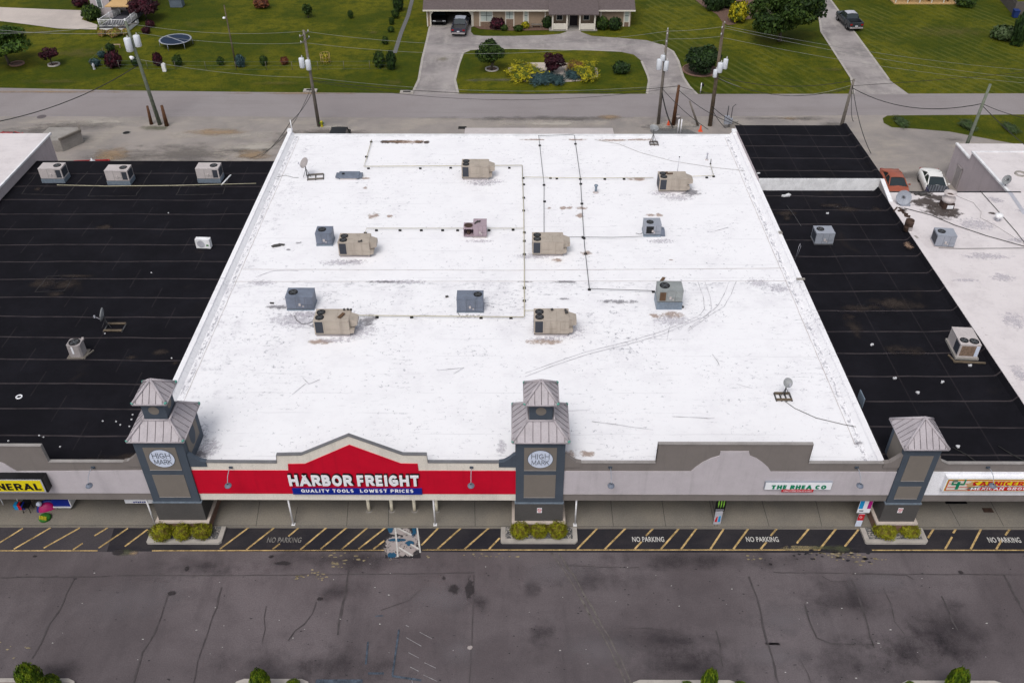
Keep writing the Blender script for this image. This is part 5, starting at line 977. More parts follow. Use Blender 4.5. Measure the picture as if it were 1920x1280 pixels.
shrub(1098, 150, 44, 34, 'yellow', 'yellow spreading juniper at the right of the flower bed', .02, k=BK, flat=.9)
shrub(1080, 134, 34, 20, 'redyellow', 'reddish yellow juniper tips behind the right yellow juniper', .02, k=BK, flat=.8)
shrub(1016, 157, 58, 26, 'bluejun', 'blue-green spreading juniper at the front of the flower bed', .02, k=BK, flat=.7)
shrub(1046, 157, 26, 16, 'bluejun', 'small blue juniper in the middle of the flower bed', .02, k=BK, flat=.6)
shrub(1076, 149, 32, 22, 'bluejun', 'deep blue juniper touching the right yellow juniper', .02, k=BK, flat=.6)
for (px, py, w, h, lb) in ((1690, 232, 22, 9, 'rough weed clump at the left end of the ditch strip'), (1815, 238, 26, 8, 'rough weed clump in the ditch near the greenish pole'), (1895, 243, 22, 8, 'rough weed clump at the right end of the ditch strip')): shrub(px, py, w, h, 'grassy', lb, 0, 'weeds in the roadside ditch', k=BK, flat=.5)
def tree(px, pyb, w, top, kind, label, trunk_h, n=6000, leaf=.16, stems=1, group=None):
    """px,pyb trunk foot; w crown width px; top crown top py"""
    c = G(px, pyb); s = ppm(c.y); r = w/2/s
    t = thing('tree', c, label, 'tree', group)
    a = atan2(CH, c.y); tz = Q(px, top, c.y).z; H_ = max(tz-r*.3, trunk_h+r*.9)
    mb = MB(); rnd = random.Random(int(px))
    for k in range(stems):
        q = rnd.uniform(-.3, .3)*r*(1 if stems > 1 else .3)
        mb.tube([(0, 0, 0), (q*.3, rnd.uniform(-.1, .1), trunk_h*.6), (q, rnd.uniform(-.2, .2), trunk_h+(H_-trunk_h)*.4)], .05*r+.05, 7, 0, .02*r+.02)
    for k in range(7):
        th = rnd.uniform(0, 2*pi); zz2 = trunk_h*.8+rnd.uniform(0, .4)*(H_-trunk_h)
        mb.tube([(0, 0, zz2), (cos(th)*r*.4, sin(th)*r*.4, zz2+r*.3), (cos(th)*r*.75, sin(th)*r*.75, zz2+r*.55)], .025*r+.02, 5, 0, .01)
    mb.build('trunk', 'bark', t)
    cr = MB(); K = 26; clumps = []
    for k in range(K):
        d = Vector((rnd.gauss(0, 1), rnd.gauss(0, 1), rnd.gauss(0, 1))).normalized()*rnd.uniform(.35, .78)
        clumps.append((Vector((d.x*r, d.y*r, trunk_h+(H_-trunk_h)*(.5+d.z*.5))), rnd.uniform(.26, .42)*r, rnd.choice((0, 0, 1, 2))))
    zs = (H_-trunk_h)/2/r
    def fn(rn):
        c_, rr, tone = clumps[rn.randrange(K)]
        d = Vector((rn.gauss(0, 1), rn.gauss(0, 1), rn.gauss(0, 1))).normalized()
        return c_+Vector((d.x, d.y, d.z*min(1, zs)))*rr*rn.uniform(.7, 1.1), d, tone if rn.random() < .7 else rn.choice((0, 1, 2))
    leaves(cr, fn, n, leaf, int(px))
    cr.build('crown', ['leaf_%s_%d' % (kind, i) for i in range(3)], t)
    return t
tree(18, 122, 105, 38, 'bright', 'bright green broad tree at the left picture edge', 1.2, 7000, .17)
tree(98, 123, 42, 88, 'maroon', 'small dark red ornamental tree in a stone ring at left', .9, 2000, .11)
tree(276, 38, 62, -12, 'maroon', 'large dark red tree beside the white deck', .8, 4000, .16)
tree(921, 133, 58, 66, 'green', 'multi-stemmed green tree in a stone ring on the oval lawn', .9, 6000, .13, 4)
tree(1037, 136, 48, 94, 'maroon', 'dark maroon Japanese maple in the middle of the flower bed', .3, 4500, .11)
tree(1314, 137, 72, 74, 'dark', 'big dark rounded tree in a brick ring by the driveway mouth', .4, 8000, .16)
tree(1462, 78, 150, -55, 'green', 'largest green tree beside the right driveway', 1.0, 15000, .22)
tree(406+172, 33, 20, 2, 'green', 'young small green tree alone on the left lawn', .2, 900, .12)
for i, (x, y, k) in enumerate(((-70, 165, 'green'), (-30, 172, 'dark'), (40, 170, 'green'), (85, 160, 'dark'), (110, 150, 'green'))): pass
for (px, py, r, lb, m__) in ((98, 125, .75, 'pale stone ring around the small dark red tree', 'curb'), (922, 134, .85, 'round stone edging under the tree on the oval lawn', 'curb'), (1316, 141, 2.2, 'reddish brick ring around the big dark rounded tree', 'brick'), (28, 124, .9, 'brick ring around the tree at the left edge', 'brick')):
    c = G(px, py); m_ = MB(); m_.lathe([(r, .0), (r, .16), (r-.18, .16), (r-.18, .05)], c+Vector((0, r*.7, 0)), 22, 0); m_.disc(c+Vector((0, r*.7, .06)), r-.17, 22, 1); tag(m_.build('tree_ring', [m__, 'mulch']), lb, 'tree ring')
# ------------------------------------------------------------------ ROOFTOP UNITS
def fan(t, x, y, z, r, blade=True, m='fanblack'):
    m_ = MB(); m_.lathe([(r*1.08, -.01), (r*1.08, .035), (r, .04), (r*.98, .012), (0, .012)], (x, y, z), 24, 0); f = m_.build('fan', m, t)
    m_ = MB()
    for k in range(4):
        a = k*pi/2+.5; m_.prism([(x+cos(a)*.06, y+sin(a)*.06), (x+cos(a)*r*.85, y+sin(a)*r*.85), (x+cos(a+.6)*r*.85, y+sin(a+.6)*r*.85), (x+cos(a+.9)*.06, y+sin(a+.9)*.06)], z+.015, z+.022, 'z')
    m_.lathe([(r*.2, .022), (r*.2, .05), (0, .05)], (x, y, z), 10)
    m_.build('fan_blade', 'fanblade', f)
    m_ = MB()
    for k in (.45, .72): m_.lathe([(r*k, .042), (r*k+.012, .05), (r*k+.024, .042)], (x, y, z), 20)
    m_.bx(x-r, x+r, y-.008, y+.008, z+.042, z+.05); m_.build('fan_guard', 'conduit', f)
def beige(label):
    t = thing('rooftop_unit', (0, 0, 0), label, 'air conditioner', 'beige rooftop units')
    W_, D_, H_ = 2.35, 1.38, 1.08
    MB().bx(.06, W_-.05, .06, D_-.05, 0, .17).build('curb', 'unitwhite', t)
    m_ = MB(); m_.bx(0, W_, 0, D_, .17, .22, 1); m_.bx(0, W_, 0, D_, .221, .22+H_, 0); m_.bx(-.015, W_*.985, -.015, D_+.015, .20+H_, .235+H_, 0); m_.build('cabinet', ['beige', 'conduit'], t)
    m_ = MB()
    for x in (.68, 1.75): m_.bx(x, x+.014, -.006, -.001, .24, .19+H_)
    for (a, b, c, d) in ((.75, 1.5, .3, .62), (1.8, 2.3, .55, 1.2)): m_.bx(a, b, -.006, -.001, c, c+.012); m_.bx(a, b, -.006, -.001, d, d+.012)
    m_.bx(.62, .634, 0, D_, .236+H_, .241+H_); m_.bx(1.5, 1.51, 0, D_, .236+H_, .241+H_); m_.build('panel_seam', 'beigedark', t)
    m_ = MB(); m_.bx(.08, .60, -.012, -.001, .32, .16+H_)
    m_.build('coil_grille', 'grille', t); g = t.children[-1] if t.children else None
    m_ = MB(); m_.bx(-.012, -.001, .1, D_-.1, .3, .16+H_); m_.build('coil_grille', 'grille', t)
    fan(t, .37, .40, .24+H_, .27); fan(t, .37, .98, .24+H_, .27)
    m_ = MB(); m_.prism([(W_, .22+H_*.98), (W_+.50, .22+H_*.80), (W_+.50, .22+H_*.52), (W_, .22+H_*.40)], .25, D_-.3, 'y'); m_.prism([(W_, .22+H_*.38), (W_+.28, .22+H_*.26), (W_+.24, .22+H_*.06), (W_, .22+H_*.02)], .05, D_-.5, 'y', 0); m_.build('intake_hood', 'beige', t)
    return t
clutter_later = []
PB = beige('beige rooftop unit with twin fans next to the small blue-grey unit on the second row')
for (a, y, b, lb) in ((636, 479, 693, None), (866, 334, 915, 'beige rooftop unit nearest the rear edge, centre of the white roof'), (1235, 358, 1288, 'beige rooftop unit at the right rear with a thin aerial behind it'), (998, 477, 1056, 'beige rooftop unit with bare top in the centre beside the long gas pipe'), (591, 627, 657, 'beige rooftop unit in the front row at left with a brown board on top'), (1001, 626, 1067, 'beige rooftop unit in the front row just right of the gas pipe')):
    c = G(a, y, 5.45); c.z = 5.25
    if lb is None: PB.location = c
    else: dup(PB, c, 0, lb)
def pack(name, W_, D_, H_, m, curb, label, fx, fr, fy=None, grille=None, hood=False, curbm='galv', sidegr=False, group='grey package units'):
    t = thing('rooftop_unit', (0, 0, 0), label, 'air conditioner', group)
    MB().bx(-.03, W_+.03, -.03, D_+.03, 0, curb).build('curb', curbm, t)
    m_ = MB(); m_.bx(0, W_, 0, D_, curb+.001, curb+H_, 0); m_.bx(-.015, W_+.015, -.015, D_+.015, curb+H_, curb+H_+.03, 0); m_.build('cabinet', m, t)
    m_ = MB()
    for x in (W_*.36, W_*.7): m_.bx(x, x+.014, -.006, -.001, curb+.05, curb+H_-.05)
    m_.bx(W_*.4, W_*.95, -.006, -.001, curb+H_*.35, curb+H_*.35+.014); m_.bx(0, W_, -.008, -.001, curb+.01, curb+.04); m_.build('panel_seam', 'conduit', t)
    fan(t, fx, fy or D_*.5, curb+H_+.035, fr)
    if grille: MB().bx(grille[0], grille[1], -.013, -.002, curb+.12, curb+H_-.1).build('coil_grille', grille[2], t)
    if sidegr: 
        x = -.013 if sidegr < 0 else W_+.002; MB().bx(x, x+.011, .1, D_-.1, curb+.12, curb+H_-.12).build('coil_grille', 'grille', t)
    if hood: MB().prism([(W_, curb-.1), (W_+.38, curb-.15), (W_+.3, curb+H_*.45), (W_, curb+H_*.55)], 0, D_*.45, 'y').build('intake_hood', 'bluegrey', t)
    m_ = MB(); m_.box(W_*.5, -.03, curb+H_*.4, .14, .05, .2); m_.box(W_*.62, -.02, curb+H_*.25, .08, .03, .12); m_.build('control_box', 'unitwhite', t)
    return t
def put(t, px, py, z=5.25, dz=.0, rz=0): c = G(px, py, z+dz); c.z = z; t.location = c; t.rotation_euler.z = rz; return t
put(pack('g1', 1.22, 1.1, .95, 'bluegrey', .12, 'small tall blue-grey unit left of the second row beige unit', .45, .28, .6), 594, 461)
put(pack('g2', 1.85, 1.15, .98, 'bluegrey', .12, 'blue-grey unit at the left front behind the beige unit', .45, .30, .6), 539, 582)
put(pack('g3', 1.83, 1.15, .98, 'bluegrey', .08, 'blue-grey unit standing alone in the middle of the front row', 1.45, .27, .65), 857, 586)
put(pack('g4', 1.3, 1.1, .85, 'steelgrey', .18, 'grey unit with black grille and sloped hood on the right of the white roof', .45, .26, .45, (.15, .72, 'fanblack'), True), 1207, 444)
put(pack('g5', 1.72, 1.2, .92, 'greengrey', .62, 'green-grey unit raised on a tall galvanised curb', .5, .33, .65, (.12, .55, 'browntrash')), 1231, 580)
t = pack('pk', 1.02, 1.05, .98, 'pinkgrey', .1, 'two-level pinkish grey unit with an open rusted compressor side', .5, .01, .5, None, False, 'unitwhite'); put(t, 888, 446)
m_ = MB(); m_.bx(-.78, -.002, .05, 1.0, .1, .16); m_.bx(-.78, -.002, .05, 1.0, .74, .80); m_.bx(-.78, -.74, .05, 1.0, .16, .74); m_.bx(-.78, -.002, .92, 1.0, .16, .74); m_.build('open_frame', 'pinkgrey', t)
m_ = MB(); m_.lathe([(.34, .805), (.34, .83), (.28, .84), (0, .815)], (-.4, .55, 0), 18); m_.lathe([(.12, .17), (.15, .3), (.15, .5), (0, .56)], (-.4, .35, 0), 12); m_.build('compressor', 'rust', t)
for (px, py, z, m__, lb, parts) in ((640, 592, 6.62, 'browntrash', 'dark brown board lying on top of the left front beige unit', ((0, 0, .04, .22, .6, .05, -.45),)), (1256, 326, 6.62, 'browntrash', 'dark board on top of the right rear beige unit', ((0, 0, .04, .5, .12, .05, .1), (-.25, .2, .04, .15, .12, .08, .5))),
        (893, 417, 6.4, 'siding', 'forked dark scrap on top of the pinkish grey unit', ((0, 0, .03, .1, .5, .05, -.5), (.18, .12, .03, .08, .35, .05, -.9))), (1062, 586, 6.62, 'siding', 'dark weight on the rear corner of the front right beige unit', ((0, 0, .05, .2, .2, .12, .2),)), (655, 581, 6.62, 'siding', 'row of small black weights on the left front beige unit', ((-.35, 0, .05, .13, .12, .1, .2), (-.1, .02, .05, .12, .12, .1, .6), (.12, -.02, .05, .14, .12, .1, 0))), (1035, 581, 6.62, 'siding', 'small black weight on top of the front right beige unit', ((0, 0, .05, .16, .13, .1, .4), (.9, -.05, .05, .13, .13, .1, .1))), (675, 453, 6.62, 'siding', 'small dark hinge scrap on top of the second row left beige unit', ((0, 0, .04, .3, .1, .06, .4), (.1, .08, .04, .08, .2, .06, 0)))):
    clutter_later.append((px, py, z, m__, lb, parts))
LU = None
for (px, py, lb) in ((80, 343, 'pale unit farthest left at the rear of the left black roof'), (203, 347, 'middle of three pale units at the rear of the left black roof'), (372, 343, 'right one of three pale units, beside a white stick on the black roof')):
    if LU is None:
        LU = pack('lu', 1.95, 1.15, .95, 'unitwhite', .38, lb, 1.45, .30, .6, (1.42, 1.85, 'grille'), False, 'galv', 1, 'pale units on the left black roof'); put(LU, px, py, 5.0)
    else: c = G(px, py, 5.0); dup(LU, c, 0, lb)
put(pack('rb', 1.42, 1.15, .95, 'steelgrey', .06, 'light grey unit on the narrow right black roof', .42, .27, .65, None, False, 'conduit', -1), 1527, 459, 4.8)
t = put(pack('rw', 1.42, 1.2, .95, 'steelgrey', .06, 'light grey unit on the pinkish roof with dark left grille', .42, .27, .65, None, False, 'unitwhite', -1), 1752, 463, 5.1); t.rotation_euler.z = radians(-6)
# large pale unit
t = thing('rooftop_unit', G(1792, 672, 4.8), 'large pale unit with twin front fans on the right black roof', 'air conditioner', None, radians(-4)); t.scale = (.93, .93, .88)
MB().bx(-.1, 1.5, -.12, 2.15, 0, .18).build('curb', 'concrete', t); m_ = MB(); m_.bx(0, 1.4, 0, 2.05, .181, 1.3); m_.bx(-.02, 1.42, -.02, 2.07, 1.301, 1.34); m_.build('cabinet', 'unitwhite', t)
fan(t, .36, .5, 1.345, .27); fan(t, 1.02, .42, 1.345, .30)
MB().bx(.12, 1.1, -.014, -.002, .3, 1.2).build('coil_grille', 'stone', t); MB().bx(-.014, -.002, .1, .85, .3, 1.2).build('coil_grille', 'grille', t); MB().bx(1.12, 1.36, -.03, -.002, .3, 1.2).build('access_panel', 'roundel', t)
m_ = MB(); m_.prism([(-.3, -.5), (1.9, -.5), (1.9, -.35), (-.3, -.3)], .02, .09, 'z'); m_.box(-.3, -.1, .06, .1, .9, .08, .3); m_.build('base_rail', 'wood', t)
# mini split and round condenser
t = thing('condenser_unit', G(369, 467, 5.0), 'small white single-fan split unit near the right edge of the left black roof', 'air conditioner', None, radians(-3))
MB().bx(0, 1.12, 0, .42, .08, .85).build('cabinet', 'white_metal', t); m_ = MB(); R = Matrix.Rotation(pi/2, 3, 'X'); m_.disc((.42, -.012, .46), .30, 22, 0, R); m_.build('fan_guard', 'silver', t); m_ = MB(); m_.bx(.1, .2, -.05, .46, 0, .079); m_.bx(.9, 1.0, -.05, .46, 0, .079); m_.build('foot', 'rubber', t); MB().bx(.82, 1.0, -.012, -.001, .3, .42).build('label_plate', 'greentoy', t)
t = thing('condenser_unit', G(131, 671, 5.0), 'upright beige-grey condenser with open top fan on the left black roof', 'air conditioner')
m_ = MB(); pts = [(.0, .1), (.1, 0), (.78, 0), (.88, .1), (.88, .7), (.78, .8), (.1, .8), (0, .7)]; m_.prism(pts, .06, 1.0, 'z'); m_.build('cabinet', 'unitgrey', t)
fan(t, .44, .4, 1.01, .33); MB().bx(.3, .42, -.02, -.002, .35, .9).build('label_plate', 'letterwhite', t); m_ = MB(); m_.box(.45, .38, .03, 1.2, 1.0, .05); m_.box(1.1, .3, .05, .08, 1.0, .08, -.4); m_.build('base_rail', 'woodgrey', t); MB().box(.86, .75, 1.03, .12, .12, .14).build('corner_knob', 'unitwhite', t)
# satellite dishes with ballast frames
def dish(px, py, z, label, face, dia, fw, fd, tilt=35, fm='wood', dm='dish', bars=2, dx=0, dy=0, h=.75):
    c = G(px, py, z); t = thing('satellite_dish', c, label, 'satellite dish', 'rooftop satellite dishes')
    m_ = MB()
    for k in range(bars+1):
        x = -fw/2+fw*k/bars; m_.bx(x-.04, x+.04, -fd/2, fd/2, .0, .07)
    m_.bx(-fw/2, fw/2, -fd/2, -fd/2+.16, .072, .14, 1); m_.bx(-fw/2, fw/2, fd/2-.16, fd/2, .072, .14, 1); m_.build('ballast_frame', ['conduit', fm], t)
    hx, hy = dx, dy
    m_ = MB(); m_.tube([(hx, hy, .07), (hx, hy, h)], .04, 8); m_.tube([(hx, hy, h*.7), (hx+.35, hy-.2, .08)], .02, 5); m_.tube([(hx, hy, h*.7), (hx-.3, hy-.2, .08)], .02, 5); m_.build('mast', 'conduit', t)
    R = Matrix.Rotation(radians(face), 3, 'Z') @ Matrix.Rotation(radians(90-tilt), 3, 'X'); r = dia/2
    m_ = MB(); m_.lathe([(r, .13), (r*.8, .08), (r*.5, .035), (0, .01), (0, -.01), (r*.5, .015), (r*.8, .06), (r+.015, .12), (r, .13)], Vector((hx, hy, h+.12)), 24, 0, R); m_.build('reflector', dm, t)
    tip = Vector((hx, hy, h+.12))+R @ Vector((0, -r*.5, r*1.2)); m_ = MB(); m_.tube([Vector((hx, hy, h+.12))+R @ Vector((0, -r, .1)), tip], .018, 5); m_.box(*tip, .1, .1, .16); m_.build('feed_arm', 'silver', t)
    return t
dish(592, 333, 5.25, 'satellite dish with brown reflector tilted left on the white roof rear corner', -58, .95, 1.35, 1.0, 40, 'woodgrey', 'unitgrey', 2, -.75, .2, 1.2).rotation_euler.z = .15
dish(1226, 270, 5.25, 'satellite dish standing at the rear edge of the white roof', 160, .85, .75, .75, 25, 'woodgrey', 'dish', 2, -.1, .2, 1.3)
dish(1468, 745, 5.25, 'satellite dish facing forward near the right front of the white roof', 10, .58, .95, .75, 45, 'wood', 'dish', 3, .1, .15, .95)
dish(216, 615, 5.0, 'thin edge-on satellite dish with timber frame on the left black roof', -82, .95, 1.25, .95, 12, 'wood', 'dish', 1, -.55, .1, .95)
# big half-round dish and small dish on pinkish roof
t = thing('satellite_dish', G(1690, 384, 5.1), 'wide grey half-round dish amid debris at the pinkish roof corner', 'satellite dish', 'rooftop satellite dishes')
R = Matrix.Rotation(radians(-12), 3, 'Z') @ Matrix.Rotation(radians(60), 3, 'X'); m_ = MB(); m_.lathe([(.60, .14), (.44, .07), (.24, .02), (0, 0), (.24, .01), (.45, .06), (.62, .13)], (.1, .2, .55), 26, 0, R); m_.build('reflector', 'steelgrey', t); m_ = MB(); m_.tube([(.1, .2, 0), (.1, .2, .7)], .05); m_.tube([(.1, .0, .6), (-.1, -.5, .9)], .02); m_.build('mast', 'conduit', t); MB().box(.25, -.1, .08, .8, .35, .14).build('ballast_block', 'steelgrey', t)
t = thing('satellite_dish', G(1884, 350, 4.26), 'small grey dish on the annex roof edge', 'satellite dish', 'rooftop satellite dishes')
R = Matrix.Rotation(radians(-70), 3, 'Z') @ Matrix.Rotation(radians(60), 3, 'X'); m_ = MB(); m_.lathe([(.42, .1), (.25, .03), (0, 0), (.25, .01), (.43, .08)], (0, 0, .65), 20, 0, R); m_.build('reflector', 'dish', t); m_ = MB(); m_.tube([(0, 0, 0), (0, 0, .6)], .03); m_.tube([(0, 0, .5), (-.35, -.1, .75)], .015); m_.build('mast', 'conduit', t)
# flat hatch
t = thing('roof_hatch', G(632, 337, 5.25), 'flat blue-grey roof hatch box at the left rear of the white roof', 'roof hatch')
MB().bx(.25, 1.7, 0, .95, 0, .15).build('curb', 'unitwhite', t); m_ = MB(); m_.bx(.1, 1.9, -.05, 1.0, .151, .30); m_.bx(-.15, .099, .1, .9, .12, .22); m_.bx(1.901, 2.15, .1, .9, .12, .24); m_.build('lid', 'bluegrey', t); MB().box(.5, .5, .33, .22, .2, .05).build('handle', 'signblack', t)
# vents and stacks
def vent(px, py, z, r, h, label, m='galv', cap=True, base=True):
    t = thing('roof_vent', G(px, py, z), label, 'roof vent', None)
    MB().tube([(0, 0, 0), (0, 0, h)], r, 12).build('pipe', m, t)
    if cap: MB().lathe([(r*1.7, h*.98), (r*1.8, h*1.02), (r*1.3, h*1.12), (0, h*1.16)], n=14).build('cap', m, t)
    if base: MB().lathe([(r*2.6, .004), (r*2.2, .03), (r*1.05, .12)], n=14).build('flashing', 'unitwhite' if m != 'conduit' else 'rubber', t)
vent(1117, 361, 5.25, .10, .65, 'short bluish metal vent alone on the white roof rear', 'galv')
vent(1325, 300, 5.25, .06, .6, 'thin grey vent pipe with dark base at right rear of the white roof', 'silver')
vent(1332, 308, 5.25, .035, .5, 'slim conduit riser beside the grey vent pipe', 'conduit', False)
t = thing('aerial', G(1270, 322, 5.25), 'thin upright aerial behind the right rear beige unit', 'aerial'); MB().tube([(0, 0, 0), (.03, 0, 1.4)], .02, 5).build('rod', 'silver', t); MB().box(.03, 0, 1.42, .1, .06, .08).build('tip', 'conduit', t)
t = thing('exhaust_fan', G(1774, 388, 5.1), 'soot-stained kitchen exhaust fan with white upturned hood', 'exhaust fan')
MB().bx(-.45, .45, -.4, .4, 0, .5).build('curb', 'rust', t); MB().lathe([(.42, .52), (.52, .60), (.55, .85), (.42, .9), (.42, 1.15), (.5, 1.25)], n=22).build('hood', 'unitwhite', t); MB().lathe([(.52, 1.25), (.5, 1.38), (.38, 1.3), (.25, 1.15), (0, 1.12)], n=22).build('rim', 'unitwhite', t); MB().disc((0, 0, 1.16), .36, 20).build('throat', 'rust', t); MB().box(.1, -.44, .22, .5, .05, .3).build('label_plate', 'letterwhite', t)
t = thing('turbine_vent', G(1870, 414, 5.1), 'small white turbine ventilator on the pinkish roof', 'roof vent')
MB().tube([(0, 0, 0), (0, 0, .25)], .16, 12).build('pipe', 'silver', t); m_ = MB(); m_.lathe([(.17, .25), (.30, .38), (.32, .5), (.25, .62), (0, .68)], n=18); m_.build('turbine', 'white_metal', t)
t = thing('oil_drum', G(1701, 432, 5.1), 'rusty black open drum at the edge of the pinkish roof', 'drum')
MB().lathe([(.3, 0), (.33, .02), (.33, .3), (.345, .32), (.33, .34), (.33, .64), (.345, .66), (.33, .95), (.30, .95), (.30, .1), (0, .1)], n=20).build('barrel', 'rust', t); MB().bx(-.1, .2, -.36, -.335, .15, .45).build('label_plate', 'unitgrey', t)
t = thing('roof_ring', G(1913, 327, 4.26), 'round curb ring lying on the annex roof', 'pipe ring'); MB().lathe([(.5, 0), (.5, .12), (.36, .12), (.36, 0)], n=24).build('ring', 'concrete', t)
# clutter
def clutter(name, px, py, z, m, label, cat, parts):
    c = G(px, py, z); mb = MB()
    for (dx, dy, dz, sx, sy, sz, rz) in parts: mb.box(c.x+dx, c.y+dy, z+dz, sx, sy, sz, rz)
    tag(mb.build(name, m), label, cat)
for (px, py, z, m__, lb, parts) in clutter_later: clutter('loose_scrap', px, py, z, m__, lb, 'scrap', parts)
clutter('membrane_scrap', 520, 461, 5.25, 'siding', 'torn dark membrane scrap lying on the left of the white roof', 'scrap', ((0, 0, .05, .5, .35, .05, .3), (.3, .12, .06, .5, .2, .04, -.2), (-.25, -.1, .05, .3, .25, .08, .8)))
clutter('brick_scrap', 510, 569, 5.25, 'siding', 'small dark brick left of the blue-grey front unit', 'brick', ((0, 0, .05, .28, .1, .08, -.1),))
clutter('brick_scrap', 838, 557, 5.25, 'siding', 'small dark brick left of the lone blue-grey unit', 'brick', ((0, 0, .05, .2, .14, .1, .3),))
clutter('wood_board', 1241, 531, 5.25, 'browntrash', 'short brown board behind the green-grey raised unit', 'board', ((0, 0, .3, .22, .7, .06, -.5),))
clutter('brick_scrap', 1279, 576, 5.25, 'siding', 'dark brick beside the tall galvanised curb', 'brick', ((0, 0, .05, .22, .14, .1, -.6),))
clutter('wood_board', 1445, 346, 5.9, 'trash', 'pale scrap lying at the front of the raised rear black roof', 'scrap', ((-.6, 2, .03, .25, .15, .05, .3),))
clutter('plastic_bag', 1474, 368, 4.8, 'trash', 'crumpled white bag on the black roof below the white wall', 'bag', ((0, 0, .06, .6, .18, .12, .1), (.2, .1, .08, .35, .3, .1, .6), (-.25, -.05, .06, .3, .2, .1, -.4)))
clutter('white_stick', 424, 338, 5.0, 'white_metal', 'white stick lying on the left black roof by the third pale unit', 'stick', ((0, 0, .03, .12, 1.9, .05, -.18),))
clutter('debris_pile', 1688, 398, 5.1, 'rust', 'pile of branches and rusted debris under the half-round dish', 'debris', ((0, 0, .1, .5, .2, .2, .3), (.2, -.3, .1, .6, .1, .1, -.7), (-.3, .3, .1, .7, .12, .15, .9), (.1, .2, .15, .1, .6, .1, .4), (.3, -.7, .06, .5, .25, .08, -.5)))
clutter('debris_pile', 1730, 366, 5.1, 'siding', 'dark rags and debris at the rear edge of the pinkish roof', 'debris', ((0, 0, .1, .6, .3, .2, .2), (.4, -.1, .08, .5, .2, .1, -.4), (-.5, .1, .08, .4, .2, .1, .6)))
clutter('brick_scrap', 1717, 447, 5.1, 'concrete', 'grey block on the pinkish roof below the drum', 'block', ((0, 0, .08, .2, .4, .14, .3),))
clutter('concrete_block', 1463, 437, 5.62, 'concrete', 'brown block on the right white parapet beside the light grey unit', 'block', ((0, 0, .05, .25, .3, .1, 0),))
clutter('concrete_block', 1501, 524, 5.62, 'concrete', 'long block across the right white parapet', 'block', ((0, 0, .05, .6, .16, .1, 0),))
clutter('metal_sheet', 1612, 756, 4.8, 'galv', 'blue metal sheet leaning at the outside of the right parapet', 'sheet', ((0, 0, .4, .06, .9, .7, 0),))
t = thing('conduit_loop', G(1491, 487, 4.8), 'two thin upright white conduits at the right parapet', 'conduit'); m_ = MB(); m_.tube([(0, 0, 0), (.05, 0, 1.2), (.1, 0, 1.45), (.2, 0, 1.2), (.1, .1, .2)], .02, 5); m_.build('pipe', 'silver', t)
for i, (px, py) in enumerate(((1677, 710), (1766, 717), (1720, 737), (1818, 686), (1634, 647), (1795, 838), (1551, 401))):
    clutter('litter_scrap', px, py, 4.8, 'trash', ['white litter scrap left of centre on the right black roof', 'white litter scrap right of centre on the right black roof', 'tiny white litter in the middle of the right black roof', 'white paper cup below the large pale unit', 'folded white scrap left of the large pale unit', 'white scrap just behind the grocery fascia', 'pale scrap near the rear of the right black roof'][i], 'litter', ((0, 0, .05, .2, .12, .08, i), (.08, .03, .05, .1, .1, .1, i*2)))
for i, (px, py) in enumerate(((16, 827), (74, 817), (82, 820), (113, 838), (193, 790), (218, 791), (226, 797), (243, 800), (247, 787), (249, 778), (284, 512), (316, 400), (197, 626), (322, 672))):
    clutter('litter_scrap', px, py, 5.0, 'trash', 'small white speck of litter on the left black roof, no. %s from the front' % ['one', 'two', 'three', 'four', 'five', 'six', 'seven', 'eight', 'nine', 'ten', 'eleven', 'twelve', 'thirteen', 'fourteen'][i] if False else ('tiny white pebble of litter scattered on the left black roof'), 'litter', ((0, 0, .04, .08, .08, .05, i),))
    sc.collection.objects[-1]['group'] = 'white litter on the left black roof'
t = thing('roof_ring', G(36, 744, 5.0), 'white ring lying on the left black roof', 'ring'); MB().lathe([(.2, .0), (.2, .05), (.13, .05), (.13, 0)], n=18).build('ring', 'letterwhite', t)
# ------------------------------------------------------------------ ROOF PIPES
def pipe(label, pts, m, r, blocks, name='roof_pipe', z=5.25, h=.18, cat='pipe'):
    P = [G(a, b, z+h) for a, b in pts]; c = P[0]
    t = thing(name, (c.x, c.y, z), label, cat, None)
    MB().tube(P, r*.72, 6).build('pipe_run', m, t, True)
    for (a, b) in blocks:
        q = G(a, b+3, z); MB().box(q.x, q.y, z+.06, .22, .14, .11).build('support_block', 'rubber', t, True)
pipe('yellowish gas pipe running front to back through the middle of the white roof', ((979, 310), (982, 400), (983, 500), (983, 592)), 'gaspipe', .045, [(981, 332), (982, 344), (982, 369), (982, 393), (983, 434), (983, 450), (983, 475), (983, 538), (983, 562)])
pipe('yellowish gas pipe along the rear left ending in a black corner bend', ((979, 310), (682, 312), (686, 300), (697, 262)), 'gaspipe', .045, [(691, 314), (788, 314), (845, 313), (955, 313), (687, 292), (696, 264)])
pipe('gas pipe branch running right towards the right rear unit', ((983, 332), (1100, 334), (1225, 333)), 'gaspipe', .035, [(1044, 333), (1088, 334), (1134, 334), (1170, 334), (1032, 332)])
pipe('short gas pipe beyond the right rear unit bending back', ((1292, 331), (1338, 329), (1332, 308)), 'gaspipe', .035, [(1325, 331), (1338, 329)])
pipe('gas pipe branch on the second row running left to the beige unit', ((685, 436), (687, 428), (983, 428)), 'gaspipe', .035, [(706, 430), (750, 430), (790, 430), (830, 430), (858, 430), (917, 430), (962, 429), (685, 435)])
pipe('gas pipe branch on the front row running left to the front beige unit', ((668, 591), (983, 594)), 'gaspipe', .045, [(707, 593), (772, 593), (902, 594), (958, 594)])
pipe('short gas pipe stub to the front right beige unit', ((983, 582), (1003, 582)), 'gaspipe', .035, [])
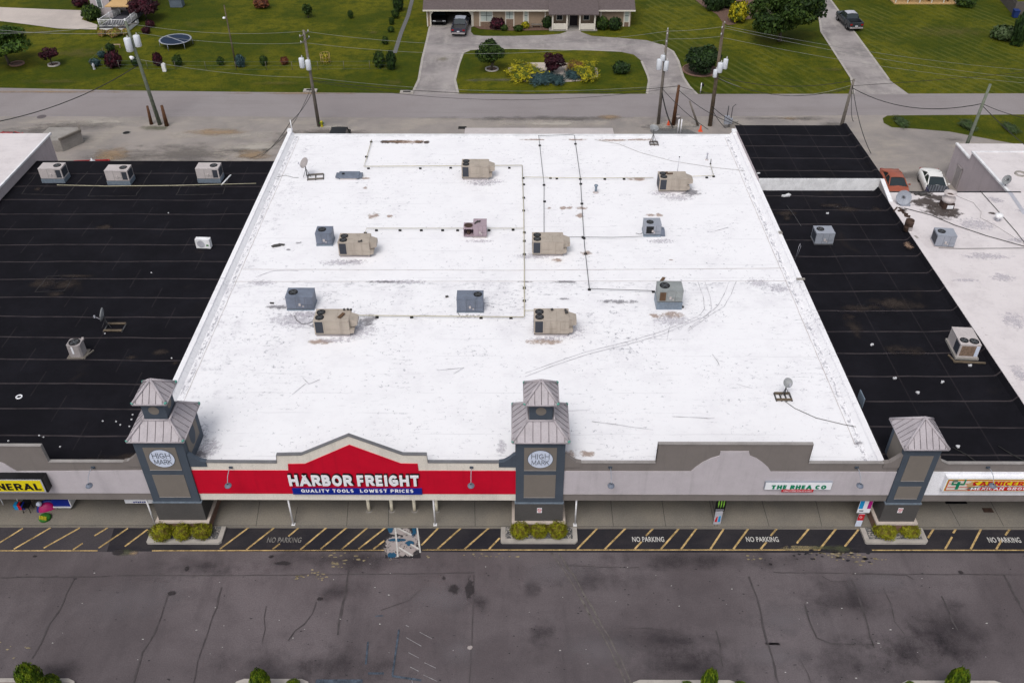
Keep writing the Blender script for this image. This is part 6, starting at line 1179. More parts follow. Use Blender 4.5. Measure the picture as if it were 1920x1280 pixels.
pipe('black conduit line left of the pair running from the rear edge to the centre unit', ((1010, 254), (1015, 300), (1020, 345), (1020, 437)), 'conduit', .03, [(1012, 271), (1020, 345), (1021, 376)])
pipe('black conduit line right of the pair running down the white roof', ((1077, 254), (1088, 332), (1092, 400), (1096, 460), (1105, 541)), 'conduit', .035, [(1079, 268), (1089, 343), (1091, 380), (1095, 445), (1098, 474), (1105, 541)])
pipe('black conduit running right to the raised green-grey unit', ((1105, 541), (1226, 545)), 'conduit', .03, [(1225, 545)])
pipe('thin black conduit along the rear edge joining the two long conduits', ((1009, 255), (1077, 252)), 'conduit', .025, [])
pipe('grey conduit running right to the hooded grey unit', ((1060, 444), (1150, 445), (1205, 443)), 'conduit', .025, [(1093, 443)])
pipe('yellow gas pipe linking the three pale units on the left black roof', ((107, 347), (200, 349), (320, 348), (480, 344)), 'gaspipe', .04, [(320, 348), (370, 347)], z=5.0, h=.12)
pipe('drain pipe in the corner of the right black roof', ((1475, 385), (1490, 405), (1502, 424)), 'conduit', .03, [], z=4.8, h=.05)
def cable(label, pts, z, r=.018, m='wire', name='roof_cable', gz=None):
    P = [G(a, b, z) for a, b in pts]; t = MB().tube(P, r, 5).build(name, m); tag(t, label, 'cable'); return t
cable('thin black cable curving from the front dish to the right parapet', ((1472, 752), (1490, 765), (1530, 783), (1580, 795), (1622, 803)), 5.28)
cable('thin slack cable crossing the rear right of the white roof', ((1115, 262), (1160, 270), (1200, 286), (1260, 302), (1330, 313), (1420, 323)), 5.28, .014, 'coping')
cable('dark cable slanting across the pinkish roof from the debris corner', ((1695, 390), (1745, 403), (1790, 422), (1850, 442), (1925, 463)), 5.14, .03)
cable('dark cable lying straight below the unit on the pinkish roof', ((1760, 465), (1800, 466), (1925, 465)), 5.14, .02)
cable('cable slanting down the annex side of the pinkish roof', ((1838, 358), (1870, 394), (1905, 434), (1925, 460)), 5.14, .025)
cable('faint looping cable on the pinkish roof', ((1790, 366), (1825, 380), (1840, 398), (1838, 408), (1870, 425), (1925, 460)), 5.14, .012, 'coping')
cable('short black cord lying beside the left front units', ((551, 590), (556, 600), (566, 607), (580, 606), (590, 600)), 5.29, .02)
cable('short black cord from the front dish at left rear to the parapet', ((519, 332), (535, 329), (550, 333), (560, 333)), 5.28, .015)
cable('thin cord by the lone blue-grey unit', ((857, 584), (862, 592), (870, 594), (878, 590)), 5.29, .015)
cable('cord at the hooded grey unit', ((1192, 437), (1200, 439), (1207, 435)), 5.29, .015)
cable('black cord behind the grocery fascia running to a stub', ((1785, 838), (1812, 852), (1832, 866)), 4.85, .03)
cable('second black cord behind the grocery fascia', ((1872, 836), (1895, 850), (1925, 866)), 4.85, .03)
# ------------------------------------------------------------------ POLES AND LINES
POLE = {}
def pole(key, bx_, by_, tx, ty, r, m, label, name='utility_pole', cat='utility pole', cross=None, tf=(), group=None, extra=0):
    b = G(bx_, by_); tp = Q(tx, ty, b.y)
    t = thing(name, b, label, cat, group)
    d = tp-b
    MB().tube([(0, 0, 0), d*.5, d], r, 10, 0, r*.62).build('shaft', m, t)
    POLE[key] = tp
    if cross:
        ang, L_, f = cross
        for k, ff in enumerate(f):
            c = d*ff; u = Vector((cos(ang), sin(ang), 0))
            m_ = MB(); m_.tube([c-u*L_/2, c+u*L_/2], .06, 4); a_ = m_.build('crossarm', 'woodgrey', t)
            m_ = MB()
            for q in (-.45, 0, .45): m_.lathe([(.05, .05), (.07, .12), (.04, .22), (0, .24)], c+u*L_*q, 8)
            m_.build('insulator', 'porcelain', a_)
    for (px, py, w, h) in tf:
        s = ppm(b.y, 6); c = Q(px, py, b.y-.35)-b; rr = w/2/s; hh = h/s*1.02
        o = MB().lathe([(0, -hh/2), (rr*.9, -hh/2), (rr, -hh/2+.05), (rr, hh/2-.05), (rr*.85, hh/2), (0, hh/2+.05)], c, 16).build('transformer', 'transformer', t)
        m_ = MB(); m_.lathe([(.05, hh/2), (.07, hh/2+.12), (.03, hh/2+.28), (0, hh/2+.3)], c+Vector((.08, 0, 0)), 8); m_.tube([c, (c.x*.5+d.x*c.z/d.z*.5, .0, c.z)], .04, 5); m_.build('bushing', 'porcelain', o)
    return t
T1 = pole('a', 300, 234, 235, 40, .22, 'woodolive', 'weathered utility pole with slanted crossarm and two transformers at far left', cross=(radians(35), 2.2, (.965,)), tf=((241, 84, 13, 24), (257.5, 77, 12, 20)))
b = G(300, 234); c = Q(247, 108, b.y-.6)-b; R = Matrix.Rotation(radians(130), 3, 'X'); MB().lathe([(0, .25), (.12, .2), (.26, 0), (.24, -.04), (0, -.03)], c, 14, 0, R).build('lamp_head', 'letterwhite', T1)
pole('p2', 598, 237, 569, 57, .20, 'woodgrey', 'grey wooden utility pole with two transformers behind the left rear roof corner', cross=(radians(70), 1.8, (.96, .90)), tf=((566, 118, 10, 18), (578, 122, 10, 18)))
pole('p3', 1234, 233, 1252, 57, .19, 'woodgrey', 'grey utility pole with three clustered transformers', cross=(radians(80), 1.6, (.98, .90)), tf=((1236, 121, 10, 19), (1249, 124, 9, 18), (1243, 109, 9, 10)))
pole('p4', 1331, 236, 1357, 43, .24, 'wood', 'tall brown utility pole with three transformers near the raised black roof', cross=(radians(70), 1.7, (.97, .91)), tf=((1350, 127, 10, 18), (1360, 120, 9, 18), (1341, 138, 8, 14)))
pole('p5', 1262, 235, 1273, 160, .23, 'woodbrown', 'short reddish brown wooden pole between the two tall utility poles', name='stub_pole', cat='pole')
pole('p5b', 1309, 236, 1293, 190, .14, 'woodgrey', 'short leaning weathered stub pole right of the reddish brown pole', name='stub_pole', cat='pole')
pole('p6', 1574, 250, 1601, 149, .21, 'woodgrey', 'grey utility pole with cable bundle at the corner of the raised black roof')
pole('p7', 1793, 322, 1857, 158, .20, 'woodolive', 'greenish weathered utility pole beside the annex')
T = pole('p8', 443, 126, 420, 10, .11, 'wood', 'thin dark pole with a small bright yard lamp on the left lawn', name='lamp_pole', cat='lamp post')
b = G(443, 126); c = Q(420, 34, b.y-.3)-b; MB().lathe([(0, .15), (.16, .08), (.19, -.06), (0, -.16)], c, 12).build('lamp_head', 'letterwhite', T); MB().tube([c, (c.x+.1, .25, c.z)], .03, 5).build('lamp_arm', 'galv', T)
pole('q1', 284, 233, 276, 199, .20, 'woodbrown', 'left one of two rusty brown guard posts by the far left pole', name='guard_post', cat='post', group='guard posts by the far left pole')
pole('q2', 313, 236, 303, 198, .24, 'woodbrown', 'right, thicker one of two rusty brown guard posts by the far left pole', name='guard_post', cat='post', group='guard posts by the far left pole')
def span(label, a, b, sag, r=.014, m='wirelight', n=14):
    P = [a.lerp(b, i/n)-Vector((0, 0, sag*4*(i/n)*(1-i/n))) for i in range(n+1)]
    tag(MB().tube(P, r, 5).build('power_line', m), label, 'cable', 'overhead lines')
pa, p2, p3, p4, p6, p7 = [POLE[k] for k in ('a', 'p2', 'p3', 'p4', 'p6', 'p7')]
dn = lambda p, z, dx=0, dy=0: Vector((p.x+dx, p.y+dy, p.z-z))
span('upper pale line between the far left pole and the second utility pole', dn(pa, .2), dn(p2, .1), .6); span('lower pale line between the far left pole and the second utility pole', dn(pa, 1.2, 1), dn(p2, 1.3), .5)
span('neutral line from the far left pole transformers to the second pole', dn(pa, 3.9), dn(p2, 5.0), .5); span('upper pale line between the second pole and the three-transformer pole', dn(p2, .1), dn(p3, .1), 1.4); span('lower pale line between the second pole and the three-transformer pole', dn(p2, 1.3), dn(p3, 1.0), 1.3)
span('neutral line between the second pole and the three-transformer pole', dn(p2, 5.0), dn(p3, 6.0), 1.0); span('dark line between the second pole and the short reddish brown pole', dn(p2, 5.3), dn(POLE['p5'], .1), 1.2, .03, 'wire')
span('dark drooping line from the second pole to the three-transformer pole', dn(p2, 5.4), dn(p3, 6.4), 1.6, .02, 'wire')
span('short upper line between the two tall right utility poles', dn(p3, .1), dn(p4, 0.4), .1); span('short lower line between the two tall right utility poles', dn(p3, .9), dn(p4, 1.4), .1)
span('dark line from the reddish brown pole to the tall brown pole', dn(POLE['p5'], .1), dn(p4, 7.6), .1, .025, 'wire')
e1, e2, e3 = Q(2050, 150, 104), Q(2050, 185, 100), Q(2050, 160, 101)
span('first pale line from the tall brown pole towards the right edge', dn(p4, .3), Q(2050, 140, 108), .8); span('second pale line from the tall brown pole towards the right edge', dn(p4, .5), Q(2050, 158, 104), .8); span('third pale line from the tall brown pole towards the right edge', dn(p4, 1.5), Q(2050, 165, 102), .8)
span('upper dark bundle from the tall brown pole to the corner pole', dn(p4, 5.6), dn(p6, .1), .9, .03, 'wire'); span('middle dark bundle from the tall brown pole to the corner pole', dn(p4, 5.8), dn(p6, .9), 1.4, .03, 'wire'); span('pale service line from the tall brown pole to the corner pole', dn(p4, 5.7), dn(p6, .6), 1.6, .018)
span('thick dark line from the corner pole to the greenish pole', dn(p6, .9), dn(p7, 1.9), 1.3, .04, 'wire'); span('dark line from the corner pole rising towards the right edge', dn(p6, .7), Q(2050, 122, 108), .2, .025, 'wire')
span('cable from the greenish pole down to the right edge', dn(p7, 2.2), Q(2000, 330, 70), .3, .035, 'wire'); span('twisted cable from the greenish pole to the far right', dn(p7, 2.0), Q(2050, 225, 84), .8, .03, 'wire')
span('dark service drop from the far left pole to the left edge', dn(pa, 4.7), Q(-60, 238, 80), 1.0, .045, 'wire'); span('pale line from the far left pole to the left edge', dn(pa, 1.2), Q(-60, 50, 106), .4, .02); span('second pale line from the far left pole to the left edge', dn(pa, .2), Q(-60, 62, 102), .4, .02)
rc = Vector((-21.0, 78.9, 6.6))
span('dark service cable from the second pole to the white roof corner', dn(p2, 6.6), rc, .3, .03, 'wire'); span('dark cable from the white roof corner down to the yard', rc, G(490, 293, 1.0), .3, .03, 'wire'); span('long slack cable from the second pole passing left of the white roof', dn(p2, 6.0), G(470, 297, 5.0), 1.5, .025, 'wire')
span('thick cable bundle hanging from the three-transformer pole', dn(p3, 6.4), G(1262, 240, .4), .5, .07, 'wire'); span('guy cable from the three-transformer pole crossing behind the brown pole', dn(p3, 6.2), G(1328, 243, 3.0), .3, .03, 'wire')
span('service cable from the brown stub pole to the raised black roof corner', dn(POLE['p5'], .5), Vector((20.7, 79.5, 6.2)), .4, .03, 'wire')
span('left dark drop from the tall brown pole to the meter cluster', dn(p4, 9.2), G(1360, 240, 1.5), .2, .035, 'wire'); span('right dark drop from the tall brown pole onto the raised black roof', dn(p4, 9.0), G(1400, 238, 5.0), .3, .035, 'wire')
span('cable drop from the corner pole hanging along the raised roof side', dn(p6, .6), G(1633, 288, 5.5), .6, .035, 'wire'); span('second short cable drop from the corner pole', dn(p6, .6), G(1600, 228, 5.5), .7, .03, 'wire')
m_ = MB(); m_.tube([(-21.0, 78.9, 5.8), (-21.0, 78.9, 6.8)], .05, 6); t = tag(m_.build('service_mast', 'white_metal'), 'short white service mast on the rear left corner of the white roof', 'mast')
# meter cluster
t = thing('meter_cluster', G(1360, 241), 'grey electrical meter boxes and pipes behind the roof corner', 'meter'); m_ = MB(); m_.box(0, 0, 1.0, .5, .3, .9); m_.box(.5, .2, .8, .35, .3, .6); m_.build('meter_box', 'steelgrey', t); m_ = MB(); m_.tube([(0, 0, 1.4), (0, 0, 2.6)], .05); m_.tube([(.5, .2, 1), (.5, .2, 2.4), (.8, .2, 2.7)], .04); m_.build('riser_pipe', 'conduit', t); m_ = MB(); m_.box(.9, .5, .35, .9, .6, .7, .3); m_.build('base_block', 'concrete', t)
t = thing('standpipe_pair', G(1273, 250), 'two upright white pipes beside a grey bin behind the white roof', 'pipes'); m_ = MB(); m_.tube([(-.15, 0, 0), (-.15, 0, 1.6)], .07); m_.tube([(.15, 0, 0), (.15, 0, 1.6)], .07); m_.build('pipe', 'letterwhite', t)
t = thing('trash_can', G(1269, 233), 'grey trash can beside the reddish brown pole', 'trash can'); MB().lathe([(.28, 0), (.35, .9), (.38, .92), (.38, 1.0), (0, 1.05)], n=14).build('bin_body', 'unitgrey', t)
for (px, py, lb) in ((1253, 235, 'orange-red traffic marker left of the reddish brown pole'), (1313, 246, 'small orange marker between the poles and the roof')):
    t = thing('traffic_cone', G(px, py), lb, 'cone', 'orange markers behind the white roof'); MB().lathe([(.16, .03), (.05, .65), (0, .66)], n=12).build('cone_body', 'safetyorange', t); MB().box(0, 0, .015, .45, .45, .03).build('base', 'safetyorange', t)
t = thing('fire_hydrant', G(604, 238), 'small yellow-green hydrant at the foot of the second utility pole', 'hydrant'); MB().lathe([(.16, 0), (.14, .1), (.12, .5), (.16, .52), (.12, .68), (0, .74)], n=12).build('barrel', 'yellowtoy', t); m_ = MB(); m_.tube([(-.25, 0, .42), (.25, 0, .42)], .07, 8); m_.build('outlet', 'greentoy', t)
# ------------------------------------------------------------------ VEHICLES (front faces -y in local space)
def wheels(t, w, ys, r=.34, m='rim'):
    R = Matrix.Rotation(pi/2, 3, 'Y')
    for y in ys:
        for s in (-1, 1):
            o = MB().lathe([(r*.6, -.11), (r*.95, -.11), (r, -.07), (r, .07), (r*.95, .11), (r*.6, .11)], (s*(w-.12), y, r), 20, 0, R).build('wheel', 'tyre', t)
            m_ = MB(); m_.lathe([(r*.62, s*.095), (r*.3, s*.075), (.06, s*.10), (0, s*.1)], (s*(w-.12), y, r), 14, 0, R); m_.build('rim', m, o)
def loft(st, prof_n=None):
    mb = MB(); n = 9
    for (y, w, zb_, zt_) in st:
        m = (zb_+zt_)/2
        mb.v += [(-w*.85, y, zb_), (-w, y, zb_+.12), (-w, y, m+.05), (-w*.96, y, zt_-.07), (-w*.84, y, zt_), (0, y, zt_+.04), (w*.84, y, zt_), (w*.96, y, zt_-.07), (w, y, m+.05), (w, y, zb_+.12), (w*.85, y, zb_)]
    k = 11
    for i in range(len(st)-1):
        for j in range(k-1):
            mb.sm.add(len(mb.f)); mb.f.append([i*k+j, i*k+j+1, (i+1)*k+j+1, (i+1)*k+j]); mb.m.append(0)
    mb.f.append(list(range(k))[::-1]); mb.m.append(0); mb.f.append([(len(st)-1)*k+j for j in range(k)]); mb.m.append(0)
    return mb
def house_(t, y0, y1, ya, yb_, w0, w1, z0, z1, body, roofm=None):
    """greenhouse: base y0..y1 half width w0 at z0; roof ya..yb half width w1 at z1"""
    B = [(-w0, y0, z0), (w0, y0, z0), (w0, y1, z0), (-w0, y1, z0)]; T_ = [(-w1, ya, z1), (w1, ya, z1), (w1, yb_, z1), (-w1, yb_, z1)]
    mb = MB(); mb.add(B+T_, [(0, 1, 5, 4), (1, 2, 6, 5), (2, 3, 7, 6), (3, 0, 4, 7)]); mb.build('window_band', 'glass', t)
    mb = MB(); ny = 5
    for i in range(ny):
        f = i/(ny-1); y = ya+(yb_-ya)*f; c = .035*sin(pi*min(max(f, .15), .85)); 
        mb.v += [(-w1-.02, y, z1-.02), (-w1*.8, y, z1+.03), (0, y, z1+.05+c*.5), (w1*.8, y, z1+.03), (w1+.02, y, z1-.02)]
    for i in range(ny-1):
        for j in range(4): mb.sm.add(len(mb.f)); mb.f.append([i*5+j, i*5+j+1, (i+1)*5+j+1, (i+1)*5+j]); mb.m.append(0)
    mb.build('roof_panel', roofm or body, t)
    mb = MB()
    for a, b in zip(B, T_): mb.tube([Vector(a)*1.0, b], .055, 5)
    ym_ = (y0+y1)/2+.1
    for s in (-1, 1): mb.tube([(s*w0, ym_, z0), (s*w1, (ya+yb_)/2+.1, z1)], .045, 5)
    mb.build('pillar', body, t)
def lights(t, yf, yr, w, zf, zr, lm='lampclear'):
    for s in (-1, 1):
        MB().box(s*w*.72, yf, zf, .36, .12, .16, s*.25).build('headlight', lm, t); MB().box(s*w*.78, yr, zr, .3, .08, .18).build('tail_light', 'lampred', t)
    MB().box(0, yr+.03, zr-.18, .36, .03, .16).build('number_plate', 'plate', t)
def coupe(loc, rz, body, label, hoodm=None):
    t = thing('sports_car' if hoodm else 'parked_car', loc, label, 'car', None, rz)
    loft([(-2.4, .62, .3, .55), (-2.32, .80, .22, .64), (-1.9, .92, .2, .74), (-1.0, .94, .2, .92), (.2, .93, .2, .95), (1.2, .95, .2, .98), (1.9, .93, .22, .98), (2.25, .84, .28, .92), (2.38, .7, .35, .8)]).build('body', body, t)
    house_(t, -1.05, 1.75, -.25, .75, .80, .60, .93, 1.33, body)
    if hoodm:
        m_ = MB(); m_.add([(-.86, -2.1, .72), (.86, -2.1, .72), (.90, -1.12, .94), (-.90, -1.12, .94), (-.2, -2.1, .77), (.2, -2.1, .77), (.2, -1.12, 1.0), (-.2, -1.12, 1.0)], [(0, 4, 7, 3), (4, 5, 6, 7), (5, 1, 2, 6)]); hd = m_.build('hood', 'carblack', t)
        m_ = MB()
        for k in range(-6, 7):
            x = k*.13; m_.add([(x-.015, -2.08, .80-abs(x)*.05), (x+.015, -2.08, .80-abs(x)*.05), (x+.015, -1.14, 1.015-abs(x)*.06), (x-.015, -1.14, 1.015-abs(x)*.06)], [(0, 1, 2, 3)])
        m_.build('hood_stripe', 'steelgrey', hd)
        m_ = MB(); m_.box(-.93, -1.7, .6, .05, .8, .5); m_.box(.93, -1.7, .6, .05, .8, .5); m_.build('fender', 'carblue', t)
    for s in (-1, 1): MB().box(s*1.0, -.75, 1.0, .16, .1, .11).build('mirror', body, t)
    wheels(t, .95, (-1.45, 1.4)); lights(t, -2.28, 2.33, .85, .6, .8)
    MB().box(0, -2.37, .4, 1.2, .06, .18).build('grille', 'carblack', t)
    t.scale = (1.1, 1.1, 1.1)
    return t
def pickup(loc, rz, body, label, roofm=None, cover=False):
    t = thing('pickup_truck', loc, label, 'pickup truck', None, rz)
    loft([(-2.85, .80, .5, .95), (-2.75, .94, .42, 1.08), (-2.2, .98, .38, 1.14), (-1.3, .99, .38, 1.20), (.6, .99, .38, 1.22), (.98, .99, .38, 1.22)]).build('body', body, t)
    m_ = MB(); m_.bx(-.99, -.88, .98, 2.78, .5, 1.22); m_.bx(.88, .99, .98, 2.78, .5, 1.22); m_.bx(-.88, .88, .98, 1.06, .5, 1.22); m_.build('bed_side', body, t)
    MB().bx(-.95, .95, 2.70, 2.82, .55, 1.2).build('tailgate', body, t)
    MB().bx(-.87, .87, 1.07, 2.69, .7, 1.18 if cover else .8).build('bed_cover' if cover else 'bed_floor', 'carblack', t)
    house_(t, -1.35, 1.0, -.6, .75, .88, .70, 1.2, 1.78, body, roofm)
    for s in (-1, 1): MB().box(s*1.08, -.95, 1.28, .2, .12, .2).build('mirror', 'carblack', t)
    wheels(t, 1.0, (-1.85, 1.85), .42); lights(t, -2.76, 2.83, .95, .92, .95)
    MB().box(0, 2.9, .55, 1.8, .14, .16).build('bumper', 'unitgrey', t)
    return t
coupe(G(1747, 355), radians(-9), 'carwhite', 'white sports coupe with open-looking black striped hood and blue fenders', True)
coupe(G(1674, 356), radians(-6), 'carorange', 'faded orange car parked beside the white coupe')
pickup(G(1590, 47), radians(180+3), 'cardark', 'dark grey pickup truck parked on the right driveway', 'silver')
pickup(G(864, 57), radians(180-4), 'carslate', 'dark slate pickup half inside the brick house carport', 'steelgrey', True)  # pale cab roof: reflection painted into its colour
t = coupe(G(826, 38), 0, 'carblack', 'black car inside the carport with pale headlights showing')
t = thing('suv', G(638, 234, 1.85)-Vector((0, 1.2, 1.85)), 'black boxy vehicle roof behind the rear left edge of the white roof', 'car', None, radians(180))
loft([(-2.1, .8, .4, .9), (-2.0, .92, .35, 1.0), (-1.0, .94, .35, 1.06), (1.9, .94, .35, 1.08), (2.0, .9, .4, 1.05)]).build('body', 'carblack', t); house_(t, -1.0, 1.95, -.6, 1.85, .88, .80, 1.06, 1.85, 'carblack'); wheels(t, .95, (-1.35, 1.35), .4); lights(t, -2.0, 2.0, .85, .8, 1.0)
t = thing('utility_trailer', G(172, 310, 0), 'red utility trailer edge showing over the left black roof rear', 'trailer', None, radians(5)); t.location = G(172, 300.5, 1.2)-Vector((0, .2, 1.2))
MB().bx(-1.7, 1.7, -2.5, .2, .6, .7).build('deck', 'wood', t); m_ = MB(); m_.bx(-1.75, 1.75, .2, .3, .6, 1.2); m_.bx(-1.75, -1.65, -2.5, .2, .6, 1.2); m_.bx(1.65, 1.75, -2.5, .2, .6, 1.2); m_.build('side_rail', 'carred', t); MB().lathe([(.35, 1.0), (.3, 1.2), (.08, 1.3), (.06, 1.5), (0, 1.5)], (.1, .0, 0), 12).build('tank', 'letterwhite', t)
for y in (-1.6, -.8):
    for s in (-1, 1): MB().lathe([(.0, -.1), (.32, -.1), (.32, .1), (0, .1)], (s*1.85, y, .32), 16, 0, Matrix.Rotation(pi/2, 3, 'Y')).build('wheel', 'tyre', t)
t = coupe(G(24, 249, 1.3)-Vector((0, .8, 1.3)), radians(90), 'carred', 'red car roof showing behind the far left building')
# ------------------------------------------------------------------ HOUSES
def window(parent, x0, x1, z0, z1, y, frame='creamtrim', pane='blinds', mull=1, fw=.1):
    w = MB(); w.bx(x0-fw, x1+fw, y-.06, y-.03, z0-fw, z1+fw); o = w.build('window', frame, parent, True)
    MB().bx(x0, x1, y-.075, y-.061, z0, z1).build('pane', pane, o, True)
    m_ = MB(); m_.bx(x0, x1, y-.09, y-.076, (z0+z1)/2-.03, (z0+z1)/2+.03)
    for k in range(1, mull+1):
        x = x0+(x1-x0)*k/(mull+1); m_.bx(x-.03, x+.03, y-.095, y-.091, z0, z1)
    m_.build('mullion', 'deckdark', o, True)
YH = 125.2; YE = YH-.55
HC = thing('brick_house', (2, YH+5, 0), 'long single-storey tan house with brown shingle roof and open carport', 'house')
hx = lambda px, py=40: Q(px, py, YH).x
xl, xr = Q(800, 30, YH).x, Q(1183, 30, YH).x; ez = Q(960, 19, YE).z
cxl, cxr = hx(810), hx(886)
m_ = MB(); m_.bx(cxr, xr, YH, YH+9, 0, ez); m_.bx(xl, xl+.5, YH, YH+9, 0, ez); m_.bx(xl, cxr, YH+8, YH+9, 0, ez); m_.build('wall', 'tanwall', HC, True)
m_ = MB(); rise = 2.4; a = [(xl-.45, YE, ez), (xr+.5, YE, ez), (xr+.5, YH+4.6, ez+rise), (xl-.45, YH+4.6, ez+rise)]; b = [(xl-.45, YH+9.6, ez), (xr+.5, YH+9.6, ez)]
m_.add(a+b+[(xl-.45, YE, ez-.14), (xr+.5, YE, ez-.14)], [(0, 1, 2, 3), (3, 2, 5, 4), (6, 7, 1, 0)]); m_.add([(xl-.45, YE, ez-.02), (xl-.45, YH+9.6, ez-.02), (xl-.45, YH+4.6, ez+rise-.02)], [(0, 1, 2)]); m_.add([(xr+.48, YE, ez-.02), (xr+.48, YH+9.6, ez-.02), (xr+.48, YH+4.6, ez+rise-.02)], [(0, 1, 2)]); m_.build('roof', 'shingle', HC, True)
m_ = MB(); m_.bx(xl-.45, xr+.5, YE-.06, YE-.001, ez-.2, ez+.0); m_.build('gutter', 'creamtrim', HC, True)
# porch
px0, px1 = Q(1029, 28, YH-2).x, Q(1123, 28, YH-2).x; yp = YH-1.8; pz = Q(1075, 27, yp-.35).z
m_ = MB(); m_.add([(px0, yp-.4, pz), (px1, yp-.4, pz), (px1, YH+2.9, ez+1.4), (px0, YH+2.9, ez+1.4), (px0, yp-.4, pz-.14), (px1, yp-.4, pz-.14)], [(0, 1, 2, 3), (4, 5, 1, 0)]); m_.add([(px0, yp-.4, pz), (px0, YH+2.9, ez+1.4), (px0, YH+2.9, ez), (px0, yp-.4, pz-.14)], [(0, 1, 2, 3)]); m_.add([(px1, yp-.4, pz), (px1, YH+2.9, ez+1.4), (px1, YH+2.9, ez), (px1, yp-.4, pz-.14)], [(0, 1, 2, 3)]); m_.build('porch_roof', 'shingle', HC, True)
MB().bx(px0+.1, px1-.1, yp-.1, YH-.01, 0, .14).build('porch_floor', 'concrete', HC, True)
for px in (1036, 1063, 1087, 1115): x = Q(px, 45, yp).x; MB().bx(x-.1, x+.1, yp-.1, yp+.1, .14, pz-.1).build('porch_post', 'creamtrim', HC, True)
for (u, v) in ((1036, 1063), (1087, 1115)): MB().bx(Q(u, 45, yp).x+.11, Q(v, 45, yp).x-.11, yp-.04, yp+.04, .2, 1.0).build('porch_panel', 'creamtrim', HC, True)
dd = MB().bx(hx(1068), hx(1083), YH-.06, YH-.005, .15, 2.25).build('door', 'door', HC, True); MB().bx(hx(1066), hx(1068)-.01, YH-.07, YH-.01, .15, 2.3).build('door_frame', 'creamtrim', dd, True)
window(HC, hx(1044), hx(1054), .95, 2.15, YH, pane='glass'); window(HC, hx(1094), hx(1104), .95, 2.15, YH, pane='glass')
window(HC, hx(902), hx(923), .75, 2.2, YH, mull=1); window(HC, hx(949), hx(962), 1.1, 2.3, YH); window(HC, hx(983.5), hx(989), .7, 2.3, YH, mull=0); window(HC, hx(1171), hx(1178), .7, 2.3, YH, mull=0)
m_ = MB()
for px in (948, 963.5, 981.5, 990.5, 1022, 1126, 1169.5, 1180, 887, 899.5): x = hx(px); m_.bx(x-.07, x+.07, YH-.05, YH-.003, 0, ez-.1)
m_.bx(hx(886), xr, YH-.02, YH-.004, ez-.3, ez-.15); m_.build('trim_board', 'creamtrim', HC, True)
m_ = MB(); m_.bx(hx(949), hx(962), YH-.04, YH-.006, 0, .95); m_.bx(hx(902), hx(923), YH-.04, YH-.006, 0, .6); m_.bx(hx(1171), hx(1179), YH-.04, YH-.006, 0, .6); m_.build('stone_panel', 'stone', HC, True)
m_ = MB(); m_.bx(xl, xl+.14, YH-.1, YH-.01, 0, ez-.1); m_.bx(xl+.45, xl+.6, YH-.1, YH-.01, 0, ez-.1); m_.bx(cxr-.15, cxr, YH-.1, YH-.01, 0, ez-.1); m_.bx(xl+.45, cxr, YH-.1, YH-.01, ez-.35, ez-.15)
for x, s in ((xl+.6, 1), (cxr-.15, -1)): m_.prism([(x, ez-.35), (x+s*.4, ez-.35), (x, ez-.85)], YH-.09, YH-.02, 'y')
m_.build('carport_trim', 'creamtrim', HC, True); MB().bx(xl+.5, cxr, YH-.3, YH+8, .0, .06).build('carport_floor', 'concrete', HC, True)
t = thing('garden_bench', Q(1006, 41, YH-.5), 'grey bench with a potted plant by the house wall', 'bench'); t.location.z = 0; MB().bx(-.7, .7, -.25, .25, .42, .48).build('seat', 'woodgrey', t)
for x in (-.6, .6): MB().bx(x-.04, x+.04, -.2, .2, 0, .42).build('leg', 'woodgrey', t)
shrub(1008, 40, 9, 10, 'dark', 'potted dark plant standing on the grey bench', .5, name='potted_plant')
# left house
HL = thing('pale_house', (-62, 124, 0), 'pale pinkish house with white trimmed window at the top left', 'house')
YL = G(195, 33).y
def L(px, py, Y=None): return Q(px, py, Y or YL)
wx0, wx1 = L(176, 30).x, L(212, 30).x
m_ = MB(); m_.bx(wx0, wx1, YL, YL+9, 0, 5.0); m_.bx(wx1, L(262, 20, YL+3).x, YL+3, YL+9, 0, 5.0); m_.build('wall', 'pinkwall', HL, True)
window(HL, L(182, 5).x, L(190, 5).x, L(186, 14).z, L(186, -3).z, YL, 'vinylwhite', 'windowpane', 0, .12)
window(HL, L(232, 20, YL+3).x, L(243, 20, YL+3).x, .9, 2.6, YL+3, 'vinylwhite', 'windowpane', 0, .12)
m_ = MB(); m_.prism([(YL-.5, 4.9), (YL+5, 7.2), (YL+9.5, 4.9)], wx0-.5, L(262, 20, YL+3).x+.5, 'x'); m_.build('roof', 'shingle', HL, True)
A0, A1 = Q(196, 12, YL-2.2), Q(240, 10, YL-2.2)
m_ = MB(); y0 = A0.y; az = A0.z; m_.add([(A0.x, y0, az), (A1.x, y0, az), (A1.x+1.2, y0+5, az+.8), (A0.x+1.3, y0+5, az+.8), (A0.x, y0, az-.15), (A1.x, y0, az-.15)], [(0, 1, 2, 3), (4, 5, 1, 0)]); m_.build('awning', 'awning', HL, True)
m_ = MB()
for x in (A1.x-.1,): m_.tube([(x, y0+.1, .7), (x, y0+.1, az-.1)], .06)
m_.build('awning_post', 'woodbrown', HL, True)
dk = thing('wooden_deck', (-55, 115, 0), 'white railed deck with dark skirting in front of the pale house', 'deck')
a, b = G(186, 58, 0), G(240, 58, 0); c = G(275, 38, 0); x0, x1 = G(187, 50, .7).x, G(238, 50, .7).x; yd0 = G(210, 51, .7).y; yd1 = yd0+7
x2 = x1+.3
m_ = MB(); m_.prism([(x0, yd0), (x1, yd0), (x2, yd0+3.8), (x2, yd1), (x0+1, yd1)], .55, .70, 'z'); m_.build('floor', 'deckdark', dk, True)
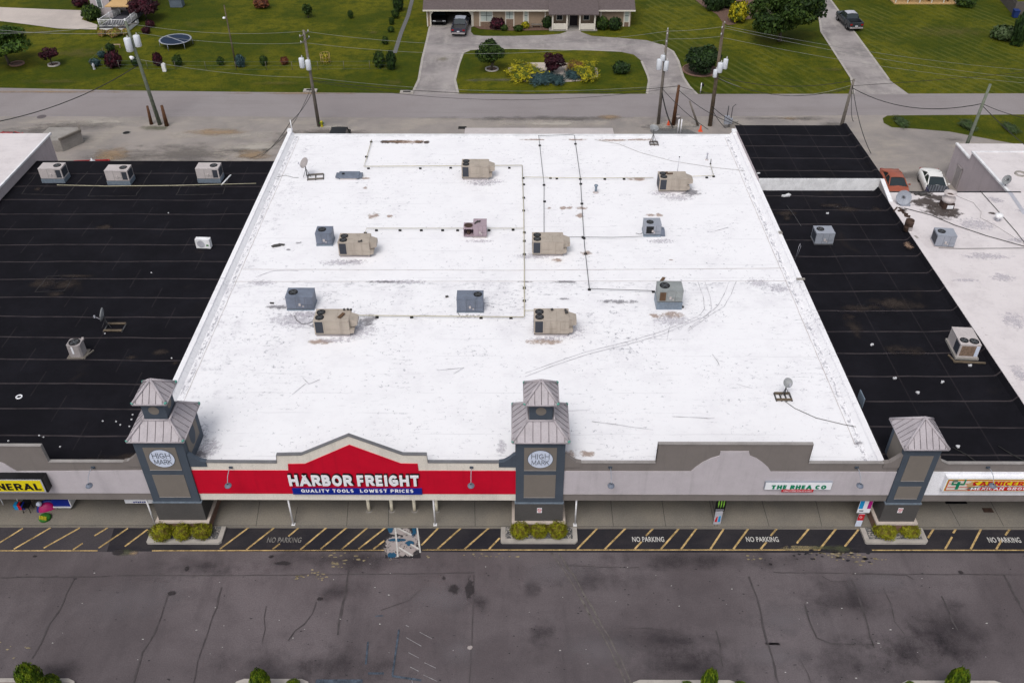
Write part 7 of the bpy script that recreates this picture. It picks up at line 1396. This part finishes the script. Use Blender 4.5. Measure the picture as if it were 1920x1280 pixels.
m_ = MB(); m_.bx(x0, x1, yd0+.02, yd0+.1, 0, .54); m_.prism([(x1, yd0+.03), (x2, yd0+3.8), (x2-.1, yd0+3.9), (x1-.1, yd0+.1)], 0, .54, 'z'); m_.build('skirting', 'vinylwhite', dk, True)
def rail(A_, B_, nm='railing'):
    m_ = MB(); A_ = Vector(A_); B_ = Vector(B_); n = int((B_-A_).length/.22)
    m_.tube([A_+Vector((0, 0, 1.65-.7)), B_+Vector((0, 0, .95))], .05, 4); m_.tube([A_+Vector((0, 0, .1)), B_+Vector((0, 0, .1))], .04, 4)
    for i in range(n+1): p = A_.lerp(B_, i/n); m_.tube([p+Vector((0, 0, .1)), p+Vector((0, 0, .95))], .028, 4)
    for p in (A_, A_.lerp(B_, .5), B_): m_.tube([p, p+Vector((0, 0, 1.1))], .07, 4)
    m_.build(nm, 'vinylwhite', dk, True)
rail((x0+.05, yd0+.1, .7), (x1-.05, yd0+.1, .7)); rail((x1, yd0+.15, .7), (x2-.05, yd0+3.8, .7)); rail((x0+.05, yd0+.15, .7), (x0+1.0, yd1-1.5, .7))
# far right porch
HR = thing('brick_house', (57, 138, 0), 'corner of a house porch with cream railing at the top right edge', 'house')
yr0 = G(1735, 8.5).y; a, b = G(1677, 8.5).x, G(1793, 8.5).x
MB().bx(a, b, yr0, yr0+2.5, 0, .18).build('porch_floor', 'awning', HR, True); MB().bx(a, b, yr0+2.5, yr0+10, 0, 2.8).build('wall', 'tanwall', HR, True)
m_ = MB(); m_.prism([(yr0-.3, 2.8), (yr0+5, 5.2), (yr0+10.5, 2.8)], a-.5, b+.5, 'x'); m_.build('roof', 'shingle', HR, True)
for k in range(6): x = a+.15+(b-a-.3)*k/5; MB().bx(x-.07, x+.07, yr0+.05, yr0+.19, .18, 2.8).build('porch_post', 'creamtrim', HR, True)
m_ = MB(); m_.bx(a+.3, b-.3, yr0+.08, yr0+.14, .9, 1.0)
m_.build('railing', 'creamtrim', HR, True)
for i, px in enumerate((1700, 1737, 1772)):
    t = thing('porch_chair', (G(px, 3).x, yr0+.9, .18), ['left', 'middle', 'right'][i]+' one of three orange-brown chairs on the far right porch', 'chair', 'chairs on the far right porch')
    MB().bx(-.3, .3, -.3, .3, .38, .45).build('seat', 'awning', t); MB().bx(-.3, .3, .25, .32, .45, 1.0).build('backrest', 'awning', t)
    for u in (-.27, .27): MB().bx(u-.03, u+.03, -.3, .3, 0, .38).build('leg', 'awning', t)
# wooden fence, bins, trampoline, mailboxes, wire fence
t = thing('wooden_fence', G(1895, 25), 'grey board fence at the top right corner', 'fence'); A_, B_ = G(1864, -12), G(1900, 29)
m_ = MB(); n = 40
for i in range(n): p = A_.lerp(B_, i/n); m_.box(p.x, p.y, .95, .05, .27, 1.9, atan2(B_.y-A_.y, B_.x-A_.x)+pi/2)
m_.build('board', 'fencewood', t, True); m_ = MB(); m_.tube([A_+Vector((0, .1, 1.5)), B_+Vector((0, .1, 1.5))], .05, 4); m_.build('rail', 'fencewood', t, True)
m_ = MB(); p = B_; q = G(1960, 26); 
for i in range(20): u = p.lerp(q, i/19); m_.box(u.x, u.y, .95, .27, .05, 1.9)
m_.build('board', 'fencewood', t, True)
t = thing('wheelie_bin', G(1902, 33), 'blue wheeled bin against the grey board fence', 'bin'); m_ = MB(); m_.add([(-.3, -.33, .05), (.3, -.33, .05), (.3, .33, .05), (-.3, .33, .05), (-.36, -.4, 1.0), (.36, -.4, 1.0), (.36, .4, 1.0), (-.36, .4, 1.0)], [(0, 3, 2, 1), (0, 1, 5, 4), (1, 2, 6, 5), (2, 3, 7, 6), (3, 0, 4, 7)]); m_.build('bin_body', 'bluebin', t); MB().box(0, 0, 1.03, .78, .86, .06, 0, 0, .08).build('lid', 'bluebin', t)
t = thing('trampoline', G(325, 93), 'round dark blue trampoline with grey rim on the left lawn', 'trampoline'); t.location.y += 1.5
rr = 29/ppm(t.location.y); MB().disc((0, 0, .82), rr*.93, 36).build('mat', 'trampmat', t); MB().lathe([(rr*.92, .83), (rr*.96, .87), (rr*1.02, .85), (rr*1.02, .80), (rr*.92, .80)], n=36).build('rim', 'steelgrey', t)
m_ = MB(); m_.box(0, 0, .84, .12, rr*1.85, .02, .9); m_.build('seam_strip', 'steelgrey', t)
for k in range(6): a = k*pi/3+.3; MB().tube([(cos(a)*rr, sin(a)*rr, .82), (cos(a)*rr*1.02, sin(a)*rr*1.02, 0)], .035).build('leg', 'steelgrey', t)
t = thing('mailbox', G(1313, 175), 'white post mailbox with black box by the driveway mouth', 'mailbox'); m_ = MB(); m_.tube([(0, 0, 0), (0, 0, 1.25)], .06, 6); m_.build('post', 'vinylwhite', t); m_ = MB(); m_.prism([(-.12, .95), (.12, .95), (.12, 1.12), (.07, 1.2), (-.07, 1.2), (-.12, 1.12)], -.3, .25, 'y'); o = m_.build('letter_box', 'signblack', t); o.location = (.15, 0, 0)
t = thing('utility_pedestal', G(309, 134), 'small white utility box on the grass below the trampoline', 'utility box'); m_ = MB(); m_.bx(-.22, .22, -.15, .15, 0, .95); m_.prism([(-.22, .951), (.22, .951), (0, 1.05)], -.15, .15, 'y'); m_.build('cabinet', 'vinylwhite', t)
t = thing('garden_statue', G(177, 130), 'small white and teal yard ornament at the left fence end', 'ornament'); MB().lathe([(.18, 0), (.12, .3), (.2, .5), (.1, .7), (0, .8)], n=10).build('figure', 'silver', t)
t = thing('plant_cage', G(611, 119), 'round wire cage over a yellow flowering plant on the left lawn', 'plant cage')
m_ = MB()
for k in range(10): a = k*pi/5; m_.tube([(cos(a)*.6, sin(a)*.6, 0), (cos(a)*.6, sin(a)*.6, 1.3)], .015, 4)
for z in (.4, .85, 1.3): m_.lathe([(.6, z-.012), (.615, z), (.6, z+.012)], n=20)
m_.build('wire', 'awning', t); shrub(611, 117, 11, 16, 'yellow', 'yellow flowering plant inside the round wire cage', k=dict(n=500, leaf=.12, amp=.3))
t = thing('hvac_box', G(333, 12), 'grey-blue ground unit right of the large red tree', 'air conditioner'); MB().bx(-.9, .9, -.6, .6, 0, 1.1).build('cabinet', 'greybluebox', t); MB().bx(-.95, .95, -.65, .65, 1.101, 1.16).build('lid', 'steelgrey', t)
t = thing('wire_fence', G(172, 128), 'thin wire fence crossing the left lawn above the road', 'fence')
pp = [G(172, 129), G(330, 131), G(500, 132), G(742, 130)]; pp2 = [G(172, 129), G(218, 84)]
for line in (pp, pp2):
    for a, b in zip(line[:-1], line[1:]):
        L_ = (b-a).length; n = max(2, int(L_/3.2))
        for i in range(n): q = a.lerp(b, i/n); MB().tube([q, q+Vector((0, 0, 1.1))], .03, 5).build('post', 'woodgrey', t, True)
        m_ = MB()
        for z in (1.05, .55, .1): m_.tube([a+Vector((0, 0, z)), b+Vector((0, 0, z))], .005, 4)
        m_.build('wire', 'galv', t, True)
t = thing('garden_bench', G(220, 90), 'little tan bench beside the small dark shrub on the lawn', 'bench'); MB().bx(-.5, .5, -.15, .15, .4, .46).build('seat', 'tanwall', t)
for x in (-.4, .4): MB().bx(x-.04, x+.04, -.12, .12, 0, .4).build('leg', 'tanwall', t)
